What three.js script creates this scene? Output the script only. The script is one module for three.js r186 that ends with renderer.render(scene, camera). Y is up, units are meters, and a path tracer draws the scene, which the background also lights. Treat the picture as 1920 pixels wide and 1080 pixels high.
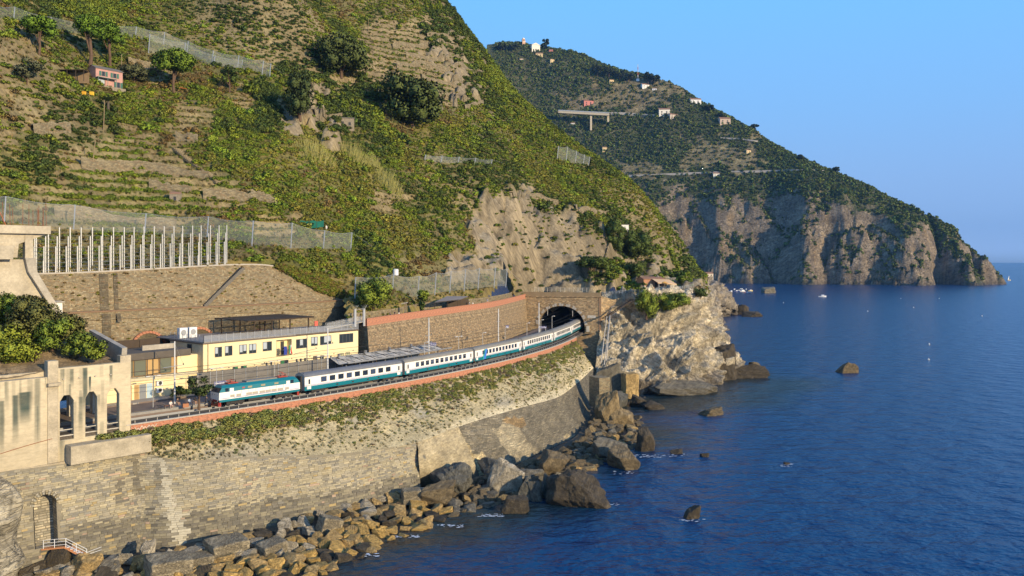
import * as THREE from 'three';
import { mergeGeometries } from 'three/addons/utils/BufferGeometryUtils.js';
import { MarchingCubes } from 'three/addons/objects/MarchingCubes.js';
import { ImprovedNoise } from 'three/addons/math/ImprovedNoise.js';

/* ---------- camera, sky, sun, exposure ---------- */
const scene = new THREE.Scene();
const CAM_Y = 45, FOC = 1500, HX = 960, HY = 487;      // eye 45 m above the sea; lens and horizon in photo pixels
const camera = new THREE.PerspectiveCamera(2 * Math.atan(593 / FOC) * 180 / Math.PI, 1920 / 1186, 0.5, 30000);
camera.position.set(0, CAM_Y, 0);
camera.lookAt(0, CAM_Y, -100);
camera.setViewOffset(1920, 1186, 0, 106, 1920, 1080);
scene.add(camera);

const SUN_AZ = [0.78, -0.625], SUN_EL = 15 * Math.PI / 180;   // to the sun: right of and behind the camera, low
const sun = new THREE.DirectionalLight(new THREE.Color(1, 0.79, 0.50), 4.7);
sun.position.set(SUN_AZ[0] * Math.cos(SUN_EL) * 900, Math.sin(SUN_EL) * 900 + 40, -SUN_AZ[1] * Math.cos(SUN_EL) * 900 - 200);
sun.target.position.set(0, 40, -200);
sun.castShadow = true; sun.shadow.radius = 1; sun.shadow.mapSize.set(4096, 4096);
Object.assign(sun.shadow.camera, { left: -500, right: 900, top: 500, bottom: -400, near: 1, far: 3200 });
scene.add(sun, sun.target);

{ // clear evening sky
  const W = 512, H = 256, data = new Float32Array(W * H * 4);
  const stops = [[-90, .10, .16, .26], [-1, .22, .34, .52], [0, .33, .50, .84], [2, .275, .455, .79], [5, .265, .465, .82], [10, .225, .49, .90], [18, .185, .52, .985], [35, .13, .36, .80], [60, .075, .23, .60], [90, .05, .17, .50]];
  for (let j = 0; j < H; j++) {
    const el = ((j + .5) / H - .5) * 180;
    let k = 0; while (k < stops.length - 2 && el > stops[k + 1][0]) k++;
    const a = stops[k], b = stops[k + 1], t = Math.min(1, Math.max(0, (el - a[0]) / (b[0] - a[0])));
    for (let i = 0; i < W; i++) {
      const az = ((i + .5) / W - .5) * 2 * Math.PI, x = Math.cos(az) * Math.cos(el * Math.PI / 180), z = Math.sin(az) * Math.cos(el * Math.PI / 180), y = Math.sin(el * Math.PI / 180);
      const l = Math.hypot(...SUN_AZ), c = (x * SUN_AZ[0] / l - z * SUN_AZ[1] / l) * Math.cos(SUN_EL) + y * Math.sin(SUN_EL);
      const glow = .55 * Math.pow(Math.max(0, c), 8) , o = (j * W + i) * 4, side = Math.max(0, el < 30 ? 1 : 0) * 0;
      data[o] = (a[1] + (b[1] - a[1]) * t) + glow * 1.1 + side; data[o + 1] = (a[2] + (b[2] - a[2]) * t) + glow * .85; data[o + 2] = (a[3] + (b[3] - a[3]) * t) + glow * .5; data[o + 3] = 1;
    }
  }
  const t = new THREE.DataTexture(data, W, H, THREE.RGBAFormat, THREE.FloatType);
  t.mapping = THREE.EquirectangularReflectionMapping; t.magFilter = THREE.LinearFilter; t.minFilter = THREE.LinearFilter; t.needsUpdate = true;
  scene.background = t; scene.environment = t;
}
scene.fog = new THREE.FogExp2(new THREE.Color(.27, .56, 1), 0.00004);
const renderer = new THREE.WebGLRenderer({ antialias: true });
renderer.toneMapping = THREE.LinearToneMapping;
renderer.toneMappingExposure = 1.12;
renderer.shadowMap.enabled = true;

/* ---------- helpers ---------- */
let seed = 7;
const rnd = () => { seed = (seed + 0x6d2b79f5) | 0; let t = Math.imul(seed ^ (seed >>> 15), 1 | seed); t = (t + Math.imul(t ^ (t >>> 7), 61 | t)) ^ t; return ((t ^ (t >>> 14)) >>> 0) / 4294967296; };
const rr = (a, b) => a + (b - a) * rnd(), pick = (a) => a[Math.floor(rnd() * a.length)];
const clamp = (x, a = 0, b = 1) => Math.min(b, Math.max(a, x)), lerp = (a, b, t) => a + (b - a) * t, smooth = (a, b, x) => { const t = clamp((x - a) / (b - a)); return t * t * (3 - 2 * t); };
const PN = new ImprovedNoise();
const n3 = (x, y, z) => PN.noise(x + 31.7, y + 17.3, z + 5.1);
const fbm = (x, y, z, o = 4) => { let s = 0, a = .5; for (let i = 0; i < o; i++) { s += a * n3(x, y, z); x = x * 2.03 + 9; y = y * 2.03 + 4; z = z * 2.03 + 7; a *= .5; } return s; };
const ridge = (x, y, z, o = 4) => { let s = 0, a = .5; for (let i = 0; i < o; i++) { s += a * (1 - 2 * Math.abs(n3(x, y, z))); x = x * 2.1 + 9; y = y * 2.1 + 4; z = z * 2.1 + 7; a *= .5; } return s; };
const V3 = THREE.Vector3, v3 = (x, y, z) => new V3(x, y, z);
const at = (px, py, D) => v3((px - HX) * D / FOC, CAM_Y - (py - HY) * D / FOC, -D);              // where a photo pixel lies at a given distance
const onLevel = (px, py, Y) => at(px, py, FOC * (CAM_Y - Y) / (py - HY));                        // ... at a given height
const pixel = (x, y, z) => [HX + FOC * x / -z, HY + FOC * (CAM_Y - y) / -z];

const used = {};
function numbered(name) { const n = used[name] = (used[name] ?? -1) + 1; return n ? name + '_' + String(n).padStart(3, '0') : name; }
function tag(o, label, category, group, kind) {
  if (label) o.userData.label = label; if (category) o.userData.category = category;
  if (group) o.userData.group = group; if (kind) o.userData.kind = kind; return o;
}
function shade(o) { o.traverse((m) => { if (m.isMesh) { m.castShadow = true; m.receiveShadow = true; } }); return o; }
function thing(name, label, category, pos, turn = 0, group) {
  const o = new THREE.Group(); o.name = numbered(name); scene.add(o);
  if (pos) o.position.copy(pos); o.rotation.y = turn; return tag(o, label, category, group);
}
function mesh(name, geo, mat, parent) { const m = new THREE.Mesh(geo, mat); m.name = parent ? name : numbered(name); m.castShadow = m.receiveShadow = true; (parent || scene).add(m); return m; }
function structure(name, geo, mat, parent) { const m = mesh(name, geo, mat, parent); if (!parent) m.userData.kind = 'structure'; return m; }

class B {  // collects boxes, bars, tubes and patches into one geometry with uv in metres
  constructor() { this.p = []; this.u = []; this.n = []; this.c = null; }
  tri(a, b, c, ua = [a.x, a.y], ub = [b.x, b.y], uc = [c.x, c.y]) {
    const n = v3().subVectors(b, a).cross(v3().subVectors(c, a)).normalize();
    for (const q of [a, b, c]) { this.p.push(q.x, q.y, q.z); this.n.push(n.x, n.y, n.z); }
    this.u.push(...ua, ...ub, ...uc); return this;
  }
  quad(a, b, c, d, u0, v0) { // a b c d counter-clockwise seen from outside
    const w = a.distanceTo(b), h = a.distanceTo(d), u = u0 ?? 0, v = v0 ?? 0;
    this.tri(a, b, c, [u, v], [u + w, v], [u + w, v + h]); return this.tri(a, c, d, [u, v], [u + w, v + h], [u, v + h]);
  }
  box(x, y, z, w, h, d, ry = 0, rz = 0, rx = 0) { // centre, size
    const M = new THREE.Matrix4().compose(v3(x, y, z), new THREE.Quaternion().setFromEuler(new THREE.Euler(rx, ry, rz, 'YXZ')), v3(1, 1, 1));
    const P = (i, j, k) => v3(i * w / 2, j * h / 2, k * d / 2).applyMatrix4(M), q = (a, b, c, e, u, v) => this.quad(P(...a), P(...b), P(...c), P(...e), u, v);
    q([-1, -1, 1], [1, -1, 1], [1, 1, 1], [-1, 1, 1], x, y); q([1, -1, -1], [-1, -1, -1], [-1, 1, -1], [1, 1, -1], x, y);
    q([1, -1, 1], [1, -1, -1], [1, 1, -1], [1, 1, 1], z, y); q([-1, -1, -1], [-1, -1, 1], [-1, 1, 1], [-1, 1, -1], z, y);
    q([-1, 1, 1], [1, 1, 1], [1, 1, -1], [-1, 1, -1], x, z); q([-1, -1, -1], [1, -1, -1], [1, -1, 1], [-1, -1, 1], x, z); return this;
  }
  span(x0, y0, z0, x1, y1, z1) { return this.box((x0 + x1) / 2, (y0 + y1) / 2, (z0 + z1) / 2, Math.abs(x1 - x0), Math.abs(y1 - y0), Math.abs(z1 - z0)); }
  bar(a, b, w, h = w) { // box between two points
    const d = v3().subVectors(b, a), l = d.length(), m = v3().addVectors(a, b).multiplyScalar(.5);
    const ry = Math.atan2(-d.z, d.x), rz = Math.asin(clamp(d.y / l, -1, 1)); return this.box(m.x, m.y, m.z, l, h, w, ry, rz);
  }
  tube(a, b, r0, r1 = r0, k = 8, caps = true) {
    const d = v3().subVectors(b, a).normalize(), s = Math.abs(d.y) > .9 ? v3(1, 0, 0) : v3(0, 1, 0), e = v3().crossVectors(d, s).normalize(), f = v3().crossVectors(d, e), l = a.distanceTo(b);
    const ring = (o, r, i) => { const t = i / k * 2 * Math.PI; return v3().copy(o).addScaledVector(e, Math.cos(t) * r).addScaledVector(f, Math.sin(t) * r); };
    for (let i = 0; i < k; i++) {
      const a0 = ring(a, r0, i), a1 = ring(a, r0, i + 1), b0 = ring(b, r1, i), b1 = ring(b, r1, i + 1), u0 = i / k * 6.28 * r0, u1 = (i + 1) / k * 6.28 * r0;
      this.tri(a0, b0, b1, [u0, 0], [u0, l], [u1, l]); this.tri(a0, b1, a1, [u0, 0], [u1, l], [u1, 0]);
      if (caps) { this.tri(a, a0, a1); this.tri(b, b1, b0); }
    }
    return this;
  }
  poly(pts, h0, h1) { // vertical prism over a plan polygon [[x,z]...] counter-clockwise seen from above
    const n = pts.length;
    for (let i = 0; i < n; i++) { const [x0, z0] = pts[i], [x1, z1] = pts[(i + 1) % n]; this.quad(v3(x0, h0, z0), v3(x1, h0, z1), v3(x1, h1, z1), v3(x0, h1, z0), 0, h0); }
    const f = THREE.ShapeUtils.triangulateShape(pts.map(([x, z]) => new THREE.Vector2(x, -z)), []);
    for (const [i, j, k] of f) { const q = (m, y) => v3(pts[m][0], y, pts[m][1]); this.tri(q(i, h1), q(j, h1), q(k, h1), pts[i], pts[j], pts[k]); this.tri(q(i, h0), q(k, h0), q(j, h0), pts[i], pts[k], pts[j]); }
    return this;
  }
  geo(g) { const i = g.index ? g.toNonIndexed() : g; this.p.push(...i.attributes.position.array); this.n.push(...i.attributes.normal.array); this.u.push(...(i.attributes.uv ? i.attributes.uv.array : new Array(i.attributes.position.count * 2).fill(0))); return this; }
  make() {
    const g = new THREE.BufferGeometry(); g.setAttribute('position', new THREE.Float32BufferAttribute(this.p, 3)); g.setAttribute('normal', new THREE.Float32BufferAttribute(this.n, 3)); g.setAttribute('uv', new THREE.Float32BufferAttribute(this.u, 2)); return g;
  }
  put(name, mat, parent) { return mesh(name, this.make(), mat, parent); }
}

/* textures */
function tileNoise(cells, seedN) { // periodic value noise on the unit square
  const s0 = seed; seed = seedN; const g = new Float32Array(cells * cells).map(() => rnd()); seed = s0;
  return (u, v) => {
    const x = u * cells, y = v * cells, x0 = Math.floor(x), y0 = Math.floor(y), fx = x - x0, fy = y - y0, sx = fx * fx * (3 - 2 * fx), sy = fy * fy * (3 - 2 * fy);
    const q = (i, j) => g[((j % cells) + cells) % cells * cells + ((i % cells) + cells) % cells];
    return lerp(lerp(q(x0, y0), q(x0 + 1, y0), sx), lerp(q(x0, y0 + 1), q(x0 + 1, y0 + 1), sx), sy);
  };
}
const octaves = (c, sd, n = 5) => { const f = []; for (let i = 0; i < n; i++) f.push(tileNoise(c << i, sd + i * 13)); return (u, v) => { let s = 0, a = .5, t = 0; for (const q of f) { s += a * q(u, v); t += a; a *= .55; } return s / t; }; };
function tex(w, h, fn, srgb = true) {
  const d = new Uint8Array(w * h * 4);
  for (let y = 0; y < h; y++) for (let x = 0; x < w; x++) { const c = fn(x / w, y / h, x, y), o = (y * w + x) * 4; if (typeof c === 'number') d[o] = d[o + 1] = d[o + 2] = clamp(c) * 255; else { d[o] = clamp(c[0]) * 255; d[o + 1] = clamp(c[1]) * 255; d[o + 2] = clamp(c[2]) * 255; } d[o + 3] = 255; }
  return finish(new THREE.DataTexture(d, w, h), srgb);
}
function finish(t, srgb) { t.wrapS = t.wrapT = THREE.RepeatWrapping; t.magFilter = THREE.LinearFilter; t.minFilter = THREE.LinearMipmapLinearFilter; t.generateMipmaps = true; if (srgb) t.colorSpace = THREE.SRGBColorSpace; t.needsUpdate = true; return t; }
const scaled = (t, mx, my = mx) => { const c = t.clone(); c.repeat.set(1 / mx, 1 / my); c.needsUpdate = true; return c; };   // one repeat every mx by my metres
const S = (c) => c <= .0031308 ? c * 12.92 : 1.055 * Math.pow(c, 1 / 2.4) - .055;                                             // linear colour to an sRGB texel
// coursed stone: colour and height; palette in linear albedo
function masonry(N, courses, aspect, palette, mortar, sd, joint = .1, rough = .5) {
  const s0 = seed; seed = sd; const col = new Uint8Array(N * N * 4), hgt = new Uint8Array(N * N * 4), no = octaves(8, sd + 5, 6), fine = octaves(64, sd + 9, 3);
  const rows = []; let y = 0; const hs = Array.from({ length: courses }, () => rr(.7, 1.3)), sum = hs.reduce((a, b) => a + b);
  for (const h of hs) { rows.push([y, y + h / sum]); y += h / sum; }
  for (const [a, b] of rows) {
    const ws = []; let t = 0; const hh = b - a; while (t < 1) { const w = hh * aspect * rr(.45, 1.7); ws.push(w); t += w; }
    let x = 0; const off = rnd();
    for (const w0 of ws) {
      const w = w0 / t, c = pick(palette), br = rr(.75, 1.2), e = rr(.0, 1), tilt = rr(-.1, .1);
      for (let j = Math.floor(a * N); j < Math.floor(b * N); j++) for (let i = Math.floor(x * N); i < Math.floor((x + w) * N); i++) {
        const u = (i / N - x) / w, v = (j / N - a) / hh, wob = (no((i / N + off) % 1, j / N) - .5) * .25, d = Math.min(Math.min(u, 1 - u) * w / hh, Math.min(v, 1 - v)) + wob * .3;
        const k = smooth(joint * .3, joint, d), m = .72 + .56 * no(((i / N) + off) % 1, j / N), f = .85 + .3 * fine(i / N, j / N), ii = (i + Math.floor(off * N)) % N, o = (j * N + ii) * 4;
        for (let q = 0; q < 3; q++) col[o + q] = 255 * clamp(S(lerp(mortar[q] * m * f, c[q] * br * m * f, k)));
        const h = k * (.55 + .3 * e + tilt * u) + rough * .3 * no(i / N, j / N); hgt[o] = hgt[o + 1] = hgt[o + 2] = 255 * clamp(h); col[o + 3] = hgt[o + 3] = 255;
      }
      x += w;
    }
  }
  seed = s0; return { map: finish(new THREE.DataTexture(col, N, N), true), bump: finish(new THREE.DataTexture(hgt, N, N), false) };
}
const lin = (r, g, b) => new THREE.Color().setRGB(r, g, b);
function plain(c, rough = .8, metal = 0, extra) { return new THREE.MeshStandardMaterial({ color: Array.isArray(c) ? lin(...c) : c, roughness: rough, metalness: metal, ...extra }); }
const wide = octaves(4, 101, 7), fineN = octaves(32, 55, 4), midN = octaves(12, 77, 5);
const T = {
  ground: tex(1024, 1024, (u, v) => S(clamp(.62 * (.45 + .9 * midN(u, v)) * (.6 + .8 * fineN(u, v))))),
  groundH: tex(512, 512, (u, v) => .5 * midN(u, v) + .5 * fineN(u, v), false),
  rock: tex(1024, 1024, (u, v) => { const s = wide(u, v), c = Math.abs(midN(u, v + .02 * s) - .5) * 2; return S(clamp(.72 * (.5 + .7 * s) * (.55 + .6 * smooth(0, .12, c)) * (.75 + .5 * fineN(u, v)))); }),
  rockH: tex(1024, 1024, (u, v) => { const c = Math.abs(midN(u, v) - .5) * 2, d = Math.abs(wide(u + .3, v) - .5) * 2; return .4 * smooth(0, .2, c) + .4 * smooth(0, .1, d) + .2 * fineN(u, v); }, false),
  concrete: tex(1024, 1024, (u, v) => S(clamp(.8 * (.55 + .75 * wide(u, v)) * (.8 + .4 * fineN(u, v)) * (Math.abs((v * 12) % 1 - .5) > .47 ? .88 : 1)))),
  grain: tex(512, 512, (u, v) => S(clamp(.8 * (.7 + .35 * wide(u, v)) * (.85 + .3 * fineN(u, v))))),
  fine: tex(512, 512, (u, v) => .6 * fineN(u, v) + .4 * midN(u, v), false),
};
const textured = (c, map, m, bump, bm, bs, rough = .9, extra) => plain(c, rough, 0, { map: scaled(map, m), ...(bump ? { bumpMap: scaled(bump, bm), bumpScale: bs } : {}), ...extra });

/* plan geometry of the line: arc length s from the locomotive's nose, offset to the land side */
const TR = (() => { const a = [[-51.7, 138.0, 47 * Math.PI / 180]]; for (let i = 1; i <= 460; i++) { const [x, d] = a[i - 1], s = i * .5, th = (47 + Math.min(s, 150) * .195) * Math.PI / 180; a.push([x + .5 * Math.cos(th), d + .5 * Math.sin(th), th]); } return a; })();
function track(s, off = 0) { // -> {x, d, th}
  let x, d, th; if (s < 0) { [x, d, th] = TR[0]; x += s * Math.cos(th); d += s * Math.sin(th); } else { const i = Math.min(s * 2, 459), k = Math.floor(i), f = i - k; x = lerp(TR[k][0], TR[k + 1][0], f); d = lerp(TR[k][1], TR[k + 1][1], f); th = lerp(TR[k][2], TR[k + 1][2], f); }
  return { x: x - off * Math.sin(th), d: d + off * Math.cos(th), th };
}
const RAIL = 19.5;
const tp = (s, off, y) => { const t = track(s, off); return v3(t.x, y, -t.d); };
// a strip swept along the line: cross-section [[off, y], ...] from s0 to s1
function sweep(b, sec, s0, s1, ds = 2, closed = false) {
  const n = Math.max(1, Math.ceil((s1 - s0) / ds));
  for (let i = 0; i < n; i++) {
    const a = s0 + (s1 - s0) * i / n, c = s0 + (s1 - s0) * (i + 1) / n; let run = 0;
    for (let k = 0; k < sec.length - (closed ? 0 : 1); k++) { const [o0, y0] = sec[k], [o1, y1] = sec[(k + 1) % sec.length], l = Math.hypot(o1 - o0, y1 - y0);
      const A = tp(a, o0, y0), Bq = tp(c, o0, y0), C = tp(c, o1, y1), D = tp(a, o1, y1);
      b.tri(A, Bq, C, [a, run], [c, run], [c, run + l]); b.tri(A, C, D, [a, run], [c, run + l], [a, run + l]); run += l; }
  }
  return b;
}
/* ---------- large structure: sea, hillside, headland, shore ---------- */
function spline2(points) { // thin-plate surface through [x, d, y] points
  const n = points.length, N = n + 3, A = [], sc = 1 / 100, U = (r2) => r2 > 1e-12 ? .5 * r2 * Math.log(r2) : 0;
  for (let i = 0; i < N; i++) A.push(new Float64Array(N + 1));
  for (let i = 0; i < n; i++) { const [x, d, y] = points[i]; for (let j = 0; j < n; j++) A[i][j] = U(((x - points[j][0]) ** 2 + (d - points[j][1]) ** 2) * sc * sc) + (i === j ? .0015 : 0);
    A[i][n] = A[n][i] = 1; A[i][n + 1] = A[n + 1][i] = x * sc; A[i][n + 2] = A[n + 2][i] = d * sc; A[i][N] = y; }
  for (let c = 0; c < N; c++) { let p = c; for (let r = c + 1; r < N; r++) if (Math.abs(A[r][c]) > Math.abs(A[p][c])) p = r; [A[c], A[p]] = [A[p], A[c]];
    for (let r = 0; r < N; r++) if (r !== c) { const f = A[r][c] / A[c][c]; if (f) for (let k = c; k <= N; k++) A[r][k] -= f * A[c][k]; } }
  const w = A.map((r, i) => r[N] / r[i]);
  return (x, d) => { let s = w[n] + w[n + 1] * x * sc + w[n + 2] * d * sc; for (let i = 0; i < n; i++) s += w[i] * U(((x - points[i][0]) ** 2 + (d - points[i][1]) ** 2) * sc * sc); return s; };
}
const P3 = ([px, py, D]) => { const p = at(px, py, D); return [p.x, D, p.y]; };
const HILL = spline2([
  ...[[0, 520, 133], [75, 515, 147], [190, 510, 155], [300, 504, 163], [440, 497, 174], [560, 500, 186], [620, 530, 196], [650, 562, 203],
    [0, 370, 175], [0, 200, 200], [0, 60, 218], [200, 400, 190], [200, 300, 215], [200, 150, 250], [200, 30, 285], [400, 420, 200], [400, 330, 222], [400, 200, 258], [400, 90, 300], [400, -20, 345],
    [560, 470, 205], [600, 430, 222], [600, 350, 245], [600, 250, 275], [600, 150, 315], [600, 30, 365], [705, 545, 206], [740, 500, 228], [740, 400, 258], [740, 300, 290], [740, 200, 325], [740, 80, 380],
    [850, 520, 250], [850, 450, 268], [850, 350, 298], [850, 250, 335], [850, 130, 390], [950, 500, 285], [960, 430, 300], [960, 370, 318], [1010, 530, 303], [1040, 450, 315], [1040, 390, 335], [1130, 500, 322], [1130, 430, 338],
    [950, 300, 350], [950, 200, 410], [1040, 330, 365], [1180, 510, 340], [1180, 440, 362], [1230, 500, 375], [1260, 482, 400],
    [835, 4, 440], [880, 64, 450], [905, 94, 450], [940, 154, 440], [1000, 205, 430], [1060, 265, 415], [1110, 306, 403], [1150, 345, 395], [1200, 385, 392], [1240, 425, 400], [1290, 475, 425], [1325, 518, 470]].map(P3),
  [-37.5, 183, 31.7], [-30, 198, 31.8], [-24, 224, 32], [-10.5, 246, 32.3], [.5, 296, 33.2], [31, 298, 33.6], [45, 303, 33.6], [70, 319, 33.6], [86, 347, 32], [103, 426, 29], [140, 560, 26], [190, 750, 26],
  [-30, 520, 172], [-80, 500, 205], [-150, 420, 215], [-220, 330, 190], [-200, 220, 150], [40, 500, 72], [80, 475, 50], [0, 540, 110], [112, 510, 22], [60, 560, 38], [130, 700, 8], [-140, 110, 42.5], [-180, 150, 85], [-230, 240, 150], [-110, 340, 175],
]);
const TOE = [[-190, 44], [-120.8, 114.5], [-87.4, 148.6], [-80.4, 156.5], [-72.5, 164.6], [-60.9, 175.8], [-50.1, 187.5], [-44.6, 196], [-42, 203], [-40.5, 196], [-37.5, 183], [-30, 197.5], [-24, 223.5], [-10.5, 245], [-1, 280], [.5, 295], [31, 297], [45, 302], [70, 318], [85, 345], [102, 425], [139, 560], [190, 750], [190, 900], [-500, 900], [-500, 44]];
function inside(poly, x, d) { let r = false; for (let i = 0, j = poly.length - 1; i < poly.length; j = i++) { const [xi, yi] = poly[i], [xj, yj] = poly[j]; if ((yi > d) !== (yj > d) && x < (xj - xi) * (d - yi) / (yj - yi) + xi) r = !r; } return r; }
// what covers the hillside, read off the photograph in cells of 40 pixels
const COVER = ['MGDDDDMMMMGGMMMMMMGGDDD', 'MBMMMGGMMMGGMMMGGTTTDDDD', 'BBMMMGMMMMGMMMDDGTTTRDDD', 'MMMMMMMBMMMMMDDDTTTTTRDDD', 'BMMGMMMMMGMBDMRDDDTTTRDDD', 'MBMGGMGMBBGGDRRDDDMMMGGDGGG', 'BMMMMVBMBMGGGYYRMGDMGGDGGGG', 'MMMBVVVBBGGGYYYYGGGGMGGGGGGGG',
  'MMBMVVVVBBVMGGMYGYGMGGGGGGGGGG', 'MBVVVVVVVVBBMGGMGBBGGMGRRGGGGGGG', 'BBBBVVVBBMMMBBGGGGGGMMRRRRRGDGGGGG', 'BBBBBBBBBMMBBBBGGGGGGMRRRRRRRDDGMGGG', 'BBBBBBBBBBBBGGGGGMMMMRRRRRRRDRRDDMGGGG', 'BBBBBBBBBBBBBBBBBMBBBBBBRRRRRDRRRMMMGGG', 'BBBBBBBBBBBBBBBBBBBBBBBBRRRRRRRRRRMMMMM'];
function cover(px, py) { const j = clamp(Math.floor(py / 40), 0, 14), row = COVER[j]; return row[clamp(Math.floor(px / 40), 0, row.length - 1)]; }
const coverAt = (x, y, d) => { const [px, py] = pixel(x, y, -d); return cover(px + 38 * n3(x * .11, d * .11, 3), py + 30 * n3(x * .13, d * .13, 9)); };
const ROUGH = { R: 1.5, T: .45, B: .25, D: .4 };
function hillBase(x, d) {
  let y = HILL(x, d);
  const c = coverAt(x, y, d), r = ROUGH[c] ?? .3;
  if ('VTB'.includes(c) && y > 50) { const st = c === 'T' ? 3.4 : 2.4, q = y / st + .25 * n3(x * .03, d * .03, 1), f = q - Math.floor(q); y = lerp(y, st * (Math.floor(q) + smooth(.62, .98, f)), .8); }
  const rk = c === 'R' ? 2.6 * ridge(x * .15 + y * .05, y * .06, d * .1, 4) + 2.2 * blocky({ x, y: y * .5, z: d }, .3) - 2.5 * smooth(.12, .0, Math.abs(n3(x * .1, y * .02, d * .06))) : 0; return y + rk + r * (2.2 * ridge(x * .06, y * .05, d * .06, 4) - .6) + .5 * fbm(x * .25, 0, d * .25, 3);
}
const GX0 = -210, GD0 = 100, GS = .9, GNX = 470, GND = 520, hillY = new Float32Array(GNX * GND).fill(NaN);
const hillKeep = (x, d, y) => { const [px, py] = pixel(x, y, -d); return px > -220 && px < 1500 && py > -160 && py < 640; };
for (let j = 0; j < GND; j++) for (let i = 0; i < GNX; i++) { const x = GX0 + i * GS, d = GD0 + j * GS; if (HX + FOC * x / d < -260) continue; hillY[j * GNX + i] = hillBase(x, d); }
function hill(x, d) { // bilinear height
  const u = (x - GX0) / GS, v = (d - GD0) / GS, i = clamp(Math.floor(u), 0, GNX - 2), j = clamp(Math.floor(v), 0, GND - 2), a = u - i, b = v - j, q = (p, r) => hillY[(j + r) * GNX + i + p];
  return lerp(lerp(q(0, 0), q(1, 0), a), lerp(q(0, 1), q(1, 1), a), b);
}
function hillNormal(x, d, e = 2) { return v3(-(hill(x + e, d) - hill(x - e, d)) / (2 * e), 1, (hill(x, d + e) - hill(x, d - e)) / (2 * e)).normalize(); }
function onHill(px, py, from = 130, to = 560) { // first meeting of a line of sight with the hillside
  const ux = (px - HX) / FOC, uy = -(py - HY) / FOC;
  for (let D = from; D < to; D += .5) { const x = ux * D; if (!inside(TOE, x, D)) continue; const y = CAM_Y + uy * D, h = hill(x, D); if (h >= y) return v3(x, h, -D); }
  return null;
}
const GROUND = { G: [.18, .185, .045], D: [.15, .15, .05], M: [.26, .245, .07], B: [.36, .295, .10], V: [.27, .265, .06], T: [.33, .275, .135], R: [.42, .385, .31], Y: [.32, .29, .08] };
function gridMesh(nx, nd, X, D, Yf, keep, color, uvm) { // height grid with vertex colours; only cells that are kept
  const pos = [], col = [], uv = [], idx = [], id = new Int32Array(nx * nd).fill(-1);
  const vert = (i, j) => { const k = j * nx + i; if (id[k] < 0) { id[k] = pos.length / 3; const x = X(i), d = D(j), y = Yf(i, j); pos.push(x, y, -d); col.push(...color(x, y, d)); uv.push(...uvm(x, y, d)); } return id[k]; };
  for (let j = 0; j < nd - 1; j++) for (let i = 0; i < nx - 1; i++) { if (!keep(i, j)) continue; const a = vert(i, j), b = vert(i + 1, j), c = vert(i + 1, j + 1), e = vert(i, j + 1); idx.push(a, b, c, a, c, e); }
  const g = new THREE.BufferGeometry(); g.setAttribute('position', new THREE.Float32BufferAttribute(pos, 3)); g.setAttribute('color', new THREE.Float32BufferAttribute(col, 3)); g.setAttribute('uv', new THREE.Float32BufferAttribute(uv, 2)); g.setIndex(idx); g.computeVertexNormals(); return g;
}
const matGround = plain([1.5, 1.4, 1.2], .95, 0, { map: scaled(T.ground, 9), bumpMap: scaled(T.groundH, 4), bumpScale: .25, vertexColors: true });
const matRock = plain([1.75, 1.72, 1.62], .92, 0, { map: scaled(T.rock, 14), bumpMap: scaled(T.rockH, 9), bumpScale: .5, vertexColors: true });
const hillColor = (x, y, d) => {
  const c = GROUND[coverAt(x, y, d)], n = hillNormal(x, d, 1), steep = smooth(.78, .6, n.y), m = .8 + .5 * fbm(x * .08, 1, d * .08, 3) + .35 * fbm(x * .5, 5, d * .5, 2), rk = [.42, .35, .235];
  const g = smooth(.05, .4, fbm(x * .05, 8, d * .05, 3)), isR = c === GROUND.R ? 1 - .5 * smooth(.05, .01, Math.abs(n3(x * .2 + y * .05, y * .12, d * .1))) - .35 * smooth(.07, .01, Math.abs(n3(x * .45, y * .4, d * .4))) : 1;
  const wet = smooth(7, 2, y); return [0, 1, 2].map((k) => clamp(lerp(lerp(lerp(c[k], [.19, .21, .045][k], (c === GROUND.R ? 0 : g * .65)), rk[k], steep * .65) * m * isR, [.09, .075, .055][k], wet), .02, .8));
};
const hx = (i) => GX0 + i * GS, hd = (j) => GD0 + j * GS;
structure('hillside', gridMesh(GNX, GND, hx, hd, (i, j) => hillY[j * GNX + i] - (inside(TOE, hx(i), hd(j)) ? (inside(TOE, hx(i) + .6, hd(j) - .6) ? 0 : .5) : 1.8), (i, j) => {
  for (const [a, b] of [[0, 0], [1, 0], [1, 1], [0, 1]]) if (!isFinite(hillY[(j + b) * GNX + i + a])) return false;
  if (![[0, 0], [1, 0], [1, 1], [0, 1]].some(([a, b]) => inside(TOE, hx(i + a), hd(j + b)))) return false;
  return hillKeep(hx(i), hd(j), hillY[j * GNX + i]);
}, hillColor, (x, y, d) => [x + .35 * y, d + .35 * y]), matGround);

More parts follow.
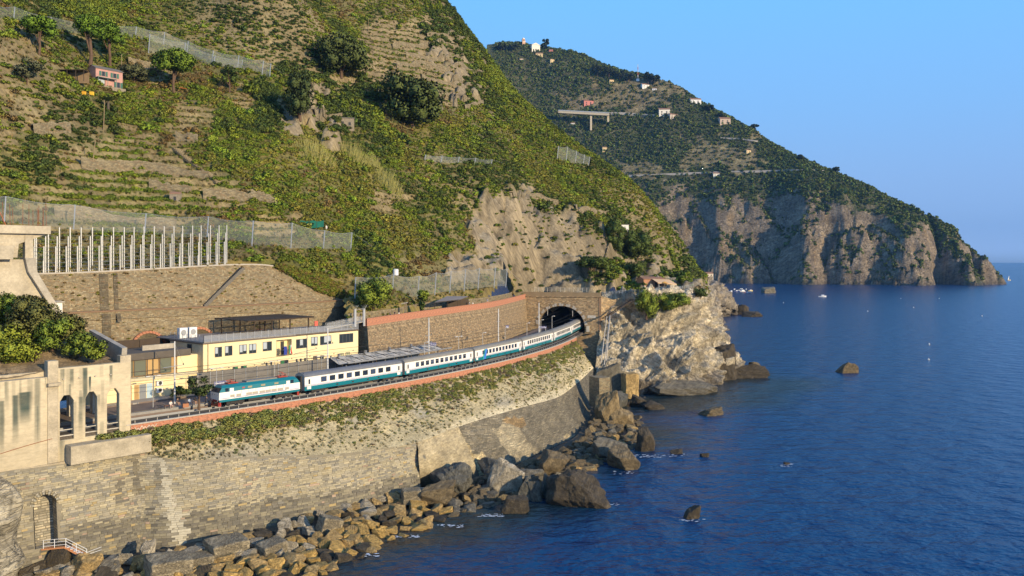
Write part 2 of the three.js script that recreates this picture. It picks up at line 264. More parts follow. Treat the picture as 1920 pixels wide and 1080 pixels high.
/* the headland across the bay */
const HEAD = (() => {
  const sky = [[935, 88, 1900], [985, 93, 1900], [1060, 110, 1880], [1110, 130, 1860], [1200, 155, 1830], [1250, 165, 1810], [1290, 186, 1790], [1340, 216, 1760], [1400, 241, 1730], [1450, 271, 1700], [1500, 296, 1660], [1540, 316, 1625], [1580, 331, 1600], [1640, 356, 1570], [1700, 390, 1540], [1770, 411, 1510], [1800, 436, 1490], [1840, 485, 1470], [1858, 506, 1462]];
  const pts = sky.map(P3); for (const [px, py, D] of sky) { const p = P3([px, py, D]); pts.push([p[0] + 40, D + 170, p[2] - 75]); }
  const shore = [[1290, 1560], [1350, 1520], [1420, 1495], [1480, 1440], [1560, 1440], [1640, 1430], [1740, 1392], [1800, 1392], [1850, 1440], [1872, 1500]];
  for (const [px, D] of shore) { const x = (px - HX) * D / FOC; pts.push([x, D, 0], [x + (px > 1830 ? 40 : 0), D - 45, -45]); }
  pts.push(...[[1250, 430, 1580], [1250, 350, 1640], [1330, 430, 1562], [1330, 345, 1630], [1420, 450, 1532], [1420, 350, 1600], [1500, 430, 1482], [1500, 330, 1575], [1600, 430, 1470], [1600, 362, 1535], [1700, 450, 1425], [1700, 400, 1485], [1800, 480, 1412],
    [1100, 330, 1700], [1150, 290, 1735], [1250, 290, 1705], [1350, 280, 1685], [1450, 305, 1640], [1100, 215, 1800], [1200, 232, 1775], [1300, 235, 1745], [1000, 165, 1850], [1100, 165, 1832], [1000, 300, 1720], [950, 200, 1790], [1180, 420, 1600], [1200, 500, 1560]].map(P3), [-250, 1900, 560], [-250, 2150, 520], [920, 1640, -60], [1000, 1500, -80], [700, 1900, 60]);
  return spline2(pts);
})();
const GUL = [[483, 58, 22], [762, 62, 24], [560, 16, 12], [835, 16, 8], [352, 22, 20]];
function headBase(x, d) {
  const y0 = HEAD(x, d), low = smooth(250, 150, y0); let g = 0;
  for (const [c, a, w] of GUL) g += a * smooth(240, 90, y0) * Math.exp(-(((x - c - .2 * y0 + 14 * n3(y0 * .02, c, 1)) / w) ** 2));
  g += (46 * fbm(x * .011 + y0 * .004, y0 * .012, 3, 4) + 16 * ridge(x * .035 + y0 * .012, y0 * .03, 5, 3)) * low;
  let y = low > 0 ? HEAD(x, d - g * low) : y0;
  y += (1 - low) * 9 * fbm(x * .012, 2, d * .012, 4) + low * (9 * ridge(x * .03, y * .03, d * .03, 4) - 3);
  return y + 2 * fbm(x * .08, 1, d * .08, 3);
}
const KS = 3.4, KX0 = -60, KD0 = 1370, KNX = 300, KND = 180, headY = new Float32Array(KNX * KND);
const kx = (i) => KX0 + i * KS, kd = (j) => KD0 + j * KS;
for (let j = 0; j < KND; j++) for (let i = 0; i < KNX; i++) headY[j * KNX + i] = headBase(kx(i), kd(j));
function head(x, d) { const u = (x - KX0) / KS, v = (d - KD0) / KS, i = clamp(Math.floor(u), 0, KNX - 2), j = clamp(Math.floor(v), 0, KND - 2), a = u - i, b = v - j, q = (p, r) => headY[(j + r) * KNX + i + p]; return lerp(lerp(q(0, 0), q(1, 0), a), lerp(q(0, 1), q(1, 1), a), b); }
function onHead(px, py) { const ux = (px - HX) / FOC, uy = -(py - HY) / FOC; for (let D = 1375; D < 1975; D += 1.5) { const h = head(ux * D, D); if (h >= CAM_Y + uy * D) return v3(ux * D, h, -D); } return null; }
function headDry(px, py) { px += 60 * n3(px * .018, py * .03, 1) + 20 * n3(px * .06, py * .06, 4); py += 34 * n3(px * .02, py * .03, 8); return (px > 1105 && px < 1290 && py > 150 && py < 205) || (px > 1270 && px < 1440 && py > 258 && py < 320) || (px > 1150 && px < 1230 && py > 240 && py < 330 && py > 300) || (px > 1060 && px < 1120 && py > 175 && py < 200); }
structure('headland', gridMesh(KNX, KND, kx, kd, (i, j) => headY[j * KNX + i], (i, j) => Math.max(headY[j * KNX + i], headY[(j + 1) * KNX + i], headY[(j + 1) * KNX + i + 1]) > -3, (x, y, d) => {
  const e = 4, gx = (head(x + e, d) - head(x - e, d)) / (2 * e), gd = (head(x, d + e) - head(x, d - e)) / (2 * e), ny = 1 / Math.hypot(1, gx, gd), [px, py] = pixel(x, y, -d);
  const rock = smooth(.62, .42, ny + .3 * fbm(x * .02, y * .02, d * .02, 3)) * lerp(1, .25, smooth(215, 265, y)), dry = headDry(px, py), wet = smooth(7, 2, y), m = .8 + .7 * fbm(x * .05, y * .06, d * .05, 4);
  return [0, 1, 2].map((k) => clamp(lerp(lerp(dry ? [.30, .25, .12][k] : [.085, .10, .03][k], lerp([.31, .25, .175][k], [.36, .255, .13][k], smooth(.1, .4, fbm(x * .03, y * .03, 4, 2))), rock) * m, [.06, .055, .05][k], wet * .8), .01, .8));
}, (x, y, d) => [x + .2 * d, y + .5 * d]), plain([1.6, 1.58, 1.55], .95, 0, { map: scaled(T.rock, 60), bumpMap: scaled(T.rockH, 45), bumpScale: 3, vertexColors: true }));

/* rows of points joined into one surface: rocks, banks and walls that are not height fields */
function curve(pts, n) { const c = new THREE.CatmullRomCurve3(pts, false, 'centripetal'); return Array.from({ length: n }, (_, i) => c.getPoint(i / (n - 1))); }
function loft(rows, n, m, shape, color, uvm) { // rows of control points from bottom to top; n along, m up
  const R = rows.map((r) => curve(r, n)), pos = [], col = [], uv = [], idx = [], cols = [];
  for (let i = 0; i < n; i++) cols.push(curve(R.map((r) => r[i]), m));
  const g = new THREE.BufferGeometry();
  let along = 0;
  for (let i = 0; i < n; i++) { if (i) along += cols[i][0].distanceTo(cols[i - 1][0]); let up = 0; for (let j = 0; j < m; j++) { if (j) up += cols[i][j].distanceTo(cols[i][j - 1]); const p = cols[i][j]; pos.push(p.x, p.y, p.z); uv.push(along, up); } }
  for (let i = 0; i < n - 1; i++) for (let j = 0; j < m - 1; j++) { const a = i * m + j, b = a + m; idx.push(a, b, b + 1, a, b + 1, a + 1); }
  g.setIndex(idx); g.setAttribute('position', new THREE.Float32BufferAttribute(pos, 3)); g.computeVertexNormals();
  const N = g.attributes.normal, Q = g.attributes.position;
  if (shape) for (let k = 0; k < N.count; k++) { const p = v3().fromBufferAttribute(Q, k), q = v3().fromBufferAttribute(N, k), s = shape(p, (Math.floor(k / m)) / (n - 1), (k % m) / (m - 1)); p.addScaledVector(q, s); Q.setXYZ(k, p.x, p.y, p.z); }
  if (color) { for (let k = 0; k < N.count; k++) { const p = v3().fromBufferAttribute(Q, k); col.push(...color(p, Math.floor(k / m) / (n - 1), (k % m) / (m - 1))); } g.setAttribute('color', new THREE.Float32BufferAttribute(col, 3)); }
  g.setAttribute('uv', new THREE.Float32BufferAttribute(uvm ? uv.map((_, k) => { const p = v3().fromBufferAttribute(Q, k >> 1); return uvm(p)[k & 1]; }) : uv, 2));
  g.computeVertexNormals(); return g;
}
const strata = (p, a = 1) => a * (3.4 * ridge(p.x * .045 + .04 * p.y, p.y * .05, p.z * .045, 3) + 2.4 * (.5 - Math.abs(n3(p.x * .12 + p.y * .11, p.y * .10 - p.x * .05, p.z * .12)) * 3) + .8 * ridge(p.x * .3 + p.y * .22, p.y * .5 - p.x * .15, p.z * .3, 3) - 2.2);
function blocky(p, f = .16) { const q = n3(p.x * f * .5 + p.y * .03, p.y * f * .7, p.z * f * .5) * 5; return (Math.floor(q) + smooth(.6, 1, q - Math.floor(q))) * .55; }
const rockTone = (a, b, dark = [.10, .085, .07]) => (p) => { const t = smooth(-.3, .35, fbm(p.x * .09 + p.y * .06, p.y * .14, p.z * .09, 4)), m = .82 + .6 * fbm(p.x * .35 + p.y * .3, p.y * .6, p.z * .35, 3), w = smooth(6.5, 2.5, p.y + 2 * n3(p.x * .1, 1, p.z * .1)), seam = 1 - .42 * smooth(.05, .01, Math.abs(n3(p.x * .16 + p.y * .12, p.y * .13 - p.x * .05, p.z * .16))) - .4 * smooth(.06, .01, Math.abs(n3(p.x * .4 + p.y * .3 + 9, p.y * .4, p.z * .4))); return [0, 1, 2].map((k) => clamp(lerp(lerp(a[k], b[k], t) * m * seam, dark[k], w * .8), .02, .75)); };
// the sea cliff beyond the tunnel
structure('sea_cliff', loft([
  [onLevel(1105, 745, -1), onLevel(1180, 752, -1), onLevel(1240, 746, -1), onLevel(1300, 737, -1), onLevel(1362, 722, -1), onLevel(1398, 712, -1), at(1384, 690, 345)],
  [at(1115, 712, 262), at(1180, 715, 266), at(1240, 700, 272), at(1300, 690, 278), at(1350, 690, 296), at(1376, 680, 305), at(1366, 665, 345)],
  [at(1120, 660, 275), at(1180, 655, 277), at(1240, 650, 281), at(1295, 640, 288), at(1335, 640, 304), at(1356, 648, 314), at(1345, 640, 350)],
  [at(1128, 605, 283), at(1180, 590, 286), at(1240, 590, 289), at(1290, 585, 296), at(1325, 592, 312), at(1342, 604, 322), at(1335, 590, 355)],
  [at(1128, 566, 287), at(1180, 558, 289), at(1240, 556, 293), at(1290, 552, 302), at(1318, 556, 320), at(1330, 566, 330), at(1325, 560, 365)],
  [at(1130, 552, 296), at(1180, 548, 300), at(1240, 545, 306), at(1285, 543, 316), at(1305, 543, 332), at(1316, 544, 345), at(1316, 545, 380)],
], 280, 150, (p, u, v) => (strata(p, 1) + blocky(p, .22) * 1.6 + .55 * ridge(p.x * .8 + p.y * .5, p.y * .9, p.z * .8, 2) + 1.1 * blocky({ x: p.x + p.y * .6, y: p.y - p.x * .4, z: p.z }, .55)) * Math.min(1, (1 - v) * 6 + .2), rockTone([.42, .37, .28], [.76, .66, .48]), (p) => [p.x - .3 * p.z, p.y + .4 * p.x]), matRock);
structure('sea_cliff', loft([
  [at(1300, 606, 566), onLevel(1345, 598, -1), onLevel(1385, 592, -1), onLevel(1402, 588, -1), at(1385, 575, 740)],
  [at(1300, 570, 570), at(1345, 568, 600), at(1372, 572, 634), at(1378, 574, 655), at(1370, 570, 740)],
  [at(1300, 545, 580), at(1338, 540, 605), at(1358, 550, 640), at(1362, 556, 660), at(1350, 555, 740)],
  [at(1290, 530, 590), at(1325, 524, 615), at(1345, 528, 650), at(1350, 534, 680), at(1340, 540, 740)],
], 70, 50, (p, u, v) => 1.6 * strata(p) + blocky(p, .1) * 2, rockTone([.26, .23, .19], [.46, .39, .29]), (p) => [p.x - .3 * p.z, p.y + .4 * p.x]), matRock);

structure('sea_cliff', (() => { const tl = [[72, 322], [85, 345], [93, 385], [102, 425], [120, 490], [139, 560], [160, 650]], y = (x, d) => Number.isFinite(hill(x - 1, d)) && d < 560 ? hill(x - 1, d) : 26; return loft([tl.map(([x, d]) => v3(x + 9, -1.5, -d + 3)), tl.map(([x, d]) => v3(x + 5, 12, -d + 2)), tl.map(([x, d]) => v3(x + 2, y(x, d) - 6, -d)), tl.map(([x, d]) => v3(x - 1.5, y(x, d) + .6, -d))], 110, 40, (p, u, v) => (1.1 * strata(p) + blocky(p)) * Math.min(1, (1 - v) * 5), rockTone([.26, .23, .19], [.5, .42, .3]), (p) => [p.x - .3 * p.z, p.y + .4 * p.x]); })(), matRock);

/* the bank under the line, between its brick parapet and the sea walls */
const BANK_TOP = [];  // foot of the parapet
for (let s = -20; s <= 152; s += 8) BANK_TOP.push(tp(s, -2.9, RAIL - 1.5));
const WALL_TOP = [[262, 846, 125.2], [333, 863, 126], [410, 860, 129], [480, 856, 133], [560, 854, 137], [633, 851, 141], [710, 842, 147], [780, 830, 153], [860, 800, 166], [950, 772, 182], [1000, 758, 193], [1045, 745, 205], [1085, 716, 232], [1113, 690, 262]].map((a) => at(...a));
structure('embankment', loft([WALL_TOP, curve(WALL_TOP, 23).map((p, i) => p.clone().lerp(curve(BANK_TOP, 23)[i], .5).add(v3(0, .25, 0))), BANK_TOP], 260, 46, (p, u, v) => .55 * fbm(p.x * .3, p.y * .3, p.z * .3, 4) * Math.min(1, v * 5) * Math.min(1, (1 - v) * 5), (p, u, v) => {
  const m = .85 + .5 * fbm(p.x * .2, p.y * .3, p.z * .2, 4), g = smooth(.05, .35, fbm(p.x * .12, p.y * .2 + 3, p.z * .12, 3)), edge = smooth(.16, .06, v) * smooth(.5, .62, u); return [0, 1, 2].map((k) => clamp(lerp(lerp([.58, .49, .285][k], [.46, .41, .29][k], g), [.78, .67, .43][k], edge) * m, .05, .8));
}, (p) => [p.x * .75 - p.z * .66, p.y * 1.4 - p.z * .4]), plain([1.75, 1.72, 1.62], .96, 0, { map: scaled(T.ground, 5), bumpMap: scaled(T.groundH, 2.5), bumpScale: .16, vertexColors: true }));

/* the sea */
{
  const wav = octaves(6, 301, 5), small = octaves(10, 333, 4), H = (u, v) => wav(u * 1, v * 1), e = 1 / 1024;
  const normal = tex(1024, 1024, (u, v) => { const k = 9, gx = (H((u + e) % 1, v) - H((u - e + 1) % 1, v)) * k, gy = (H(u, (v + e) % 1) - H(u, (v - e + 1) % 1)) * k, l = Math.hypot(gx, gy, .22); return [.5 - gx / l * .5, .5 - gy / l * .5, .5 + .11 / l]; }, false);
  const bump = tex(1024, 1024, (u, v) => .6 * small(u, v) + .4 * wav((u * 2) % 1, (v * 2) % 1), false);
  const g = new THREE.BufferGeometry(), pos = [], uv = [], col = [], idx = [], nx = 120, nd = 160;
  const shoal = [...WALL_TOP.map((p) => [p.x, -p.z - 14]), [23, 205], [30, 245], [52, 256], [75, 266], [90, 292], [-64, 104]];
  for (let j = 0; j < nd; j++) { const d = 40 * Math.pow(300, j / (nd - 1)); for (let i = 0; i < nx; i++) { const x = (i / (nx - 1) * 3.6 - 1.6) * d; pos.push(x, 0, -d); uv.push(x, d);
    let near = 1e9; for (const [a, b] of shoal) near = Math.min(near, Math.hypot(x - a, d - b)); const t = smooth(34, 6, near + 14 * n3(x * .05, 1, d * .05));
    col.push(lerp(.0002, .018, t), lerp(.044, .034, t), lerp(.138, .036, t)); } }
  for (let j = 0; j < nd - 1; j++) for (let i = 0; i < nx - 1; i++) { const a = j * nx + i, b = a + nx; idx.push(a, a + 1, b + 1, a, b + 1, b); }
  g.setIndex(idx); g.setAttribute('position', new THREE.Float32BufferAttribute(pos, 3)); g.setAttribute('uv', new THREE.Float32BufferAttribute(uv, 2)); g.setAttribute('color', new THREE.Float32BufferAttribute(col, 3)); g.computeVertexNormals();
  structure('sea', g, new THREE.MeshPhysicalMaterial({ color: 0xffffff, vertexColors: true, roughness: .24, ior: 1.33, normalMap: scaled(normal, 30, 21), specularIntensity: .78, normalScale: new THREE.Vector2(.55, .55), bumpMap: scaled(bump, 8, 5), bumpScale: .13 }));
}
/* ---------- walls and engineered structures ---------- */
const brickStone = masonry(1024, 26, 2.0, [[.33, .26, .15], [.28, .225, .135], [.38, .31, .19], [.24, .20, .13], [.35, .30, .20], [.31, .215, .12]], [.24, .20, .13], 11, .18);
const pathStone = masonry(1024, 24, 1.7, [[.36, .245, .135], [.29, .205, .12], [.44, .32, .18], [.22, .175, .11], [.38, .29, .18]], [.26, .2, .12], 12, .18);
const slateStone = masonry(1024, 26, 2.6, [[.34, .31, .25], [.28, .26, .21], [.40, .365, .285], [.44, .39, .29], [.24, .23, .19]], [.17, .155, .12], 13, .24);
const redBrick = masonry(512, 16, 2.4, [[.46, .17, .085], [.40, .14, .07], [.52, .21, .11], [.42, .17, .10]], [.50, .30, .2], 14, .14, .2);
const stoneMat = (t, m, bs, c = [1, 1, 1]) => plain(c, .93, 0, { map: scaled(t.map, m), bumpMap: scaled(t.bump, m), bumpScale: bs });
const M = {
  wall: stoneMat(brickStone, 6, .08, [1.0, .98, .93]), pathWall: stoneMat(pathStone, 7, .09), portal: stoneMat(pathStone, 9, .06, [1.15, 1.12, 1.05]), slate: stoneMat(slateStone, 9, .06, [1.2, 1.18, 1.12]), red: stoneMat(redBrick, 1.6, .01), dryStone: stoneMat(brickStone, 6, .12, [1, 1, .95]),
  concrete: textured([.66, .57, .40], T.concrete, 9, T.fine, 2.5, .05), concreteGrey: textured([.52, .47, .38], T.concrete, 7, T.fine, 2.5, .04), pale: textured([.74, .68, .55], T.concrete, 8), coping: textured([.62, .56, .46], T.grain, 3),
  galv: plain([.46, .47, .47], .5, .4), steel: plain([.35, .36, .37], .5, .6), dark: plain([.035, .035, .035], .7), rust: plain([.26, .085, .035], .9), white: plain([.78, .78, .76], .5), black: plain([.015, .015, .017], .6),
  asphalt: textured([.20, .185, .17], T.grain, 6), ballast: textured([.20, .165, .13], T.ground, 1.6, T.groundH, 1.1, .08), wood: textured([.10, .07, .045], T.grain, 2),
  cream: plain([.84, .70, .40], .85, 0, { bumpMap: scaled(T.fine, 3), bumpScale: .01 }), brown: plain([.13, .10, .075], .6), glass: plain([.03, .04, .045], .08, 0), frame: plain([.10, .10, .10], .5), blind: plain([.42, .47, .5], .5), soil: textured([.42, .33, .2], T.ground, 4, T.groundH, 3, .12),
};
const seaNormal = (P, i) => { const a = P[Math.max(0, i - 1)], b = P[Math.min(P.length - 1, i + 1)], t = v3(b.x - a.x, 0, b.z - a.z).normalize(); return v3(-t.z, 0, t.x); };

{ // the tall sea wall: every stone stands out of its bed
  const TOPW = curve([at(-70, 895, 107), at(0, 885, 111.6), at(130, 868, 118), at(215, 854, 122.6), ...WALL_TOP.slice(0, 8)], 120);
  const BASEW = TOPW.map((p, i) => p.clone().addScaledVector(seaNormal(TOPW, i), .17 * (p.y + 1)).setY(-1));
  const w = thing('sea_wall', 'tall battered sea wall of coursed grey and ochre stones above the boulders', 'sea wall', v3(0, 0, 0));
  const len = [0]; for (let i = 1; i < TOPW.length; i++) len.push(len[i - 1] + TOPW[i].distanceTo(TOPW[i - 1])); const L = len[len.length - 1];
  const point = (u, y, out = 0) => { let i = 0; while (i < len.length - 2 && len[i + 1] < u) i++; const f = clamp((u - len[i]) / (len[i + 1] - len[i])), a = TOPW[i].clone().lerp(TOPW[i + 1], f), b = BASEW[i].clone().lerp(BASEW[i + 1], f), t = (a.y - y) / (a.y + 1); return a.lerp(b, t).addScaledVector(seaNormal(TOPW, i), out); };
  const topAt = (u) => point(u, 99).y > 90 ? (() => { let i = 0; while (i < len.length - 2 && len[i + 1] < u) i++; return lerp(TOPW[i].y, TOPW[i + 1].y, clamp((u - len[i]) / (len[i + 1] - len[i]))); })() : 0;
  let uN = 0, best = 1e9; for (let u = 0; u < 40; u += .1) { const p = point(u, 8), [px] = pixel(p.x, p.y, p.z), e = Math.abs(px - 86); if (e < best) { best = e; uN = u; } }
  const niche = (u, y, m = 0) => y > 3.9 - m && Math.abs(u - uN) < 1.5 + m && y < 9.8 + m + Math.sqrt(Math.max(0, 1 - ((u - uN) / (1.5 + m)) ** 2)) * 1.5;
  const core = new B(); for (let u = 0; u < L; u += .5) { const tp0 = topAt(u + .25); for (let y = -1; y < tp0; y += .5) if (!niche(u + .25, y + .25)) core.quad(point(u, y), point(u + .5, y), point(u + .5, Math.min(tp0, y + .5)), point(u, Math.min(tp0, y + .5)), u, y); }
  core.put('mortar_bed', textured([.34, .30, .21], T.grain, 3, T.fine, 2, .05), w);
  const nb = new B(), q = (du, y, o) => point(uN + du, y, o);
  for (let y = 3.5; y < 11; y += .5) { nb.quad(q(-1.8, y, -2.6), q(1.8, y, -2.6), q(1.8, y + .5, -2.6), q(-1.8, y + .5, -2.6), 0, y); nb.quad(q(-1.5, y, 0), q(-1.5, y, -2.6), q(-1.5, y + .5, -2.6), q(-1.5, y + .5, 0), 0, y); nb.quad(q(1.5, y, -2.6), q(1.5, y, 0), q(1.5, y + .5, 0), q(1.5, y + .5, -2.6), 0, y); }
  for (let k = 0; k < 14; k++) { const a0 = k / 14 * Math.PI, a1 = (k + .88) / 14 * Math.PI, A = (a, r, o) => q(Math.cos(a) * r, 9.8 + Math.sin(a) * r, o), v = new B(); v.quad(A(a0, 1.45, .14), A(a0, 2, .14), A(a1, 2, .14), A(a1, 1.45, .14)).quad(A(a0, 1.45, -2.6), A(a0, 1.45, .14), A(a1, 1.45, .14), A(a1, 1.45, -2.6)); v.put('arch_stone', k % 2 ? M.slate : M.dryStone, w); }
  nb.quad(q(-1.8, 11.4, 0), q(1.8, 11.4, 0), q(1.8, 11.4, -1.5), q(-1.8, 11.4, -1.5)); nb.quad(q(-1.5, 3.9, 0), q(1.5, 3.9, 0), q(1.5, 3.9, -1.5), q(-1.5, 3.9, -1.5));
  nb.put('niche', M.slate, w);
  const drain = Array.from({ length: 40 }, () => [rr(2, L - 3), rr(4, 11)]);
  const stones = []; let y = -.6;
  while (y < 15) {
    const h = rr(.22, .36) * (y < 5 ? 1.2 : 1); let u = rr(-.5, 0);
    while (u < L) {
      const wd = rr(.45, 1.25) * (rnd() < .12 ? 1.6 : 1), uc = u + wd / 2, yc = y + h / 2;
      if (uc > 0 && uc < L && y + h < topAt(uc) + rr(-.3, .1) && !niche(u, yc, .05) && !niche(uc, yc, .05) && !niche(uc, y, .05) && !niche(u + wd, yc, .05) && !drain.some(([a, b]) => Math.abs(a - uc) < wd / 2 && Math.abs(b - yc) < h / 2)) {
        const o = .03 + rr(0, .1) + (rnd() < .06 ? .06 : 0), j = .022, A = point(u + j, y + j, o + rr(-.015, .015)), Bb = point(u + wd - j, y + j, o + rr(-.015, .015)), C = point(u + wd - j, y + h - j, o + rr(-.015, .015)), D = point(u + j, y + h - j, o + rr(-.015, .015)), a = point(u + j, y + j, -.06), b = point(u + wd - j, y + j, -.06), c = point(u + wd - j, y + h - j, -.06), d = point(u + j, y + h - j, -.06);
        stones.push({ A, Bb, C, D, a, b, c, d, u: uc, y: yc, big: wd * h / (A.z * A.z) });
      }
      u += wd;
    }
    y += h;
  }
  const nz = (u, v) => fbm(u, v, 2.2, 4), pos = point;
  const tone = (s) => {
    const low = smooth(6.8, 4.2, s.y + 1.3 * nz(s.u * .13, 5) + .035 * (s.u - 30)), r = rnd();
    let c = low > r * .9 + .08 ? pick([[.25, .225, .17], [.19, .175, .135], [.29, .26, .185], [.36, .32, .215]]) : pick([[.55, .485, .32], [.50, .44, .295], [.43, .39, .285], [.58, .50, .32], [.32, .30, .24], [.51, .455, .33]]);
    if (rnd() < .03) c = [.55, .42, .2]; if (rnd() < .015) c = [.55, .40, .28];
    const p = s.A, [px] = pixel(p.x, p.y, p.z); const m = rr(.82, 1.12) * (1 + .35 * nz(s.u * .2, s.y * .25)); let k = c.map((q) => q * m);
    const streak = smooth(20, 6, Math.abs(px - 302 - (10 - s.y) * 3.4 + 8 * nz(3, s.y))) * smooth(.2, 2.5, 14.5 - s.y + 1); k = k.map((q, i) => lerp(q, [.78, .72, .54][i], streak * .85));   // lime run-off
    for (const [cx, hw, y0, y1] of [[246, 14, 7.5, 14.5], [288, 9, 8, 13.6], [55, 16, 4, 12], [212, 12, 7, 12]]) { const d = smooth(hw, hw * .3, Math.abs(px - cx - (14 - s.y) * 1.5)) * smooth(y0, y0 + 2, s.y) * smooth(y1 + .5, y1 - 1, s.y); k = k.map((q, i) => lerp(q, [.13, .115, .085][i], d * .7)); }
    return k;
  };
  stones.sort((a, b) => b.big - a.big);
  const mat = plain([1, 1, 1], .94, 0, { vertexColors: true, map: scaled(T.grain, 1.7), bumpMap: scaled(T.fine, 1.2), bumpScale: .02 });
  const shape = (list) => { const g = new B(), col = []; for (const s of list) { const c = tone(s); g.quad(s.A, s.Bb, s.C, s.D, s.u, s.y).quad(s.D, s.C, s.c, s.d, s.u, s.y).quad(s.a, s.b, s.Bb, s.A, s.u, s.y).quad(s.a, s.A, s.D, s.d, s.u, s.y).quad(s.Bb, s.b, s.c, s.C, s.u, s.y); for (let i = 0; i < 30; i++) col.push(...c); } const q2 = g.make(); q2.setAttribute('color', new THREE.Float32BufferAttribute(col, 3)); return q2; };
  for (const s of stones.slice(0, 299)) mesh('stone', shape([s]), mat, w);
  tag(mesh('stone_courses', shape(stones.slice(299)), mat, w), null, null, null, 'stuff');
}
{ // sloping slate panels of the second sea wall, patched with pale mortar
  const top = WALL_TOP.slice(7), base = [onLevel(790, 925, -1), onLevel(850, 925, -1), onLevel(910, 902, -1), onLevel(960, 884, -1), onLevel(1010, 860, -1), onLevel(1062, 838, -1), onLevel(1104, 812, -1)].map((p) => p);
  const mid = curve(top, 7).map((p, i) => p.clone().lerp(base[i], .52).add(v3(0, .5, 0)));
  const g = loft([base, mid, curve(top, 7)], 300, 90, (p, u, v) => .12 * fbm(p.x * .5, p.y * .6, p.z * .5, 3) + (u < .27 ? .5 * fbm(p.x * .35, p.y * .4, p.z * .35, 4) : 0), (p, u, v) => {
    const m = .88 + .5 * fbm(p.x * .2, p.y * .35, p.z * .2, 4); let c = [.68, .67, .63]; const mix = (t, q) => { c = c.map((x, k) => lerp(x, q[k], t)); }, [px0, py0] = pixel(p.x, p.y, p.z), px = px0 + 12 * n3(p.x * .35, p.y * .4, p.z * .35), py = py0 + 8 * n3(p.x * .4, 3, p.z * .4);
    if (inside([[760, 850], [775, 822], [858, 808], [890, 850], [918, 900], [760, 950]], px, py)) mix(1, [1.35, 1.2, .86]); else if (inside([[866, 838], [900, 850], [944, 890], [914, 896]], px, py)) mix(1, [1.7, 1.55, 1.18]); else if (inside([[918, 803], [964, 795], [1012, 856], [990, 880], [942, 830]], px, py)) mix(1, [1.25, 1.2, 1.05]); else if (inside([[1056, 818], [1074, 813], [1094, 838], [1076, 846]], px, py)) mix(1, [1.65, 1.5, 1.15]); else if (inside([[938, 790], [968, 778], [985, 800], [965, 806]], px, py)) mix(.8, [1.0, .74, .42]);
    mix(.7 * smooth(.13, .02, v + .06 * n3(u * 30, 2, 1)), [.36, .34, .30]);
    return c.map((x) => clamp(x * m, .05, 2));
  });
  const w = thing('slate_wall', 'sloping slate-faced sea wall with pale mortar patches below the bank', 'sea wall', v3(0, 0, 0));
  mesh('slate_face', g, plain([1.25, 1.22, 1.15], .94, 0, { map: scaled(slateStone.map, 9), bumpMap: scaled(slateStone.bump, 9), bumpScale: .14, vertexColors: true }), w);
  mesh('mortar_panel', loft([[onLevel(788, 922, -1), onLevel(848, 920, -.6), onLevel(900, 900, -.2)], [at(784, 872, 151.5), at(836, 862, 158), at(880, 848, 164.5)], [at(781, 829.5, 153.3), at(820, 815, 159.6), at(857, 801, 165.6)]], 60, 50, (p) => .3 + .5 * fbm(p.x * .35, p.y * .4, p.z * .35, 4), (p) => { const q = .8 + .6 * fbm(p.x * .3, p.y * .4, p.z * .3, 4), k = smooth(.22, .3, fbm(p.x * .16 + 3, p.y * .2, p.z * .16, 3)), l = smooth(3.5, 1, p.y + n3(p.x, 1, p.z)); return [0, 1, 2].map((i) => lerp(lerp([.56, .48, .31][i], [.22, .22, .2][i], k) * q, [.2, .18, .14][i], l * .8)); }, (p) => [p.x, p.y * 1.5]), plain([1.6, 1.55, 1.45], .95, 0, { map: scaled(T.ground, 5), bumpMap: scaled(T.groundH, 2.5), bumpScale: .15, vertexColors: true }), w);
  const st = new B(), A = top[0], Z = base[0]; st.quad(v3(Z.x - .3, -1, Z.z + .3), v3(Z.x + .5, -1, Z.z - .1), v3(A.x + .4, A.y - .1, A.z), v3(A.x - .3, A.y - .1, A.z + .2)); st.put('end_wall', M.dryStone, w);
}
{ // stone toe block below the tunnel corner
  const o = thing('masonry_block', 'square ochre masonry block at the seaward corner of the bank', 'block', at(1124, 742, 226), .5); new B().box(0, 1.2, 0, 3.6, 8.4, 5).put('block', M.dryStone, o);
}
const UW = curve([v3(-112, 42.3, -121), at(75, 513, 147), at(190, 509, 155), at(300, 503, 163), at(440, 496, 174), at(500, 497, 180), at(560, 509, 186), at(600, 522, 191), at(625, 535, 196.5), at(650, 562, 203)], 90);
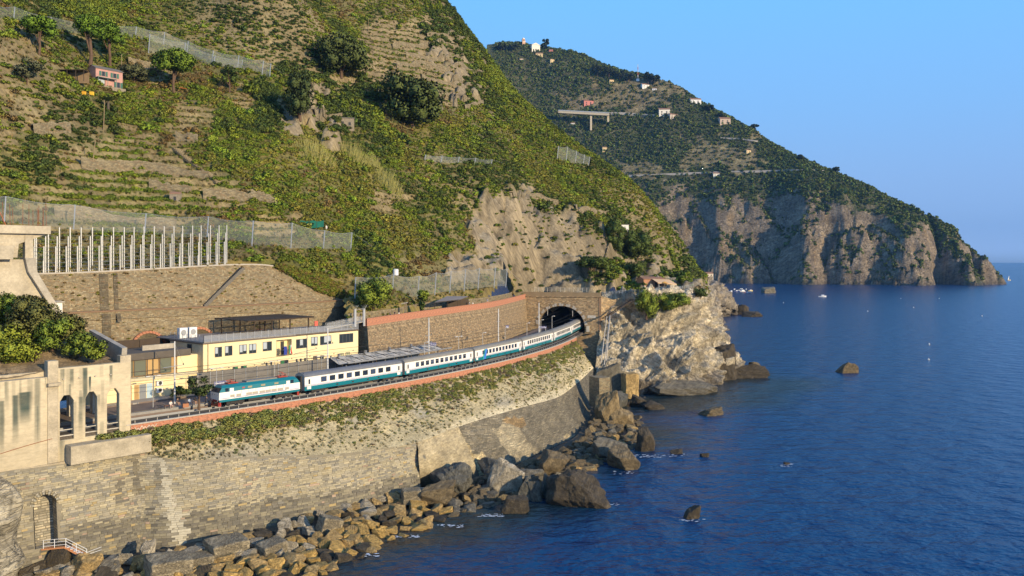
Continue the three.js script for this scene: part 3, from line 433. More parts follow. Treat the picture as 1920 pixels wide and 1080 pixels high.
{ // the great retaining wall behind the station, in two tiers
  const w = thing('retaining_wall', 'great two-tiered brown stone retaining wall behind the yellow station building', 'wall', v3(0, 0, 0)), up = new B(), lo = new B(), led = new B(), top = new B(), red = new B();
  let u = 0; const nn = UW.map((_, i) => seaNormal(UW, i)), O = (i, o, y) => UW[i].clone().addScaledVector(nn[i], o).setY(y);
  for (let i = 0; i < UW.length - 1; i++) {
    const l = UW[i].distanceTo(UW[i + 1]), y0 = UW[i].y, y1 = UW[i + 1].y, lY = 35.2;
    if (y0 > lY) { up.quad(O(i, .9, lY), O(i + 1, .9, lY), O(i + 1, .2, Math.max(lY, y1)), O(i, .2, y0), u, lY); top.quad(O(i, .25, y0 + .12), O(i + 1, .25, y1 + .12), O(i + 1, -2.2, y1 + .12), O(i, -2.2, y0 + .12), u, 0).quad(O(i, .25, y0 - .15), O(i + 1, .25, y1 - .15), O(i + 1, .25, y1 + .12), O(i, .25, y0 + .12), u, 0); }
    lo.quad(O(i, 2.6, 19), O(i + 1, 2.6, 19), O(i + 1, 1.7, lY - .25), O(i, 1.7, lY - .25), u + 3, 19); red.quad(O(i, 1.85, lY - .25), O(i + 1, 1.85, lY - .25), O(i + 1, 1.85, lY), O(i, 1.85, lY), u, 0).quad(O(i, 1.85, lY), O(i + 1, 1.85, lY), O(i + 1, .7, lY + .05), O(i, .7, lY + .05), u, 0); led.quad(O(i, 1.95, lY - 1.75), O(i + 1, 1.95, lY - 1.75), O(i + 1, 1.95, lY - 1.5), O(i, 1.95, lY - 1.5), u, 0).quad(O(i, 1.95, lY - 1.5), O(i + 1, 1.95, lY - 1.5), O(i + 1, 1.6, lY - 1.5), O(i, 1.6, lY - 1.5)); u += l;
  }
  up.put('upper_tier', M.wall, w); lo.put('lower_tier', M.wall, w); red.put('brick_ledge', textured([.34, .215, .125], T.grain, 2), w); led.put('string_course', M.wall, w); top.put('coping', M.coping, w);
  const frameAt = (px) => { let b = 0; for (let i = 0; i < UW.length; i++) { const [x] = pixel(UW[i].x, 0, UW[i].z); if (x < px) b = i; } return b; };
  const dirty = stoneMat(brickStone, 8, .07, [.5, .5, .5]), rb = stoneMat(brickStone, 8, .07, [1.1, .75, .62]);
  for (const [px, wd, m, y0, y1] of [[197, .8, dirty, 20, 42.3], [207, .35, rb, 35.3, 42.6], [218, .4, dirty, 33, 42.4], [380, .4, rb, 36, 42.8], [427, .4, rb, 36, 41]]) { const i = frameAt(px), b = new B(); for (const [ya, yb, oa, ob] of [[Math.max(35.3, y0), y1, 1.05, .4], [y0, 34.6, 2.7, 1.9]]) { if (yb <= ya || (ya === y0 && y0 > 35)) continue; const A = O(i, oa, ya), C = O(i, ob, yb), t = v3(-nn[i].z, 0, nn[i].x).multiplyScalar(-wd); b.quad(A.clone().sub(t), A.clone().add(t), C.clone().add(t), C.clone().sub(t), 0, ya); } b.put('pilaster', m, w); }
  { const a = frameAt(392), b2 = frameAt(455), b = new B(); for (let k = 0; k < 30; k++) { const f = k / 30, i = Math.round(lerp(a, b2, f)), q = UW[a].clone().lerp(UW[b2], f + .016), y = lerp(35.3, 43.2, f); b.box(q.x + nn[i].x * 1.0, y + .1, q.z + nn[i].z * 1.0, .75, .5, 1.1, Math.atan2(-nn[i].x, nn[i].z) * -1 + 0); } b.put('stairway', textured([.22, .2, .165], T.grain, 2), w); }
  for (const [px, py, r] of [[276, 640, 3.0], [375, 631, 2.9], [478, 632, 2.6]]) { const i = frameAt(px), n = nn[i], cen = O(i, 2.35, CAM_Y - (py - HY) * (-UW[i].z) / FOC - 1.2), g = thing, b = new B(), fill = new B(), ry = Math.atan2(n.x, n.z), t = v3(Math.cos(ry), 0, -Math.sin(ry)); const P = (a, rad, o = 0) => cen.clone().addScaledVector(t, Math.cos(a) * rad).add(v3(0, Math.sin(a) * rad, 0)).addScaledVector(n, o);
    for (let k = 0; k < 16; k++) { const a0 = k / 16 * Math.PI, a1 = (k + .92) / 16 * Math.PI; b.quad(P(a0, r, .3), P(a0, r + .5, .3), P(a1, r + .5, .3), P(a1, r, .3)).quad(P(a0, r, -.1), P(a0, r, .3), P(a1, r, .3), P(a1, r, -.1)).quad(P(a0, r + .5, .3), P(a0, r + .5, -.2), P(a1, r + .5, -.2), P(a1, r + .5, .3)); fill.tri(cen.clone().addScaledVector(n, .05), P(a0, r, .05), P(k / 16 * Math.PI + Math.PI / 16, r, .05), [0, 0], [P(a0, r).x, P(a0, r).y], [P(a1, r).x, P(a1, r).y]); }
    const f2 = (y) => fill.quad(P(Math.PI, r, .05).setY(y), P(0, r, .05).setY(y), P(0, r, .05), P(Math.PI, r, .05), 0, y); f2(cen.y - 4); b.put('brick_arch', M.red, w); fill.put('arch_infill', M.dryStone, w); }
}
{ // row of galvanised posts on top of the retaining wall
  const w = thing('post_barrier', 'comb of tall galvanised posts strung with wires on top of the retaining wall', 'barrier', v3(0, 0, 0)), line = curve(UW.slice(0, 62), 400), L = line.map((p, i) => i ? 0 : 0); for (let i = 1; i < 400; i++) L[i] = L[i - 1] + line[i].distanceTo(line[i - 1]);
  const on = (u, o) => { let i = 1; while (i < 398 && L[i] < u) i++; const n = seaNormal(line, i); return line[i].clone().addScaledVector(n, -o); };
  const u0 = (() => { for (let u = 0; u < L[399]; u += .1) { const p = on(u, 1); if (pixel(p.x, p.y, p.z)[0] > 66) return u; } return 0; })(), u1 = (() => { for (let u = 0; u < L[399]; u += .1) { const p = on(u, 1); if (pixel(p.x, p.y, p.z)[0] > 430) return u; } return 20; })();
  const rows = [[.5, 2.3, 1.35], [1.5, 5.0, -.25], [1.8, 6.9, .2], [2.1, 8.6, .65]], post = {}; for (const [o, h] of rows) post[h] = new B().box(0, h / 2, 0, .15, h, .05).box(-.07, h / 2, 0, .03, h, .15).box(.07, h / 2, 0, .03, h, .15).make();
  const wires = new B();
  for (const [o, h, s] of rows) { let prev; for (let u = u0 + s; u < u1; u += 1.95) { const p = on(u, o), m = mesh('post', post[h], M.galv, w); m.position.copy(p); m.rotation.y = .8; if (prev) for (let y = .5; y < h; y += (h < 3 ? 1.4 : .72)) wires.tube(prev.clone().add(v3(0, y, 0)), p.clone().add(v3(0, y, 0)), .018, .018, 3, false); prev = p; } }
  wires.put('wire', M.galv, w);
}
{ // side wall of the coast path, with its red brick parapet
  const PW = curve([at(688, 604, 181), at(760, 592, 197), at(850, 578, 220), at(920, 567, 243), at(960, 558, 268), at(986, 551, 291)], 80), nn = PW.map((_, i) => seaNormal(PW, i)), w = thing('path_wall', 'brown stone wall behind the coaches topped by a red brick parapet', 'wall', v3(0, 0, 0)), st = new B(), rd = new B(), cp = new B(); let u = 0;
  const O = (i, o, y) => PW[i].clone().addScaledVector(nn[i], o).setY(y), top = (i) => lerp(31.7, 32.6, i / 79);
  for (let i = 0; i < 79; i++) { const l = PW[i].distanceTo(PW[i + 1]); st.quad(O(i, 1.0, 18.5), O(i + 1, 1.0, 18.5), O(i + 1, .1, top(i + 1) - 1.75), O(i, .1, top(i) - 1.75), u, 18.5).quad(O(i, .1, top(i) - 1.75), O(i + 1, .1, top(i + 1) - 1.75), O(i + 1, -.3, top(i + 1) - 1.7), O(i, -.3, top(i) - 1.7)); rd.quad(O(i, 0, top(i) - 1.75), O(i + 1, 0, top(i + 1) - 1.75), O(i + 1, 0, top(i + 1)), O(i, 0, top(i)), u, 0).quad(O(i + 1, -.35, top(i + 1) - 1.9), O(i, -.35, top(i) - 1.9), O(i, -.35, top(i)), O(i + 1, -.35, top(i + 1)), u, 0); cp.quad(O(i, .06, top(i) + .01), O(i + 1, .06, top(i + 1) + .01), O(i + 1, -.42, top(i + 1) + .01), O(i, -.42, top(i) + .01), u, 0); u += l; }
  const e = O(0, 1, 18.5), f = v3(-38.5, 18.5, -186); st.quad(f, e, O(0, .1, 29.95), f.clone().setY(31)); 
  st.put('stone_face', M.pathWall, w); rd.put('brick_parapet', M.red, w); cp.put('coping', textured([.50, .25, .15], T.grain, 2), w);
  const pth = new B(), inner = TOE.slice(10, 16).map(([x, d]) => v3(x, 0, -d)), IN = curve(inner, 80); for (let i = 0; i < 79; i++) { const y0 = top(i) - 1, y1 = top(i + 1) - 1; pth.quad(O(i, -.3, y0), O(i + 1, -.3, y1), IN[i + 1].clone().setY(y1), IN[i].clone().setY(y0), u, 0); }
  structure('footpath', pth.make(), M.asphalt);
  const bk = new B(); for (let i = 0; i < 79; i++) { const y0 = top(i) - 1.2, h = 2.2 * Math.sin(Math.min(1, i / 8) * 1.57) + .5 * n3(i * .3, 1, 1); bk.quad(IN[i].clone().setY(y0), IN[i + 1].clone().setY(y0), IN[i + 1].clone().setY(y0 + 2.2), IN[i].clone().setY(y0 + 2.2), i * 1.5, 0); }
  const rw = thing('path_bank_wall', 'low dry stone wall along the land side of the coast path', 'wall', v3(0, 0, 0)); bk.put('stone_face', M.dryStone, rw);
}
const PORT = v3(4.6, 0, -290.3), PA = -12.8 * Math.PI / 180;
{ // tunnel mouth
  const w = thing('tunnel_portal', 'stone tunnel portal with a wide round arch swallowing the train', 'tunnel portal', PORT, PA);
  const cx = 13.4, hw = 8.5, sp = 21.0, ap = 28.4, sh = new THREE.Shape(); sh.moveTo(-.5, 4); sh.lineTo(27.6, 4); sh.lineTo(27.6, 31.6); sh.lineTo(-.5, 31.6); sh.closePath();
  const hole = new THREE.Path(); hole.moveTo(cx - hw, 18.6); hole.lineTo(cx - hw, sp); hole.absellipse(cx, sp, hw, ap - sp, Math.PI, 0, true); hole.lineTo(cx + hw, 18.6); hole.closePath(); sh.holes.push(hole);
  const g = new THREE.ExtrudeGeometry(sh, { depth: 3, bevelEnabled: false, curveSegments: 40 }); g.translate(0, 0, -3); mesh('stone_face', g, M.portal, w);
  const vs = new B(), E = (a, k, z) => v3(cx + Math.cos(a) * (hw + k), sp + Math.sin(a) * (ap - sp + k), z);
  for (let k = 0; k < 34; k++) { const a0 = k / 34 * Math.PI, a1 = (k + .9) / 34 * Math.PI, r = .8 + .25 * (k % 2), b = new B(), z = .12 + .06 * rnd(); b.quad(E(a0, .0, z), E(a0, r, z), E(a1, r, z), E(a1, .0, z)).quad(E(a0, 0, -.5), E(a0, 0, z), E(a1, 0, z), E(a1, 0, -.5)).quad(E(a0, r, z), E(a0, r, -.1), E(a1, r, -.1), E(a1, r, z)); b.put('voussoir', k % 3 ? M.coping : M.pathWall, w); }
  const tn = new B(); for (let k = 0; k < 24; k++) { const a0 = k / 24 * Math.PI, a1 = (k + 1) / 24 * Math.PI, F = (a, z) => v3(cx + Math.cos(a) * hw * 1.002, sp + Math.sin(a) * (ap - sp) * 1.002, z); tn.quad(F(a0, -75), F(a0, -2.9), F(a1, -2.9), F(a1, -75)); } tn.quad(v3(cx + hw, 18, -75), v3(cx + hw, 18, -2.9), v3(cx + hw, sp, -2.9), v3(cx + hw, sp, -75)).quad(v3(cx - hw, 18, -2.9), v3(cx - hw, 18, -75), v3(cx - hw, sp, -75), v3(cx - hw, sp, -2.9)).quad(v3(cx - hw, 18, -75), v3(cx + hw, 18, -75), v3(cx + hw, ap, -75), v3(cx - hw, ap, -75)); tn.put('tunnel_lining', textured([.10, .09, .08], T.grain, 4), w);
  new B().span(-.8, 31.6, -.9, 27.9, 32.0, .35).put('string_course', M.portal, w); new B().span(-.6, 32.0, -.6, 27.7, 33.3, .05).put('parapet', textured([.40, .29, .16], T.grain, 4, T.fine, 2, .05), w); new B().span(-.6, 31.4, -.9, 27.7, 31.6, -9).put('deck', M.asphalt, w);
  new B().span(22.9, 24.2, 0, 25.8, 25.2, .15).put('panel', M.pale, w); new B().span(22.5, 19.3, 0, 23.6, 21.4, .5).put('junction_box', M.pale, w); new B().span(22.4, 18.5, 0, 24.4, 18.7, 1.2).put('bracket_slab', M.dark, w);
  const q = new B(); q.span(27.0, 4, -.2, 27.75, 31.6, .12); q.put('quoin', textured([.48, .30, .17], T.grain, 3), w);
  for (const [x, y, z] of [[8.4, 27.2, .2], [17.5, 27, .2]]) new B().tube(v3(x, y - 2.3, z - .5), v3(x, y, z - .5), .09, .09, 6).put('hanger', M.galv, w);
  const rail = thing('deck_railing', 'pale railing on the deck above the tunnel arch', 'railing', PORT, PA); for (let x = 3; x < 23.5; x += 1.6) new B().box(x, 34.1, -3.2, .12, 1.5, .12).put('post', M.pale, rail); for (let k = 0; k < 5; k++) new B().box(13, 33.7 + k * .3, -3.2, 20.4, .05, .05).put('rail', M.pale, rail);
  const wg = thing('wing_wall', 'beige stone wing wall between the tunnel mouth and the sea cliff', 'wall', v3(0, 0, 0)), b = new B(), a = [v3(31.4, 5, -284), at(1150, 690, 284).setY(5), at(1186, 600, 292).setY(22)]; b.quad(a[0], a[1], at(1150, 562, 290), v3(31.4, 32.2, -284)); b.quad(a[1], a[2], at(1184, 553, 294), at(1150, 562, 290)); b.put('stone_face', M.portal, wg);
}
/* ---------- the line itself ---------- */
{
  const b = new B(); sweep(b, [[-2.5, 18.4], [-2.3, 19.05], [2.1, 19.05]], -60, 215, 3); structure('track_bed', b.make(), M.ballast);
  const p = new B(); sweep(p, [[2.0, 19], [2.0, 20.0], [9.8, 20.05], [9.8, 20.3], [13.6, 20.3]], -60, 212, 3); structure('platform', p.make(), textured([.27, .205, .165], T.grain, 3));
  const yl = new B(); sweep(yl, [[2.75, 20.012], [2.95, 20.013]], -60, 60, 3); structure('platform_line', yl.make(), plain([.66, .48, .12], .8)); const ed = new B(); sweep(ed, [[9.82, 20.306], [13.4, 20.306]], -60, 18, 3); structure('platform_walk', ed.make(), textured([.52, .47, .40], T.grain, 3));
  const ge = new B(); sweep(ge, [[1.98, 19.6], [1.98, 20.016], [2.7, 20.016]], -60, 200, 3); structure('platform_edge', ge.make(), textured([.42, .40, .36], T.grain, 2));
  const t = thing('railway_track', 'seaside railway track under the train on ballast beside the brick parapet', 'railway track', v3(0, 0, 0)); for (const o of [-.75, .75]) { const r = new B(); sweep(r, [[o - .04, 19.2], [o - .04, 19.48], [o + .04, 19.48]], -60, 215, 3); r.put('rail', M.steel, t); }
  const w = thing('brick_parapet', 'long low red brick parapet with pale coping along the seaside track', 'parapet', v3(0, 0, 0)), s = new B(), c = new B(); sweep(s, [[-3.0, 17.6], [-3.0, 19.12]], -15.5, 150, 2); s.put('brick_face', M.red, w); sweep(c, [[-3.08, 19.1], [-3.08, 19.28], [-2.55, 19.28], [-2.55, 18.6]], -15.5, 150, 2); c.put('coping', textured([.62, .57, .48], T.grain, 2), w);
  { const gp = new B(), t0 = track(-14.2, -3.02), u = v3(Math.cos(t0.th), 0, -Math.sin(t0.th)); const P = (a, y) => v3(t0.x, y, -t0.d).addScaledVector(u, a); const zz = [[0, .3, .9], [.5, .2, .7], [1.1, .4, 1], [1.6, .2, .8], [2.2, .45, .95], [2.8, .2, .9], [3.4, .5, 1]]; for (let k = 0; k < zz.length - 1; k++) { gp.bar(P(zz[k][0], 17.8 + zz[k][1]), P(zz[k + 1][0], 17.8 + zz[k + 1][2]), .03, .09); gp.bar(P(zz[k][0], 17.8 + zz[k][2]), P(zz[k][0] + .3, 17.8 + zz[k][1]), .03, .08); } gp.put('graffiti', M.pale, w); }
  const f = thing('low_railing', 'black low railing with white stub posts on the parapet coping', 'railing', v3(0, 0, 0)), rl = new B(); sweep(rl, [[-2.42, 19.35], [-2.42, 19.72], [-2.36, 19.72]], -15, 150, 2); rl.put('cable_tray', M.black, f); const sg = new B().box(0, .2, 0, .1, .44, .1).make(); for (let k = -14; k < 150; k += 1.75) { const m = mesh('post', sg, M.coping, f), q = track(k, -2.5); m.position.set(q.x, 19.25, -q.d); m.rotation.y = q.th; }
}
/* ---------- gallery, abutment, station buildings ---------- */
const GA = 47 * Math.PI / 180, L0 = (s, off, y = 0) => tp(s, off, y);   // straight frame at the near end of the line
const frameAtS = (o, s, off, y = 0) => { const t = track(s, off); o.position.set(t.x, y, -t.d); o.rotation.y = t.th; return o; };
{
  const g = frameAtS(thing('railway_gallery', 'weathered concrete rockfall gallery with three openings over the near platform end', 'gallery'), 0, -2.9), C = M.concrete;
  const st = textured([.62, .53, .37], T.concrete, 6, T.fine, 2, .06), dk = textured([.20, .17, .12], T.concrete, 3);
  const stain = (() => { const s0 = seed; seed = 4242; const N = [1024, 512], X = [-46, 32], Y = [14, 16.6], marks = []; for (let k = 0; k < 46; k++) { const x = rr(-46, -14.8), y1 = rnd() < .6 ? (x < -25.3 ? 27.9 : 28.9) : rr(19, 27); marks.push([x, rr(.1, .5), y1, y1 - rr(2, 8), rr(.12, .4)]); }
    for (const m of [[-30.8, .5, 25.8, 18, .75], [-29.6, 1.0, 26.1, 20.5, .8], [-32.5, .4, 25.2, 16, .6], [-23.4, .35, 28.8, 25.4, .6], [-21.6, .45, 28.8, 20, .7], [-20.9, .22, 27.4, 24.5, .8], [-17.8, .3, 28.8, 25.3, .6], [-22.2, .4, 24.5, 18, .5], [-28, .5, 27.9, 16, .5]]) marks.push(m); seed = s0; const a = octaves(6, 611, 6), f = octaves(64, 640, 3);
    const t = tex(N[0], N[1], (u, v) => { const x = X[0] + u * X[1], y = Y[0] + v * Y[1]; let k = 1; for (const [mx, w, y1, y0, s] of marks) { const dx = Math.abs(x - mx + .5 * (a(u, v * .2) - .5)) / w, dy = smooth(y1 + .05, y1 - .15, y) * smooth(y0, lerp(y0, y1, .6), y); k *= 1 - s * dy * smooth(1.1, .35, dx) * (.6 + .8 * a(v, u)); } const b = (.62 + .6 * a(u, v)) * (.86 + .28 * f(u, v)) * (Math.abs((y * 1.1) % 1 - .5) > .46 ? .92 : 1); return [S(clamp(.8 * b * k)), S(clamp(.8 * b * (.08 + .92 * k))), S(clamp(.8 * b * (.12 + .88 * k)))]; });
    t.repeat.set(1 / X[1], 1 / Y[1]); t.offset.set(-X[0] / X[1], -Y[0] / Y[1]); return plain([.76, .645, .43], .92, 0, { map: t, bumpMap: scaled(T.fine, 2), bumpScale: .06 }); })();
  const sh = new THREE.Shape([[-25.4, 15.3], [-14.9, 15.3], [-14.9, 29.0], [-25.4, 29.0]].map((p) => new THREE.Vector2(...p)));
  for (const [a, b, t] of [[-25.0, -23.0, 25.0], [-21.5, -19.7, 25.1], [-18.4, -16.5, 25.2]]) { const h = new THREE.Path(); h.moveTo(a, 18.3); h.lineTo(a, t - .9); h.lineTo(a + .55, t); h.lineTo(b - .55, t); h.lineTo(b, t - .9); h.lineTo(b, 18.3); h.closePath(); sh.holes.push(h); }
  const fg = new THREE.ExtrudeGeometry(sh, { depth: 1.0, bevelEnabled: true, bevelSize: .06, bevelThickness: .06, bevelSegments: 1 }); fg.translate(0, 0, -.95); mesh('facade', fg, stain, g);
  new B().span(-16.4, 14.5, .1, -14.8, 30.1, -1.3).put('pillar', st, g); new B().span(-26.6, 15.3, .25, -25.2, 30.2, -1.2).put('pillar', st, g);
  new B().span(-26.7, 26.6, .9, -25.0, 27.0, .05).put('drip_ledge', st, g); for (const x of [-24.6, -22.4, -20.2, -18]) new B().span(x, 27.3, .35, x + .25, 27.45, .02).put('drain_spout', M.coping, g);
  new B().span(-50, 15.0, .08, -26.6, 27.9, -1.2).put('retaining_wall', st, g); new B().quad(v3(-50, 15.2, .1), v3(-26.6, 15.2, .1), v3(-26.6, 27.85, .1), v3(-50, 27.85, .1), -50, 15.2).put('wall_face', stain, g);
  new B().span(-24.2, 15.0, 2.4, -12.6, 17.7, 0).put('footing', textured([.58, .50, .35], T.concrete, 4, T.fine, 2, .05), g); new B().span(-50, 12.6, .35, -12.7, 15.25, -3).put('footing', st, g);
  new B().span(-46, 26.4, -1.2, -15, 27.8, -16).put('roof_slab', st, g);
  for (const x of [-24.3, -20.6, -17.1]) new B().span(x, 19.5, -9.4, x + 1.5, 26.4, -10.6).put('inner_pillar', M.pale, g);
  for (const [y, z] of [[19.7, -.4], [18.9, -.1]]) new B().span(-25, y, z, -16, y + .12, z - .15).put('guard_rail', M.pale, g);
  const cp = new B(); cp.bar(v3(-15.4, 29.9, -1), v3(-15.7, 32.0, -14), .8, 2.6); cp.put('side_parapet', M.concreteGrey, g);
  new B().span(-24.3, 27.9, -1.2, -46, 28.6, -1.9).put('kerb', st, g);
  const rb = frameAtS(thing('rusty_cable', 'rusty cable with dead creepers hanging across the concrete wall', 'cable'), 0, -2.9), cb = new B(); let pv; for (let k = 0; k <= 12; k++) { const p = v3(-38 + k, 16.8 + k * .19 - .02 * (k - 6) * (6 - k) * -.3, .25); if (pv) cb.tube(pv, p, .045, .045, 4); pv = p; } cb.put('cable', M.rust, rb);
  const bx = frameAtS(thing('concrete_box', 'pale concrete parapet box behind the gallery roof beside the glazed building', 'building'), -15.5, 15.6); new B().span(-3.0, 22, 0, 2.6, 32.0, -.5).span(-3, 31.5, -.5, -2.5, 32, -5).span(2.2, 22, -.5, 2.6, 32, -5).span(-3, 22, -5, 2.6, 32, -5.4).put('wall', M.pale, bx);
  const wb = frameAtS(thing('white_hut', 'small white box hut behind the sloping concrete buttress', 'hut'), -17.7, 24); new B().span(-.5, 30, 0, 1.7, 37.4, -3).put('wall', plain([.8, .78, .70], .8), wb); new B().span(-1, 37.4, .3, 2.0, 37.6, -3.3).put('roof', M.concreteGrey, wb);
}
structure('gallery_soil', loft([
  [L0(-48, -2, 28.0), L0(-38, -2, 27.9), L0(-30, -2.0, 28.2), L0(-26, -1.8, 28.7), L0(-20, -1.8, 28.6), L0(-15.8, -1.8, 28.8)],
  [L0(-48, 3, 31), L0(-38, 3, 30.6), L0(-30, 3, 30.2), L0(-26, 3, 30.1), L0(-20, 3, 30.0), L0(-15.8, 3, 29.4)],
  [L0(-48, 9, 36), L0(-38, 9, 35.2), L0(-30, 9, 34.0), L0(-26, 9, 33.4), L0(-20, 9, 31.8), L0(-15.8, 9, 30.2)],
  [L0(-48, 16, 40), L0(-38, 16, 39), L0(-30, 16, 37.2), L0(-26, 16, 36), L0(-20, 16, 33.4), L0(-15.8, 16, 31)]], 90, 50, (p) => .35 * fbm(p.x * .5, p.y * .5, p.z * .5, 4), (p) => { const m = .8 + .7 * fbm(p.x * .6, 1, p.z * .6, 3); return [.40 * m, .31 * m, .20 * m]; }, (p) => [p.x, p.z]), matGround);
{
  const a = frameAtS(thing('concrete_abutment', 'concrete abutment with a cantilevered slab and sloping buttress above the shrubs', 'abutment'), 0, 16), C = textured([.64, .555, .40], T.concrete, 8, T.fine, 2, .04);
  const prism = (pts, z0, z1) => { const s = new THREE.Shape(pts.map((p) => new THREE.Vector2(...p))), g = new THREE.ExtrudeGeometry(s, { depth: z1 - z0, bevelEnabled: true, bevelSize: .05, bevelThickness: .05, bevelSegments: 1 }); g.translate(0, 0, z0); return g; };
  mesh('face_wall', prism([[-50, 30], [-18.3, 30], [-18.6, 35.2], [-22.5, 42.8], [-22.9, 45], [-50, 45]], -2, -.6), C, a);
  mesh('buttress', prism([[-24.2, 45.3], [-22.7, 45.3], [-22.5, 43], [-18.0, 34.6], [-18.0, 32], [-18.6, 32], [-19, 34.6], [-23.7, 43]], -2.2, .3), textured([.58, .52, .41], T.concrete, 6, T.fine, 2, .05), a);
  new B().span(-24.1, 44.5, -1.5, -22.9, 49.3, -.2).put('pillar', C, a);
  mesh('corbel', prism([[-50, 45.4], [-25.2, 45.4], [-25, 47.6], [-20.6, 49.4], [-20.6, 50.5], [-50, 50.5]], -2.6, -.4), C, a);
  mesh('soffit_beam', prism([[-50, 45.1], [-26.2, 45.1], [-26, 47.2], [-50, 47.2]], -.4, 1.0), C, a); mesh('slab', prism([[-50, 49.3], [-20.5, 49.3], [-20.5, 50.55], [-50, 50.55]], -5.5, .4), C, a);
  for (let k = 0; k < 13; k++) { const x = [-27.2, -26, -25.4, -24.4, -23.3, -22.5, -22.2, -21.8, -21.6, -21.35, -21.2, -21.05, -20.9][k]; new B().tube(v3(x, 50.4, -.4 - (k % 3) * .7), v3(x + rr(-.1, .1), 50.4 + rr(2.9, 4.1), -.4 - (k % 3) * .7), .04, .04, 5).put('rebar', M.rust, a); }
  new B().tube(v3(-26.9, 50.5, 0), v3(-27.9, 53, 0), .05, .05, 5).put('rebar', plain([.55, .14, .05], .8), a);
}
/* yellow station building */
const FO = v3(-57.5, 0, -149), FA = 51.3 * Math.PI / 180, FC = Math.cos(FA), FSn = Math.sin(FA);
const fx = (px, off = 0) => { const k = (px - HX) / FOC; return (k * (149 + off * FC) - (-57.5 - off * FSn)) / (FC - k * FSn); };       // photo column to metres along the front
const fy = (px, py, off = 0) => CAM_Y - (py - HY) * (149 + fx(px, off) * FSn + off * FC) / FOC;
const W28 = { glass: M.glass, frame: M.frame };
function windowOn(parent, x0, y0, x1, y1, z, opts = {}) { // frame proud of the wall, sashes, pane with half-drawn blind
  const w = Math.abs(x1 - x0), h = y1 - y0, n = opts.n ?? Math.max(1, Math.round(w / 1.1)), f = new B(), t = .09;
  f.span(x0, y0, z + .06, x1, y0 + t, z - .1).span(x0, y1 - t, z + .06, x1, y1, z - .1).span(x0, y0 + t, z + .06, x0 + t, y1 - t, z - .1).span(x1 - t, y0 + t, z + .06, x1, y1 - t, z - .1);
  for (let k = 1; k < n; k++) { const x = lerp(x0, x1, k / n); f.span(x - .04, y0 + t, z + .05, x + .04, y1 - t, z - .08); }
  const m = f.put(opts.name ?? 'window', opts.frame ?? M.frame, parent);
  new B().span(x0 + t, y0 + t, z + .02, x1 - t, y1 - t, z).put('pane', opts.pane ?? M.glass, m);
  if (opts.blind) for (let k = 0; k < n; k++) if ((opts.blind >> k) & 1) new B().span(lerp(x0, x1, k / n) + .1, y0 + h * (.2 + .25 * rnd()), z + .035, lerp(x0, x1, (k + 1) / n) - .1, y1 - t - .01, z + .02).put('blind', M.blind, m);
  return m;
}
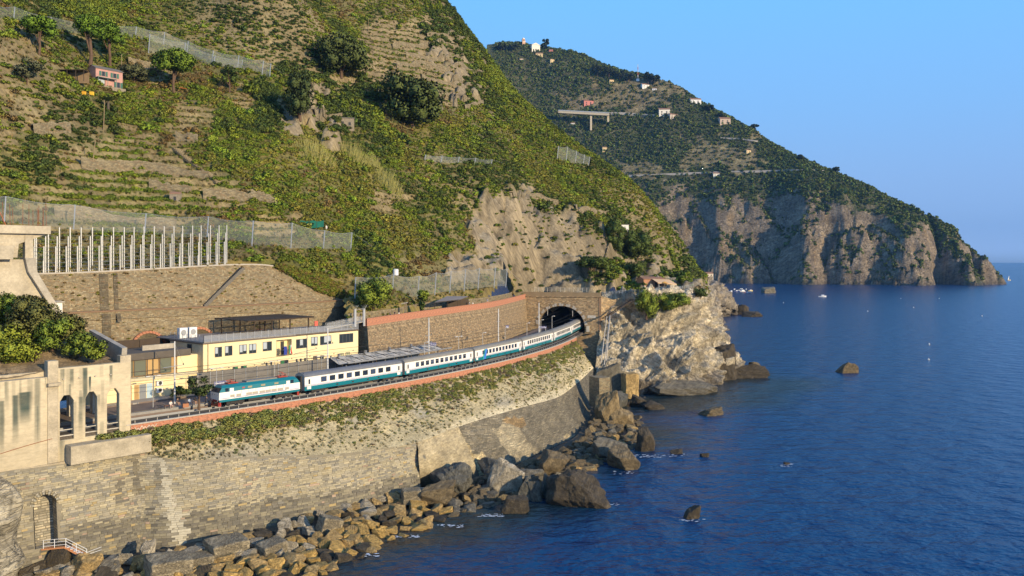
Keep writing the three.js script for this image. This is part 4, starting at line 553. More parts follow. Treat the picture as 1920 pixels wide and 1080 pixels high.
{
  const b = thing('station_building', 'long two-storey cream yellow station building with roof terrace behind the locomotive', 'building', FO, FA), T0 = 29.2, LEN = fx(671.5);
  const lx0 = fx(518), lx1 = fx(547), ly0 = fy(530, 667), ly1 = fy(530, 637);
  const s = new THREE.Shape([[0, 19.3], [LEN, 19.3], [LEN, T0], [0, T0]].map((p) => new THREE.Vector2(...p))), h = new THREE.Path([[lx0, ly0], [lx0, ly1], [lx1, ly1], [lx1, ly0]].map((p) => new THREE.Vector2(...p))); s.holes.push(h);
  const g = new THREE.ExtrudeGeometry(s, { depth: .3, bevelEnabled: false }); g.translate(0, 0, -.3); mesh('wall', g, M.cream, b);
  const sd = new B(); sd.quad(v3(0, 19.3, -12), v3(0, 19.3, -.3), v3(0, T0, -.3), v3(0, T0, -12)); sd.put('wall', textured([.80, .66, .42], T.grain, 8), b); new B().span(LEN - .02, 19.3, -.32, LEN - .3, T0, -12).put('wall', M.cream, b);
  new B().span(lx0, ly0, -1.6, lx1, ly1, -1.9).span(lx0 - .2, ly0, -.3, lx0, ly1, -1.6).span(lx1, ly0, -.3, lx1 + .2, ly1, -1.6).span(lx0, ly0 - .2, -.3, lx1, ly0, -1.9).put('loggia', M.cream, b);
  new B().span(lx0 + .3, ly0, -1.5, lx0 + 1.1, ly1 - .5, -1.6).put('door', M.dark, b); new B().span(lx1 - 1.6, ly0, -1.5, lx1 - .8, ly1 - .5, -1.6).put('door', M.dark, b);
  const lr = new B(); for (let x = lx0; x <= lx1; x += .22) lr.span(x, ly0, -.04, x + .04, ly0 + 1.05, -.08); lr.span(lx0, ly0 + 1.05, -.02, lx1, ly0 + 1.12, -.1); lr.put('balcony_rail', M.dark, b);
  new B().span(-.15, T0, .12, LEN * .56, T0 + .22, -12.2).span(LEN * .56, T0 + .15, .12, LEN + .1, T0 + .37, -12.2).put('roof_edge', M.brown, b);
  new B().span(.1, T0 + .2, -.15, LEN, T0 + .42, -21).put('terrace_floor', textured([.40, .37, .33], T.grain, 3), b);
  new B().span(-.02, 24.15, .015, LEN, 24.22, 0).put('string_course', textured([.78, .62, .36], T.grain, 4), b); new B().tube(v3(.9, 19.6, .1), v3(.9, T0, .1), .06, .06, 6).put('downpipe', M.brown, b);
  const U = [[402.5, 416, 650.5, 669.5, 1], [421.5, 435.5, 648.5, 667, 1], [448.5, 462.5, 646, 664, 3], [466.7, 480.5, 644.5, 662.5, 3], [492.5, 509.5, 640.5, 658, 1], [555, 575, 635.5, 653, 2], [583, 595.5, 631.5, 648.5, 3], [600, 621, 629.5, 646, 6], [636, 662, 625.5, 642.5, 0]];
  for (const [a, c, y0, y1, bl] of U) windowOn(b, fx(a), fy((a + c) / 2, y1), fx(c), fy((a + c) / 2, y0), .0, { blind: bl, n: c - a > 23 ? 4 : c - a > 18 ? 3 : 2 });
  const green = plain([.02, .20, .06], .6);
  for (const [a, c, y0, y1, gr] of [[436, 446, 687.5, 697.5, 1], [451.5, 462.5, 685.5, 695.5, 1], [525.5, 540.5, 675, 686, 2], [498, 501, 679.5, 690, 0], [507, 510, 678.5, 689, 0], [554.5, 557.5, 673, 683, 0], [562, 565.5, 672, 682, 0], [570, 573.5, 671, 681, 0], [587, 595, 667, 677, 3], [600, 607, 666, 676, 0], [636, 644, 662, 671, 4], [648, 656, 660, 670, 4]]) {
    const w = windowOn(b, fx(a), fy((a + c) / 2, y1), fx(c), fy((a + c) / 2, y0), 0, { n: c - a > 7 ? 2 : 1, pane: gr === 4 ? plain([.5, .5, .3], .3) : gr === 3 ? plain([.16, .12, .07], .7) : M.glass }); if (gr === 1 || gr === 2) new B().span(lerp(fx(a), fx(c), gr === 1 ? .42 : .08), fy((a + c) / 2, y1) + .1, .05, lerp(fx(a), fx(c), gr === 1 ? .92 : .5), fy((a + c) / 2, y0) - .1, .02).put('shutter', green, w); }
  for (const [px, py] of [[397, 693], [429, 689], [477, 684], [496, 680], [547, 672], [581, 668], [611, 667], [626, 663], [662, 657]]) new B().tube(v3(fx(px), fy(px, py), -.05), v3(fx(px), fy(px, py), .06), .13, .13, 8).put('vent', M.brown, b);
  new B().span(-.06, fy(360, 672), -4, .0, fy(360, 650), -5.6).put('side_window', M.glass, b);
  const rl = new B(), W = LEN; for (const [x0, z0, x1, z1] of [[.1, 0, W, 0], [.1, 0, .1, -12]]) { const n = Math.round(Math.hypot(x1 - x0, z1 - z0) / 1.55); for (let k = 0; k <= n; k++) { const m = mesh('railing_post', W28.rp ??= new B().box(0, .7, 0, .07, 1.5, .07).make(), M.galv, b); m.position.set(lerp(x0, x1, k / n), T0 + .3, lerp(z0, z1, k / n)); } for (let y = 0; y < 5; y++) rl.bar(v3(x0, T0 + .55 + y * .24, z0), v3(x1, T0 + .55 + y * .24, z1), .035); } rl.put('railing', M.galv, b);
  const net = new B(); net.quad(v3(.1, T0 + .4, .01), v3(W, T0 + .4, .01), v3(W, T0 + 1.6, .01), v3(.1, T0 + 1.6, .01)); net.put('railing_panel', new THREE.MeshStandardMaterial({ color: lin(.6, .62, .63), roughness: .5, transparent: true, opacity: .22, side: THREE.DoubleSide }), b);
  // pergola on the terrace
  const p = thing('roof_pergola', 'dark timber pergola standing on the roof terrace of the yellow building', 'pergola', FO, FA), y0 = T0 + .4, pg = new B(); for (const [x, z] of [[12, -13.6], [16.5, -13.9], [21.3, -13.8], [13, -3.2], [17.2, -3.4], [21.6, -3.3], [26.2, -3.2], [26, -13.4], [19, -8.5]]) new B().box(x, y0 + 1.5, z, .22, 3, .22).put('post', M.wood, p);
  pg.span(11, y0 + 2.95, -2.6, 27.2, y0 + 3.15, -2.85).span(11, y0 + 2.95, -14.2, 27.2, y0 + 3.15, -14.5).span(11, y0 + 2.95, -8.4, 27.2, y0 + 3.15, -8.6); pg.put('beam', M.wood, p); for (let x = 11; x < 27.2; x += .28) { const m = mesh('slat', W28.sl ??= new B().box(0, 0, -8.5, .2, .1, 12.2).make(), M.wood, p); m.position.set(x, y0 + 3.22, 0); }
  for (const [x, lab] of [[2.2, 'first white air conditioner box on the roof terrace corner'], [4.2, 'second white air conditioner box on the terrace, nearer the pergola']]) { const a = thing('roof_air_conditioner', lab, 'air conditioner', FO, FA, 'air conditioners on the terrace'); new B().span(x - 1.6, T0 + .5, -9.5, x, T0 + 2.5, -10.5).put('casing', M.white, a); new B().tube(v3(x - .8, T0 + 1.6, -9.49), v3(x - .8, T0 + 1.6, -9.44), .55, .55, 14).put('fan_grille', M.steel, a); }
  { const a = thing('roof_sign', 'small red notice board on the terrace railing', 'sign', FO, FA); new B().span(fx(590, 8), T0 + 1, -8, fx(590, 8) + .9, T0 + 2.1, -8.1).put('board', plain([.62, .12, .08], .6), a); new B().span(fx(590, 8) + .4, T0 + .4, -8.02, fx(590, 8) + .5, T0 + 1, -8.08).put('post', M.galv, a); }
  // flags on the balcony
  const flag = (name, lab, x, cols, lean) => { const f = thing(name, lab, 'flag', FO, FA); new B().tube(v3(x, ly0 + 1, 0), v3(x + lean, ly0 + 2.4, 1.2), .03, .03, 5).put('pole', M.white, f); cols.forEach((c, k) => { const q = new B(), A = (i, j) => { const s = (k + i) / cols.length; return v3(x + lean * (1 - s * .2) + .75 * (s - .5) + .08 * Math.sin(j * 5 + k), ly0 + 2.2 - j * 1.7 - .5 * Math.abs(s - .5), .9 - .12 * Math.cos(s * 6 + j * 3)); }; for (let j = 0; j < 4; j++) q.quad(A(0, (j + 1) / 4), A(1, (j + 1) / 4), A(1, j / 4), A(0, j / 4)); q.put('cloth', plain(c, .9, 0, { side: THREE.DoubleSide }), f); }); };
  flag('blue_flag', 'dark blue flag drooping from the balcony of the yellow building', lerp(lx0, lx1, .42), [[.03, .05, .28]], 0); flag('tricolour_flag', 'green white and red flag drooping from the balcony', lerp(lx0, lx1, .72), [[.02, .30, .10], [.8, .8, .78], [.6, .05, .05]], .15);
}
{ // glazed low building
  const b = thing('glazed_building', 'low building with a glazed upper floor and cream ground floor beside the yellow building', 'building', FO, FA), z = -2, x0 = -19, x1 = -.02;
  new B().span(x0, 19.3, z, x1, 23.6, z - 9).put('wall', M.cream, b); new B().span(x0, 23.6, z + .25, x1, 24.25, z - 9).put('floor_band', textured([.86, .76, .52], T.grain, 5), b);
  new B().span(x0, 24.25, z - .35, -4, 27.3, z - 9).put('inner_wall', textured([.62, .40, .16], T.grain, 4), b); new B().span(-4, 24.25, z, x1, 27.3, z - 9).put('wall', M.cream, b); new B().span(x0, 27.3, z + .35, x1 - 1.5, 28.5, z - 9).put('fascia', textured([.17, .145, .115], T.grain, 5), b);
  for (let k = 0; k < 5; k++) windowOn(b, -16.6 + k * 2.35, 24.4, -14.45 + k * 2.35, 27.2, z - .2, { n: 1, frame: M.brown, pane: k === 3 ? plain([.5, .32, .12], .5) : plain([.16, .17, .12], .1) });
  for (let k = 0; k < 5; k++) new B().span(-16.5 + k * 2.35, 25.2, z - .1, -14.5 + k * 2.35, 25.28, z - .15).put('handrail', M.brown, b);
  for (const [px, w, m] of [[242, .9, textured([.62, .40, .17], T.grain, 3)], [256, .8, textured([.62, .40, .17], T.grain, 3)], [267.5, 1.2, plain([.22, .235, .25], .5)], [280, 1.0, plain([.42, .55, .62], .4)]]) { const x = fx(px, 2); const d = new B().span(x - w / 2, 20.3, z + .06, x + w / 2, 22.9, z).put('door', m, b); new B().span(x + w / 2 - .15, 21.4, z + .1, x + w / 2 - .08, 21.55, z + .06).put('handle', M.galv, d); }
  new B().span(fx(233, 2), 19.4, z + 3, fx(345, 2), 20.32, z).put('plinth', textured([.5, .46, .40], T.grain, 3), b);
  for (const [py, lab] of [[718, 'upper white air conditioner on the cream wall above the platform'], [731, 'lower white air conditioner on the cream wall above the platform']]) { const a = thing('air_conditioner', lab, 'air conditioner', FO, FA, 'air conditioners on the cream wall'), x = fx(297, 2), y = fy(297, py, 2); new B().span(x - .55, y - .45, z + .5, x + .55, y + .4, z + .02).put('casing', M.white, a); new B().tube(v3(x + .1, y, z + .5), v3(x + .1, y, z + .54), .32, .32, 14).put('fan_grille', M.dark, a); }
  const rp = thing('roof_screen', 'dark timber screen on the flat roof behind the glazed building', 'screen', FO, FA); for (let k = 0; k < 4; k++) new B().span(-19 + k * 4, 28.6, -10 - .02 * k, -15.1 + k * 4, 30.1, -10.2).put('panel', M.wood, rp); new B().span(-9, 28.5, -5, -3, 29.4, -5.3).put('parapet', M.concreteGrey, b);
}
{ // noise fence, canopy
  const f = thing('noise_fence', 'grey panel fence along the platform in front of the yellow building', 'fence', v3(0, 0, 0)), mt = textured([.27, .25, .22], T.grain, 4), mt2 = textured([.24, .225, .20], T.grain, 4); let k = 0; for (let s = 2.5; s < 47; s += 2.5, k++) { const b = new B(); b.quad(tp(s, 10.4, 20.2), tp(s + 2.42, 10.4, 20.2), tp(s + 2.42, 10.4, 24.15), tp(s, 10.4, 24.15)).quad(tp(s, 10.4, 24.15), tp(s + 2.42, 10.4, 24.15), tp(s + 2.42, 10.6, 24.15), tp(s, 10.6, 24.15)).quad(tp(s + 2.42, 10.6, 20.2), tp(s, 10.6, 20.2), tp(s, 10.6, 24.15), tp(s + 2.42, 10.6, 24.15)); b.put('panel', k % 2 ? mt : mt2, f); const t = track(s - .04, 10.45); new B().box(t.x, 22.25, -t.d, .12, 4.1, .3, t.th).put('post', M.steel, f); }
  const c = thing('platform_canopy', 'butterfly platform canopy with pale roof panels behind the first coach', 'canopy', v3(0, 0, 0)), rf = textured([.62, .60, .54], T.grain, 5), fs = new B();
  for (let s = 33; s < 66; s += 4) { const b = new B(), A = (a, o, y) => tp(a, o, y); b.quad(A(s, 4.2, 23.55), A(s + 3.9, 4.2, 23.55), A(s + 3.9, 7.0, 23.0), A(s, 7.0, 23.0)).quad(A(s, 7.0, 23.0), A(s + 3.9, 7.0, 23.0), A(s + 3.9, 9.6, 24.1), A(s, 9.6, 24.1)).quad(A(s, 4.2, 23.45), A(s, 7, 22.9), A(s + 3.9, 7, 22.9), A(s + 3.9, 4.2, 23.45)); b.put('roof_panel', rf, c); const t = track(s + 2, 7); new B().box(t.x, 21.5, -t.d, .22, 3, .22, t.th).put('column', M.steel, c); for (const a of [s, s + 2]) new B().bar(A(a, 4.2, 23.7), A(a + (a === s ? 1.6 : -1.6), 9.6, 24.25), .09).put('truss', M.dark, c); }
  sweep(fs, [[4.15, 23.4], [4.15, 23.7]], 33, 68.9, 2); fs.put('fascia', M.steel, c); const fs2 = new B(); sweep(fs2, [[9.6, 24.0], [9.6, 24.35], [9.9, 24.35]], 33, 68.9, 2); fs2.put('fascia', M.steel, c); for (let s = 35; s < 68; s += 8) { const t = track(s, 9.2); new B().box(t.x, 24.6, -t.d, .45, .8, .45, t.th).put('roof_vent', M.steel, c); }
}
/* ---------- train ---------- */
const P_ = { white: plain([.84, .81, .74], .35), teal: plain([.008, .17, .21], .35), blue: plain([.06, .08, .34], .4), roof: textured([.27, .265, .25], T.grain, 6), roof2: textured([.33, .315, .27], T.grain, 6), red: plain([.34, .03, .02], .5), under: plain([.035, .032, .03], .8), seal: plain([.02, .02, .02], .7), glass: plain([.022, .032, .05], .07), glassB: plain([.05, .075, .13], .1), grille: plain([.40, .36, .29], .6), light: plain([.85, .85, .75], .2) };
const bodyLoft = (sec, x0, x1) => { const b = new B(); for (let k = 0; k < sec.length - 1; k++) { const [z0, y0] = sec[k], [z1, y1] = sec[k + 1]; b.quad(v3(x0, y0, z0), v3(x1, y0, z0), v3(x1, y1, z1), v3(x0, y1, z1), 0, k); } return b; };
const bogie = (parent, x, axles = 2) => { const g = new B(); g.box(x, .62, 0, 3.4, .34, 2.1); for (const z of [-1.05, 1.05]) g.box(x, .55, z, 3.3, .3, .12).box(x - .75, .62, z, .5, .42, .22).box(x + .75, .62, z, .5, .42, .22); const m = g.put('bogie', P_.under, parent); for (let k = 0; k < axles; k++) { const wx = x + (k - (axles - 1) / 2) * 2.5; for (const z of [-.75, .75]) { const w = new B().tube(v3(wx, .46, z - .07), v3(wx, .46, z + .07), .46, .46, 16); w.put('wheel', P_.under, m); } } };
function place(o, s0, len) { const a = track(s0 + len * .14), b = track(s0 + len * .86), th = Math.atan2(b.d - a.d, b.x - a.x); const m = track(s0 + len / 2); o.position.set((a.x + b.x) / 2 * .6 + m.x * .4, RAIL, -((a.d + b.d) / 2 * .6 + m.d * .4)); o.rotation.y = th; return o; }
{ // locomotive, nose towards -x
  const o = place(thing('locomotive', 'white and teal electric locomotive with red buffer beam leading the train', 'locomotive'), 0, 17), h = 8.1, Z = 1.45;
  const sec = (z, y0, y1, zt = z) => [[z, y0], [zt, y1]];
  for (const sgn of [1, -1]) { const q = (a, y0, y1, z0 = Z, z1 = z0, xa = -h, xb = h, xta = xa, xtb = xb) => sgn > 0 ? a.quad(v3(xa, y0, z0), v3(xb, y0, z0), v3(xtb, y1, z1), v3(xta, y1, z1)) : a.quad(v3(xb, y0, -z0), v3(xa, y0, -z0), v3(xta, y1, -z1), v3(xtb, y1, -z1));
    q(new B(), .95, 1.35, Z, Z, -h + .1, h - .1).put('sill', P_.teal, o); q(new B(), 1.35, 2.62, Z, Z, -h, h, -h + .05, h - .05).put('side_panel', P_.white, o); q(new B(), 2.62, 3.35, Z, Z - .12, -h + .05, h - .05, -h + .55, h - .55).put('upper_side', P_.teal, o); q(new B(), 3.35, 3.75, Z - .12, .75, -h + .55, h - .55, -h + .9, h - .9).put('roof_shoulder', P_.teal, o); new B().span(-h + .4, 1.5, sgn * (Z + .012), h - .2, 1.58, sgn * (Z + .002)).put('stripe', P_.blue, o); }
  new B().quad(v3(-h + .9, 3.75, .75), v3(h - .9, 3.75, .75), v3(h - .9, 3.75, -.75), v3(-h + .9, 3.75, -.75)).put('roof', P_.roof, o);
  for (const s of [-1, 1]) { const X = (x) => s * x, f = (y0, y1, x0, x1, zz = Z, zt = zz) => s < 0 ? new B().quad(v3(-x0, y0, -zz), v3(-x0, y0, zz), v3(-x1, y1, zt), v3(-x1, y1, -zt)) : new B().quad(v3(x0, y0, zz), v3(x0, y0, -zz), v3(x1, y1, -zt), v3(x1, y1, zt));
    f(1.35, 2.62, h + .0, h - .05).put('nose', P_.white, o); f(2.62, 3.35, h - .05, h - .55, Z, Z - .12).put('cab_front', P_.seal, o); f(3.35, 3.75, h - .55, h - .9, Z - .12, .75).put('roof_shoulder', P_.teal, o); f(.5, 1.35, h - .15, h, Z).put('buffer_beam', P_.red, o);
    for (const z of [-.72, .72]) { const w = s < 0 ? new B().quad(v3(-h + .06, 2.68, z - .62), v3(-h + .06, 2.68, z + .62), v3(-h + .48, 3.3, z + .58), v3(-h + .48, 3.3, z - .58)) : new B().quad(v3(h - .06, 2.68, z + .62), v3(h - .06, 2.68, z - .62), v3(h - .48, 3.3, z - .58), v3(h - .48, 3.3, z + .58)); w.geo(new B().make()); const m = w.put('windscreen', P_.glass, o); m.position.x = s * .02; new B().tube(v3(s * (h - .1), 1.2, z * 1.35), v3(s * (h + .03), 1.2, z * 1.35), .11, .11, 10).put('headlight', P_.light, o); new B().tube(v3(s * h, .95, z * 1.2), v3(s * (h + .55), .95, z * 1.2), .1, .1, 8).tube(v3(s * (h + .5), .95, z * 1.2), v3(s * (h + .6), .95, z * 1.2), .24, .24, 12).put('buffer', P_.under, o); }
    new B().box(s * (h - .25), .55, 0, .5, .7, 2.5).put('snow_plough', P_.red, o); for (const z of [-.85, 0, .85]) new B().box(s * (h + .005), 2.2, z, .03, .12, .34).put('emblem', plain([.45, .42, .38], .5), o); }
  for (const z of [1.46, -1.46]) {
    for (const x of [-6.6, 6.4]) { new B().span(x - .3, 2.65, z, x + .3, 3.28, z * .985).put('cab_window', P_.glass, o); new B().span(x + .5 * Math.sign(-x), 1.5, z * 1.003, x + 1.25 * Math.sign(-x), 3.2, z * .98).put('cab_door', P_.white, o); }
    for (const x of [-2.2, .4, 3.1]) { const w = new B(); w.span(x - .42, 2.85, z * .975, x + .42, 3.18, z * .96); w.put('porthole', plain([.35, .31, .2], .3), o); }
    for (const [x, w] of [[-5.6, .8], [-4.4, .9], [-2.4, 1.1], [-1.2, 1.1], [.2, 1.1], [1.4, 1.1], [2.6, 1.1], [3.9, 1.2], [5.3, .8]]) new B().span(x - w / 2, 1.62, z * 1.012, x + w / 2, 2.05, z).put('vent_grille', P_.grille, o);
    for (let x = -3.9; x < 4.6; x += 1.4) new B().span(x, 2.1, z * 1.004, x + .05, 2.6, z).put('panel_seam', P_.grille, o); new B().span(-3.7, 2.92, z * .97, -3.2, 3.12, z * .96).put('plate', plain([.5, .06, .05], .5), o);
  }
  for (const x of [-4.8, 4.8]) bogie(o, x); new B().box(0, .72, 0, 4.6, .5, 2.2).put('transformer', P_.under, o); new B().box(.6, 3.87, 0, 6.2, .22, 1.5).put('roof_equipment', P_.roof2, o);
  for (const s of [-1, 1]) { const x = s * 5.0, p = new B(); p.box(x, 3.92, 0, 1.9, .14, 1.3); for (const z of [-.45, .45]) p.bar(v3(x - s * .8, 3.95, z), v3(x + s * .8, 4.3, z), .06).bar(v3(x + s * .8, 4.3, z), v3(x - s * .2, s > 0 ? 4.75 : 4.42, z * .7), .05); p.bar(v3(x - s * .2, s > 0 ? 4.78 : 4.45, -.75), v3(x - s * .2, s > 0 ? 4.78 : 4.45, .75), .07); p.put('pantograph', plain([.42, .06, .04], .6), o); new B().tube(v3(x - .5, 4, .5), v3(x - .5, 4.35, .5), .09, .09, 8).tube(v3(x + .5, 4, .5), v3(x + .5, 4.35, .5), .09, .09, 8).put('insulator', P_.under, o); }
}
function coach(label, s0, len, kind, group) {
  const o = place(thing('coach', label, 'railway coach', null, 0, group), s0, len), L = len / 2 - .25, Z = 1.43;
  const side = [[1.43, 1.02], [1.45, 1.65], [1.45, 3.05], [1.40, 3.35]];
  for (const s of [1, -1]) { const q = (y0, y1, z0, z1, x0 = -L, x1 = L) => s > 0 ? new B().quad(v3(x0, y0, z0), v3(x1, y0, z0), v3(x1, y1, z1), v3(x0, y1, z1)) : new B().quad(v3(x1, y0, -z0), v3(x0, y0, -z0), v3(x0, y1, -z1), v3(x1, y1, -z1)); q(.85, 1.62, Z, Z + .02).put('skirt', P_.teal, o); q(1.62, 3.38, Z + .02, Z - .02).put('side_panel', P_.white, o); for (const y of [1.68, 1.82]) new B().span(-L, y, s * (Z + .03), L, y + .055, s * (Z + .022)).put('stripe', P_.blue, o); }
  const rf = new B(), R = []; for (let k = 0; k <= 10; k++) { const a = k / 10 * Math.PI; R.push([Math.cos(a) * (Z + .0), 3.38 + Math.sin(a) * .75]); } for (let k = 0; k < 10; k++) rf.quad(v3(-L, R[k][1], R[k][0]), v3(L, R[k][1], R[k][0]), v3(L, R[k + 1][1], R[k + 1][0]), v3(-L, R[k + 1][1], R[k + 1][0]), 0, k * .4); rf.put('roof', kind === 1 ? textured([.22, .235, .26], T.grain, 6) : P_.roof2, o);
  for (const s of [-1, 1]) { const e = new B(), sh = [[-Z, .85], [Z, .85], ...R]; for (let k = 1; k < sh.length - 1; k++) { const [a, b, c] = [sh[0], sh[k], sh[k + 1]].map(([z, y]) => v3(s * L, y, -z * s)); e.tri(a, b, c); } e.put('end_wall', s < 0 ? textured([.45, .43, .38], T.grain, 3) : P_.under, o); new B().box(s * (L + .15), 2.3, 0, .34, 2.5, 1.3).put('gangway', P_.under, o); new B().span(s * (L - .3) - .03, 4.05, -.9, s * (L - .3) + .03, 4.15, .9).put('roof_rib', P_.roof, o); }
  const nW = kind === 1 ? 9 : 11, ps = kind === 1 ? 2.13 : 1.78, w = kind === 1 ? 1.32 : 1.1;
  for (const s of [1, -1]) { for (let k = 0; k < nW; k++) { const x = (k - (nW - 1) / 2) * ps + (kind === 1 ? .2 : .3), g = new B().span(x - w / 2, 2.12, s * (Z + .045), x + w / 2, 3.1, s * (Z + .0)).put('window', P_.seal, o); new B().span(x - w / 2 + .06, 2.17, s * (Z + .055), x + w / 2 - .06, 3.05, s * (Z + .04)).put('pane', k % 3 ? P_.glass : P_.glassB, g); if (kind === 2) new B().span(x - w / 2, 2.74, s * (Z + .06), x + w / 2, 2.78, s * (Z + .05)).put('window_bar', M.galv, g); }
    for (const x of [-L + 1.05, L - 1.05]) { const d = new B().span(x - .42, 1.1, s * (Z + .03), x + .42, 3.15, s * Z).put('door', P_.white, o); new B().span(x - .2, 2.05, s * (Z + .05), x + .2, 2.95, s * (Z + .03)).put('door_window', P_.glass, d); } 
    for (const x of [-5, -1, 3, 6]) new B().box(x, 1.2, s * (Z + .02), .5, .25, .05).put('vent_grille', P_.under, o); }
  if (kind === 3) for (const s of [1, -1]) { const g = new B(); g.quad(v3(-8.6, .9, s * (Z + .06)), v3(-7.6, .9, s * (Z + .06)), v3(-6.6, 3.35, s * (Z + .06)), v3(-7.6, 3.35, s * (Z + .06))); g.put('livery_band', plain([.06, .19, .62], .4, 0, { side: THREE.DoubleSide }), o); const g2 = new B(); g2.quad(v3(-9.2, .9, s * (Z + .055)), v3(-8.5, .9, s * (Z + .055)), v3(-7.5, 3.35, s * (Z + .055)), v3(-8.2, 3.35, s * (Z + .055))); g2.put('livery_band', plain([.02, .35, .33], .4, 0, { side: THREE.DoubleSide }), o); }
  new B().box(0, .72, 0, 9, .4, 2.0).box(5.5, .75, 0, 1.6, .45, 2.2).put('underframe', P_.under, o); for (const x of [-L + 3.6, L - 3.6]) bogie(o, x);
  for (const x of [-L + .5, L - .5]) for (const s of [1]) new B().span(x - .03, 1.1, s * (Z + .08), x + .03, 3.0, s * (Z + .03)).put('grab_rail', M.white, o);
  return o;
}
['first coach behind the locomotive with wide windows and blue grey roof', 'second coach behind the locomotive with beige roof and narrower windows', 'third coach behind the locomotive with a slanting blue band on its side', 'fourth coach behind the locomotive on the curve beside the brick wall', 'fifth coach behind the locomotive, wholly in front of the tunnel mouth', 'last visible coach disappearing into the tunnel'].forEach((l, i) => coach(l, 17.2 + i * 26.4, 26.2, [1, 2, 3, 2, 2, 2][i], 'coaches of the train'));
/* ---------- masts, lamps, signs, people on the station ---------- */
{
  const mastShapes = (h) => new B().tube(v3(0, 0, 0), v3(0, h, 0), .16, .11, 10).make();
  const mast = (px, py0, py1, D, lab, arm = 0, lean = 0) => { const p = at(px, py1, D), h = at(px, py0, D).y - p.y, o = thing('catenary_mast', lab, 'mast', p, 50 * Math.PI / 180, 'catenary masts along the line'); mesh('pole', mastShapes(h), plain([.66, .66, .64], .5, .2), o); if (arm) { const y = h - arm; new B().tube(v3(-3.2, y + .1, 2.2), v3(2.6, y - .25, -1.6), .05, .05, 6).put('bracket_arm', M.galv, o); new B().tube(v3(0, h - .4, 0), v3(2.4, y - .2, -1.5), .025, .025, 5).put('stay', M.galv, o); new B().tube(v3(2.3, y - .25, -1.4), v3(2.3, y + .1, -1.4), .09, .09, 8).put('insulator', M.dark, o); } return o; };
  mast(327.5, 640, 766, 139, 'tall pale catenary mast on the platform in front of the glazed building', 4.2);
  mast(614.5, 615, 692, 163, 'catenary mast in front of the yellow building, behind the first coach', 3.2); mast(804, 596, 672, 188, 'catenary mast behind the second coach, before the brown path wall', 4);
  mast(934.5, 579, 640, 215, 'catenary mast behind the third and fourth coach on the curve', 3.3); mast(1010.5, 568, 624, 238, 'catenary mast before the tunnel arch, at its shaded edge', 2.6);
  const lamp = (px, py0, py1, D, lab, dbl) => { const p = at(px, py1, D), h = at(px, py0, D).y - p.y, o = thing('platform_lamp', lab, 'lamp post', p, 50 * Math.PI / 180, 'lamp posts on the platform'); new B().tube(v3(0, 0, 0), v3(0, h, 0), .07, .05, 8).put('pole', M.galv, o); for (const s of dbl ? [-1, 1] : [1]) { new B().box(s * .55, h + .02, 0, .95, .1, .06).put('arm', M.galv, o); new B().box(s * .95, h + .02, 0, .65, .14, .32).put('lamp_head', plain([.6, .6, .58], .4), o); } return o; };
  lamp(287, 705, 771, 135, 'double-headed lamp post on the near platform beside the seated woman', 1); lamp(406, 690, 760, 142, 'double-headed lamp post behind the locomotive cab', 1); lamp(515, 677, 712, 158, 'double-headed lamp post behind the middle of the locomotive', 1); lamp(603, 668, 700, 168, 'double-headed lamp post behind the first coach beside the canopy end', 1);
  lamp(796, 642, 672, 186, 'single-headed lamp post beside the blue name board'), lamp(860, 631, 662, 196, 'double-headed lamp post behind the joint of two coaches', 1); lamp(905, 624, 650, 207, 'single-headed lamp post before the brown path wall'); lamp(947, 615, 648, 216, 'single-headed lamp post right of a catenary mast'); lamp(988, 606, 632, 229, 'single-headed lamp post at the platform end before the tunnel'); lamp(1014, 600, 622, 240, 'lamp post standing just inside the tunnel arch shadow'); lamp(1035, 593, 616, 246, 'farthest lamp post, beside the coach roof at the tunnel mouth');
  const canvas = document.createElement('canvas'); canvas.width = 512; canvas.height = 160; const cx = canvas.getContext('2d'); cx.fillStyle = '#10206e'; cx.fillRect(0, 0, 512, 160); cx.strokeStyle = '#fff'; cx.lineWidth = 6; cx.strokeRect(10, 10, 492, 140); cx.fillStyle = '#fff'; cx.font = 'bold 92px sans-serif'; cx.textAlign = 'center'; cx.fillText('Manarola', 256, 112); const ct = new THREE.CanvasTexture(canvas); ct.colorSpace = THREE.SRGBColorSpace; const face = new THREE.MeshStandardMaterial({ map: ct, roughness: .5 });
  const sign = (px, py, D, w, h, turn, lab, post) => { const p = at(px, py, D), o = thing('station_sign', lab, 'station sign', p, turn), g = new THREE.PlaneGeometry(w, h); g.translate(0, 0, .052); mesh('lettering', g, face, o); new B().box(0, 0, 0, w + .06, h + .06, .1).put('board', plain([.05, .06, .25], .5), o); if (post) for (const x of post) new B().box(x, -h / 2 - 1.3, -.1, .1, 2.6, .1).put('post', M.galv, o); };
  sign(812, 645, 190, 1.55, .62, .35, 'blue station name board beside a mast before the brown wall', [.7]); sign(951, 612.5, 217, .75, .62, .3, 'small blue station board on a lamp post near the tunnel', []); sign(1018, 613.5, 243, 2.1, .6, .25, 'blue station name board at the dark tunnel mouth', [-.9, .9]); sign(413, 718, 146, 2.2, .62, .7, 'dark blue station name board behind the locomotive cab roof', [-1, 1]);
}
{ const w = thing('overhead_line', 'thin overhead contact wires hung along the railway line', 'wires', v3(0, 0, 0)); for (const [o, y, r] of [[.1, 25.0, .03], [.0, 26.0, .035], [6.5, 25.2, .03], [6.4, 26.2, .035]]) { const b = new B(); for (let s = -20; s < 190; s += 6) b.tube(tp(s, o, y - (y > 25.5 ? .25 * Math.cos(s * .1) : 0)), tp(s + 6, o, y - (y > 25.5 ? .25 * Math.cos((s + 6) * .1) : 0)), r, r, 4, false); b.put('wire', M.dark, w); } }
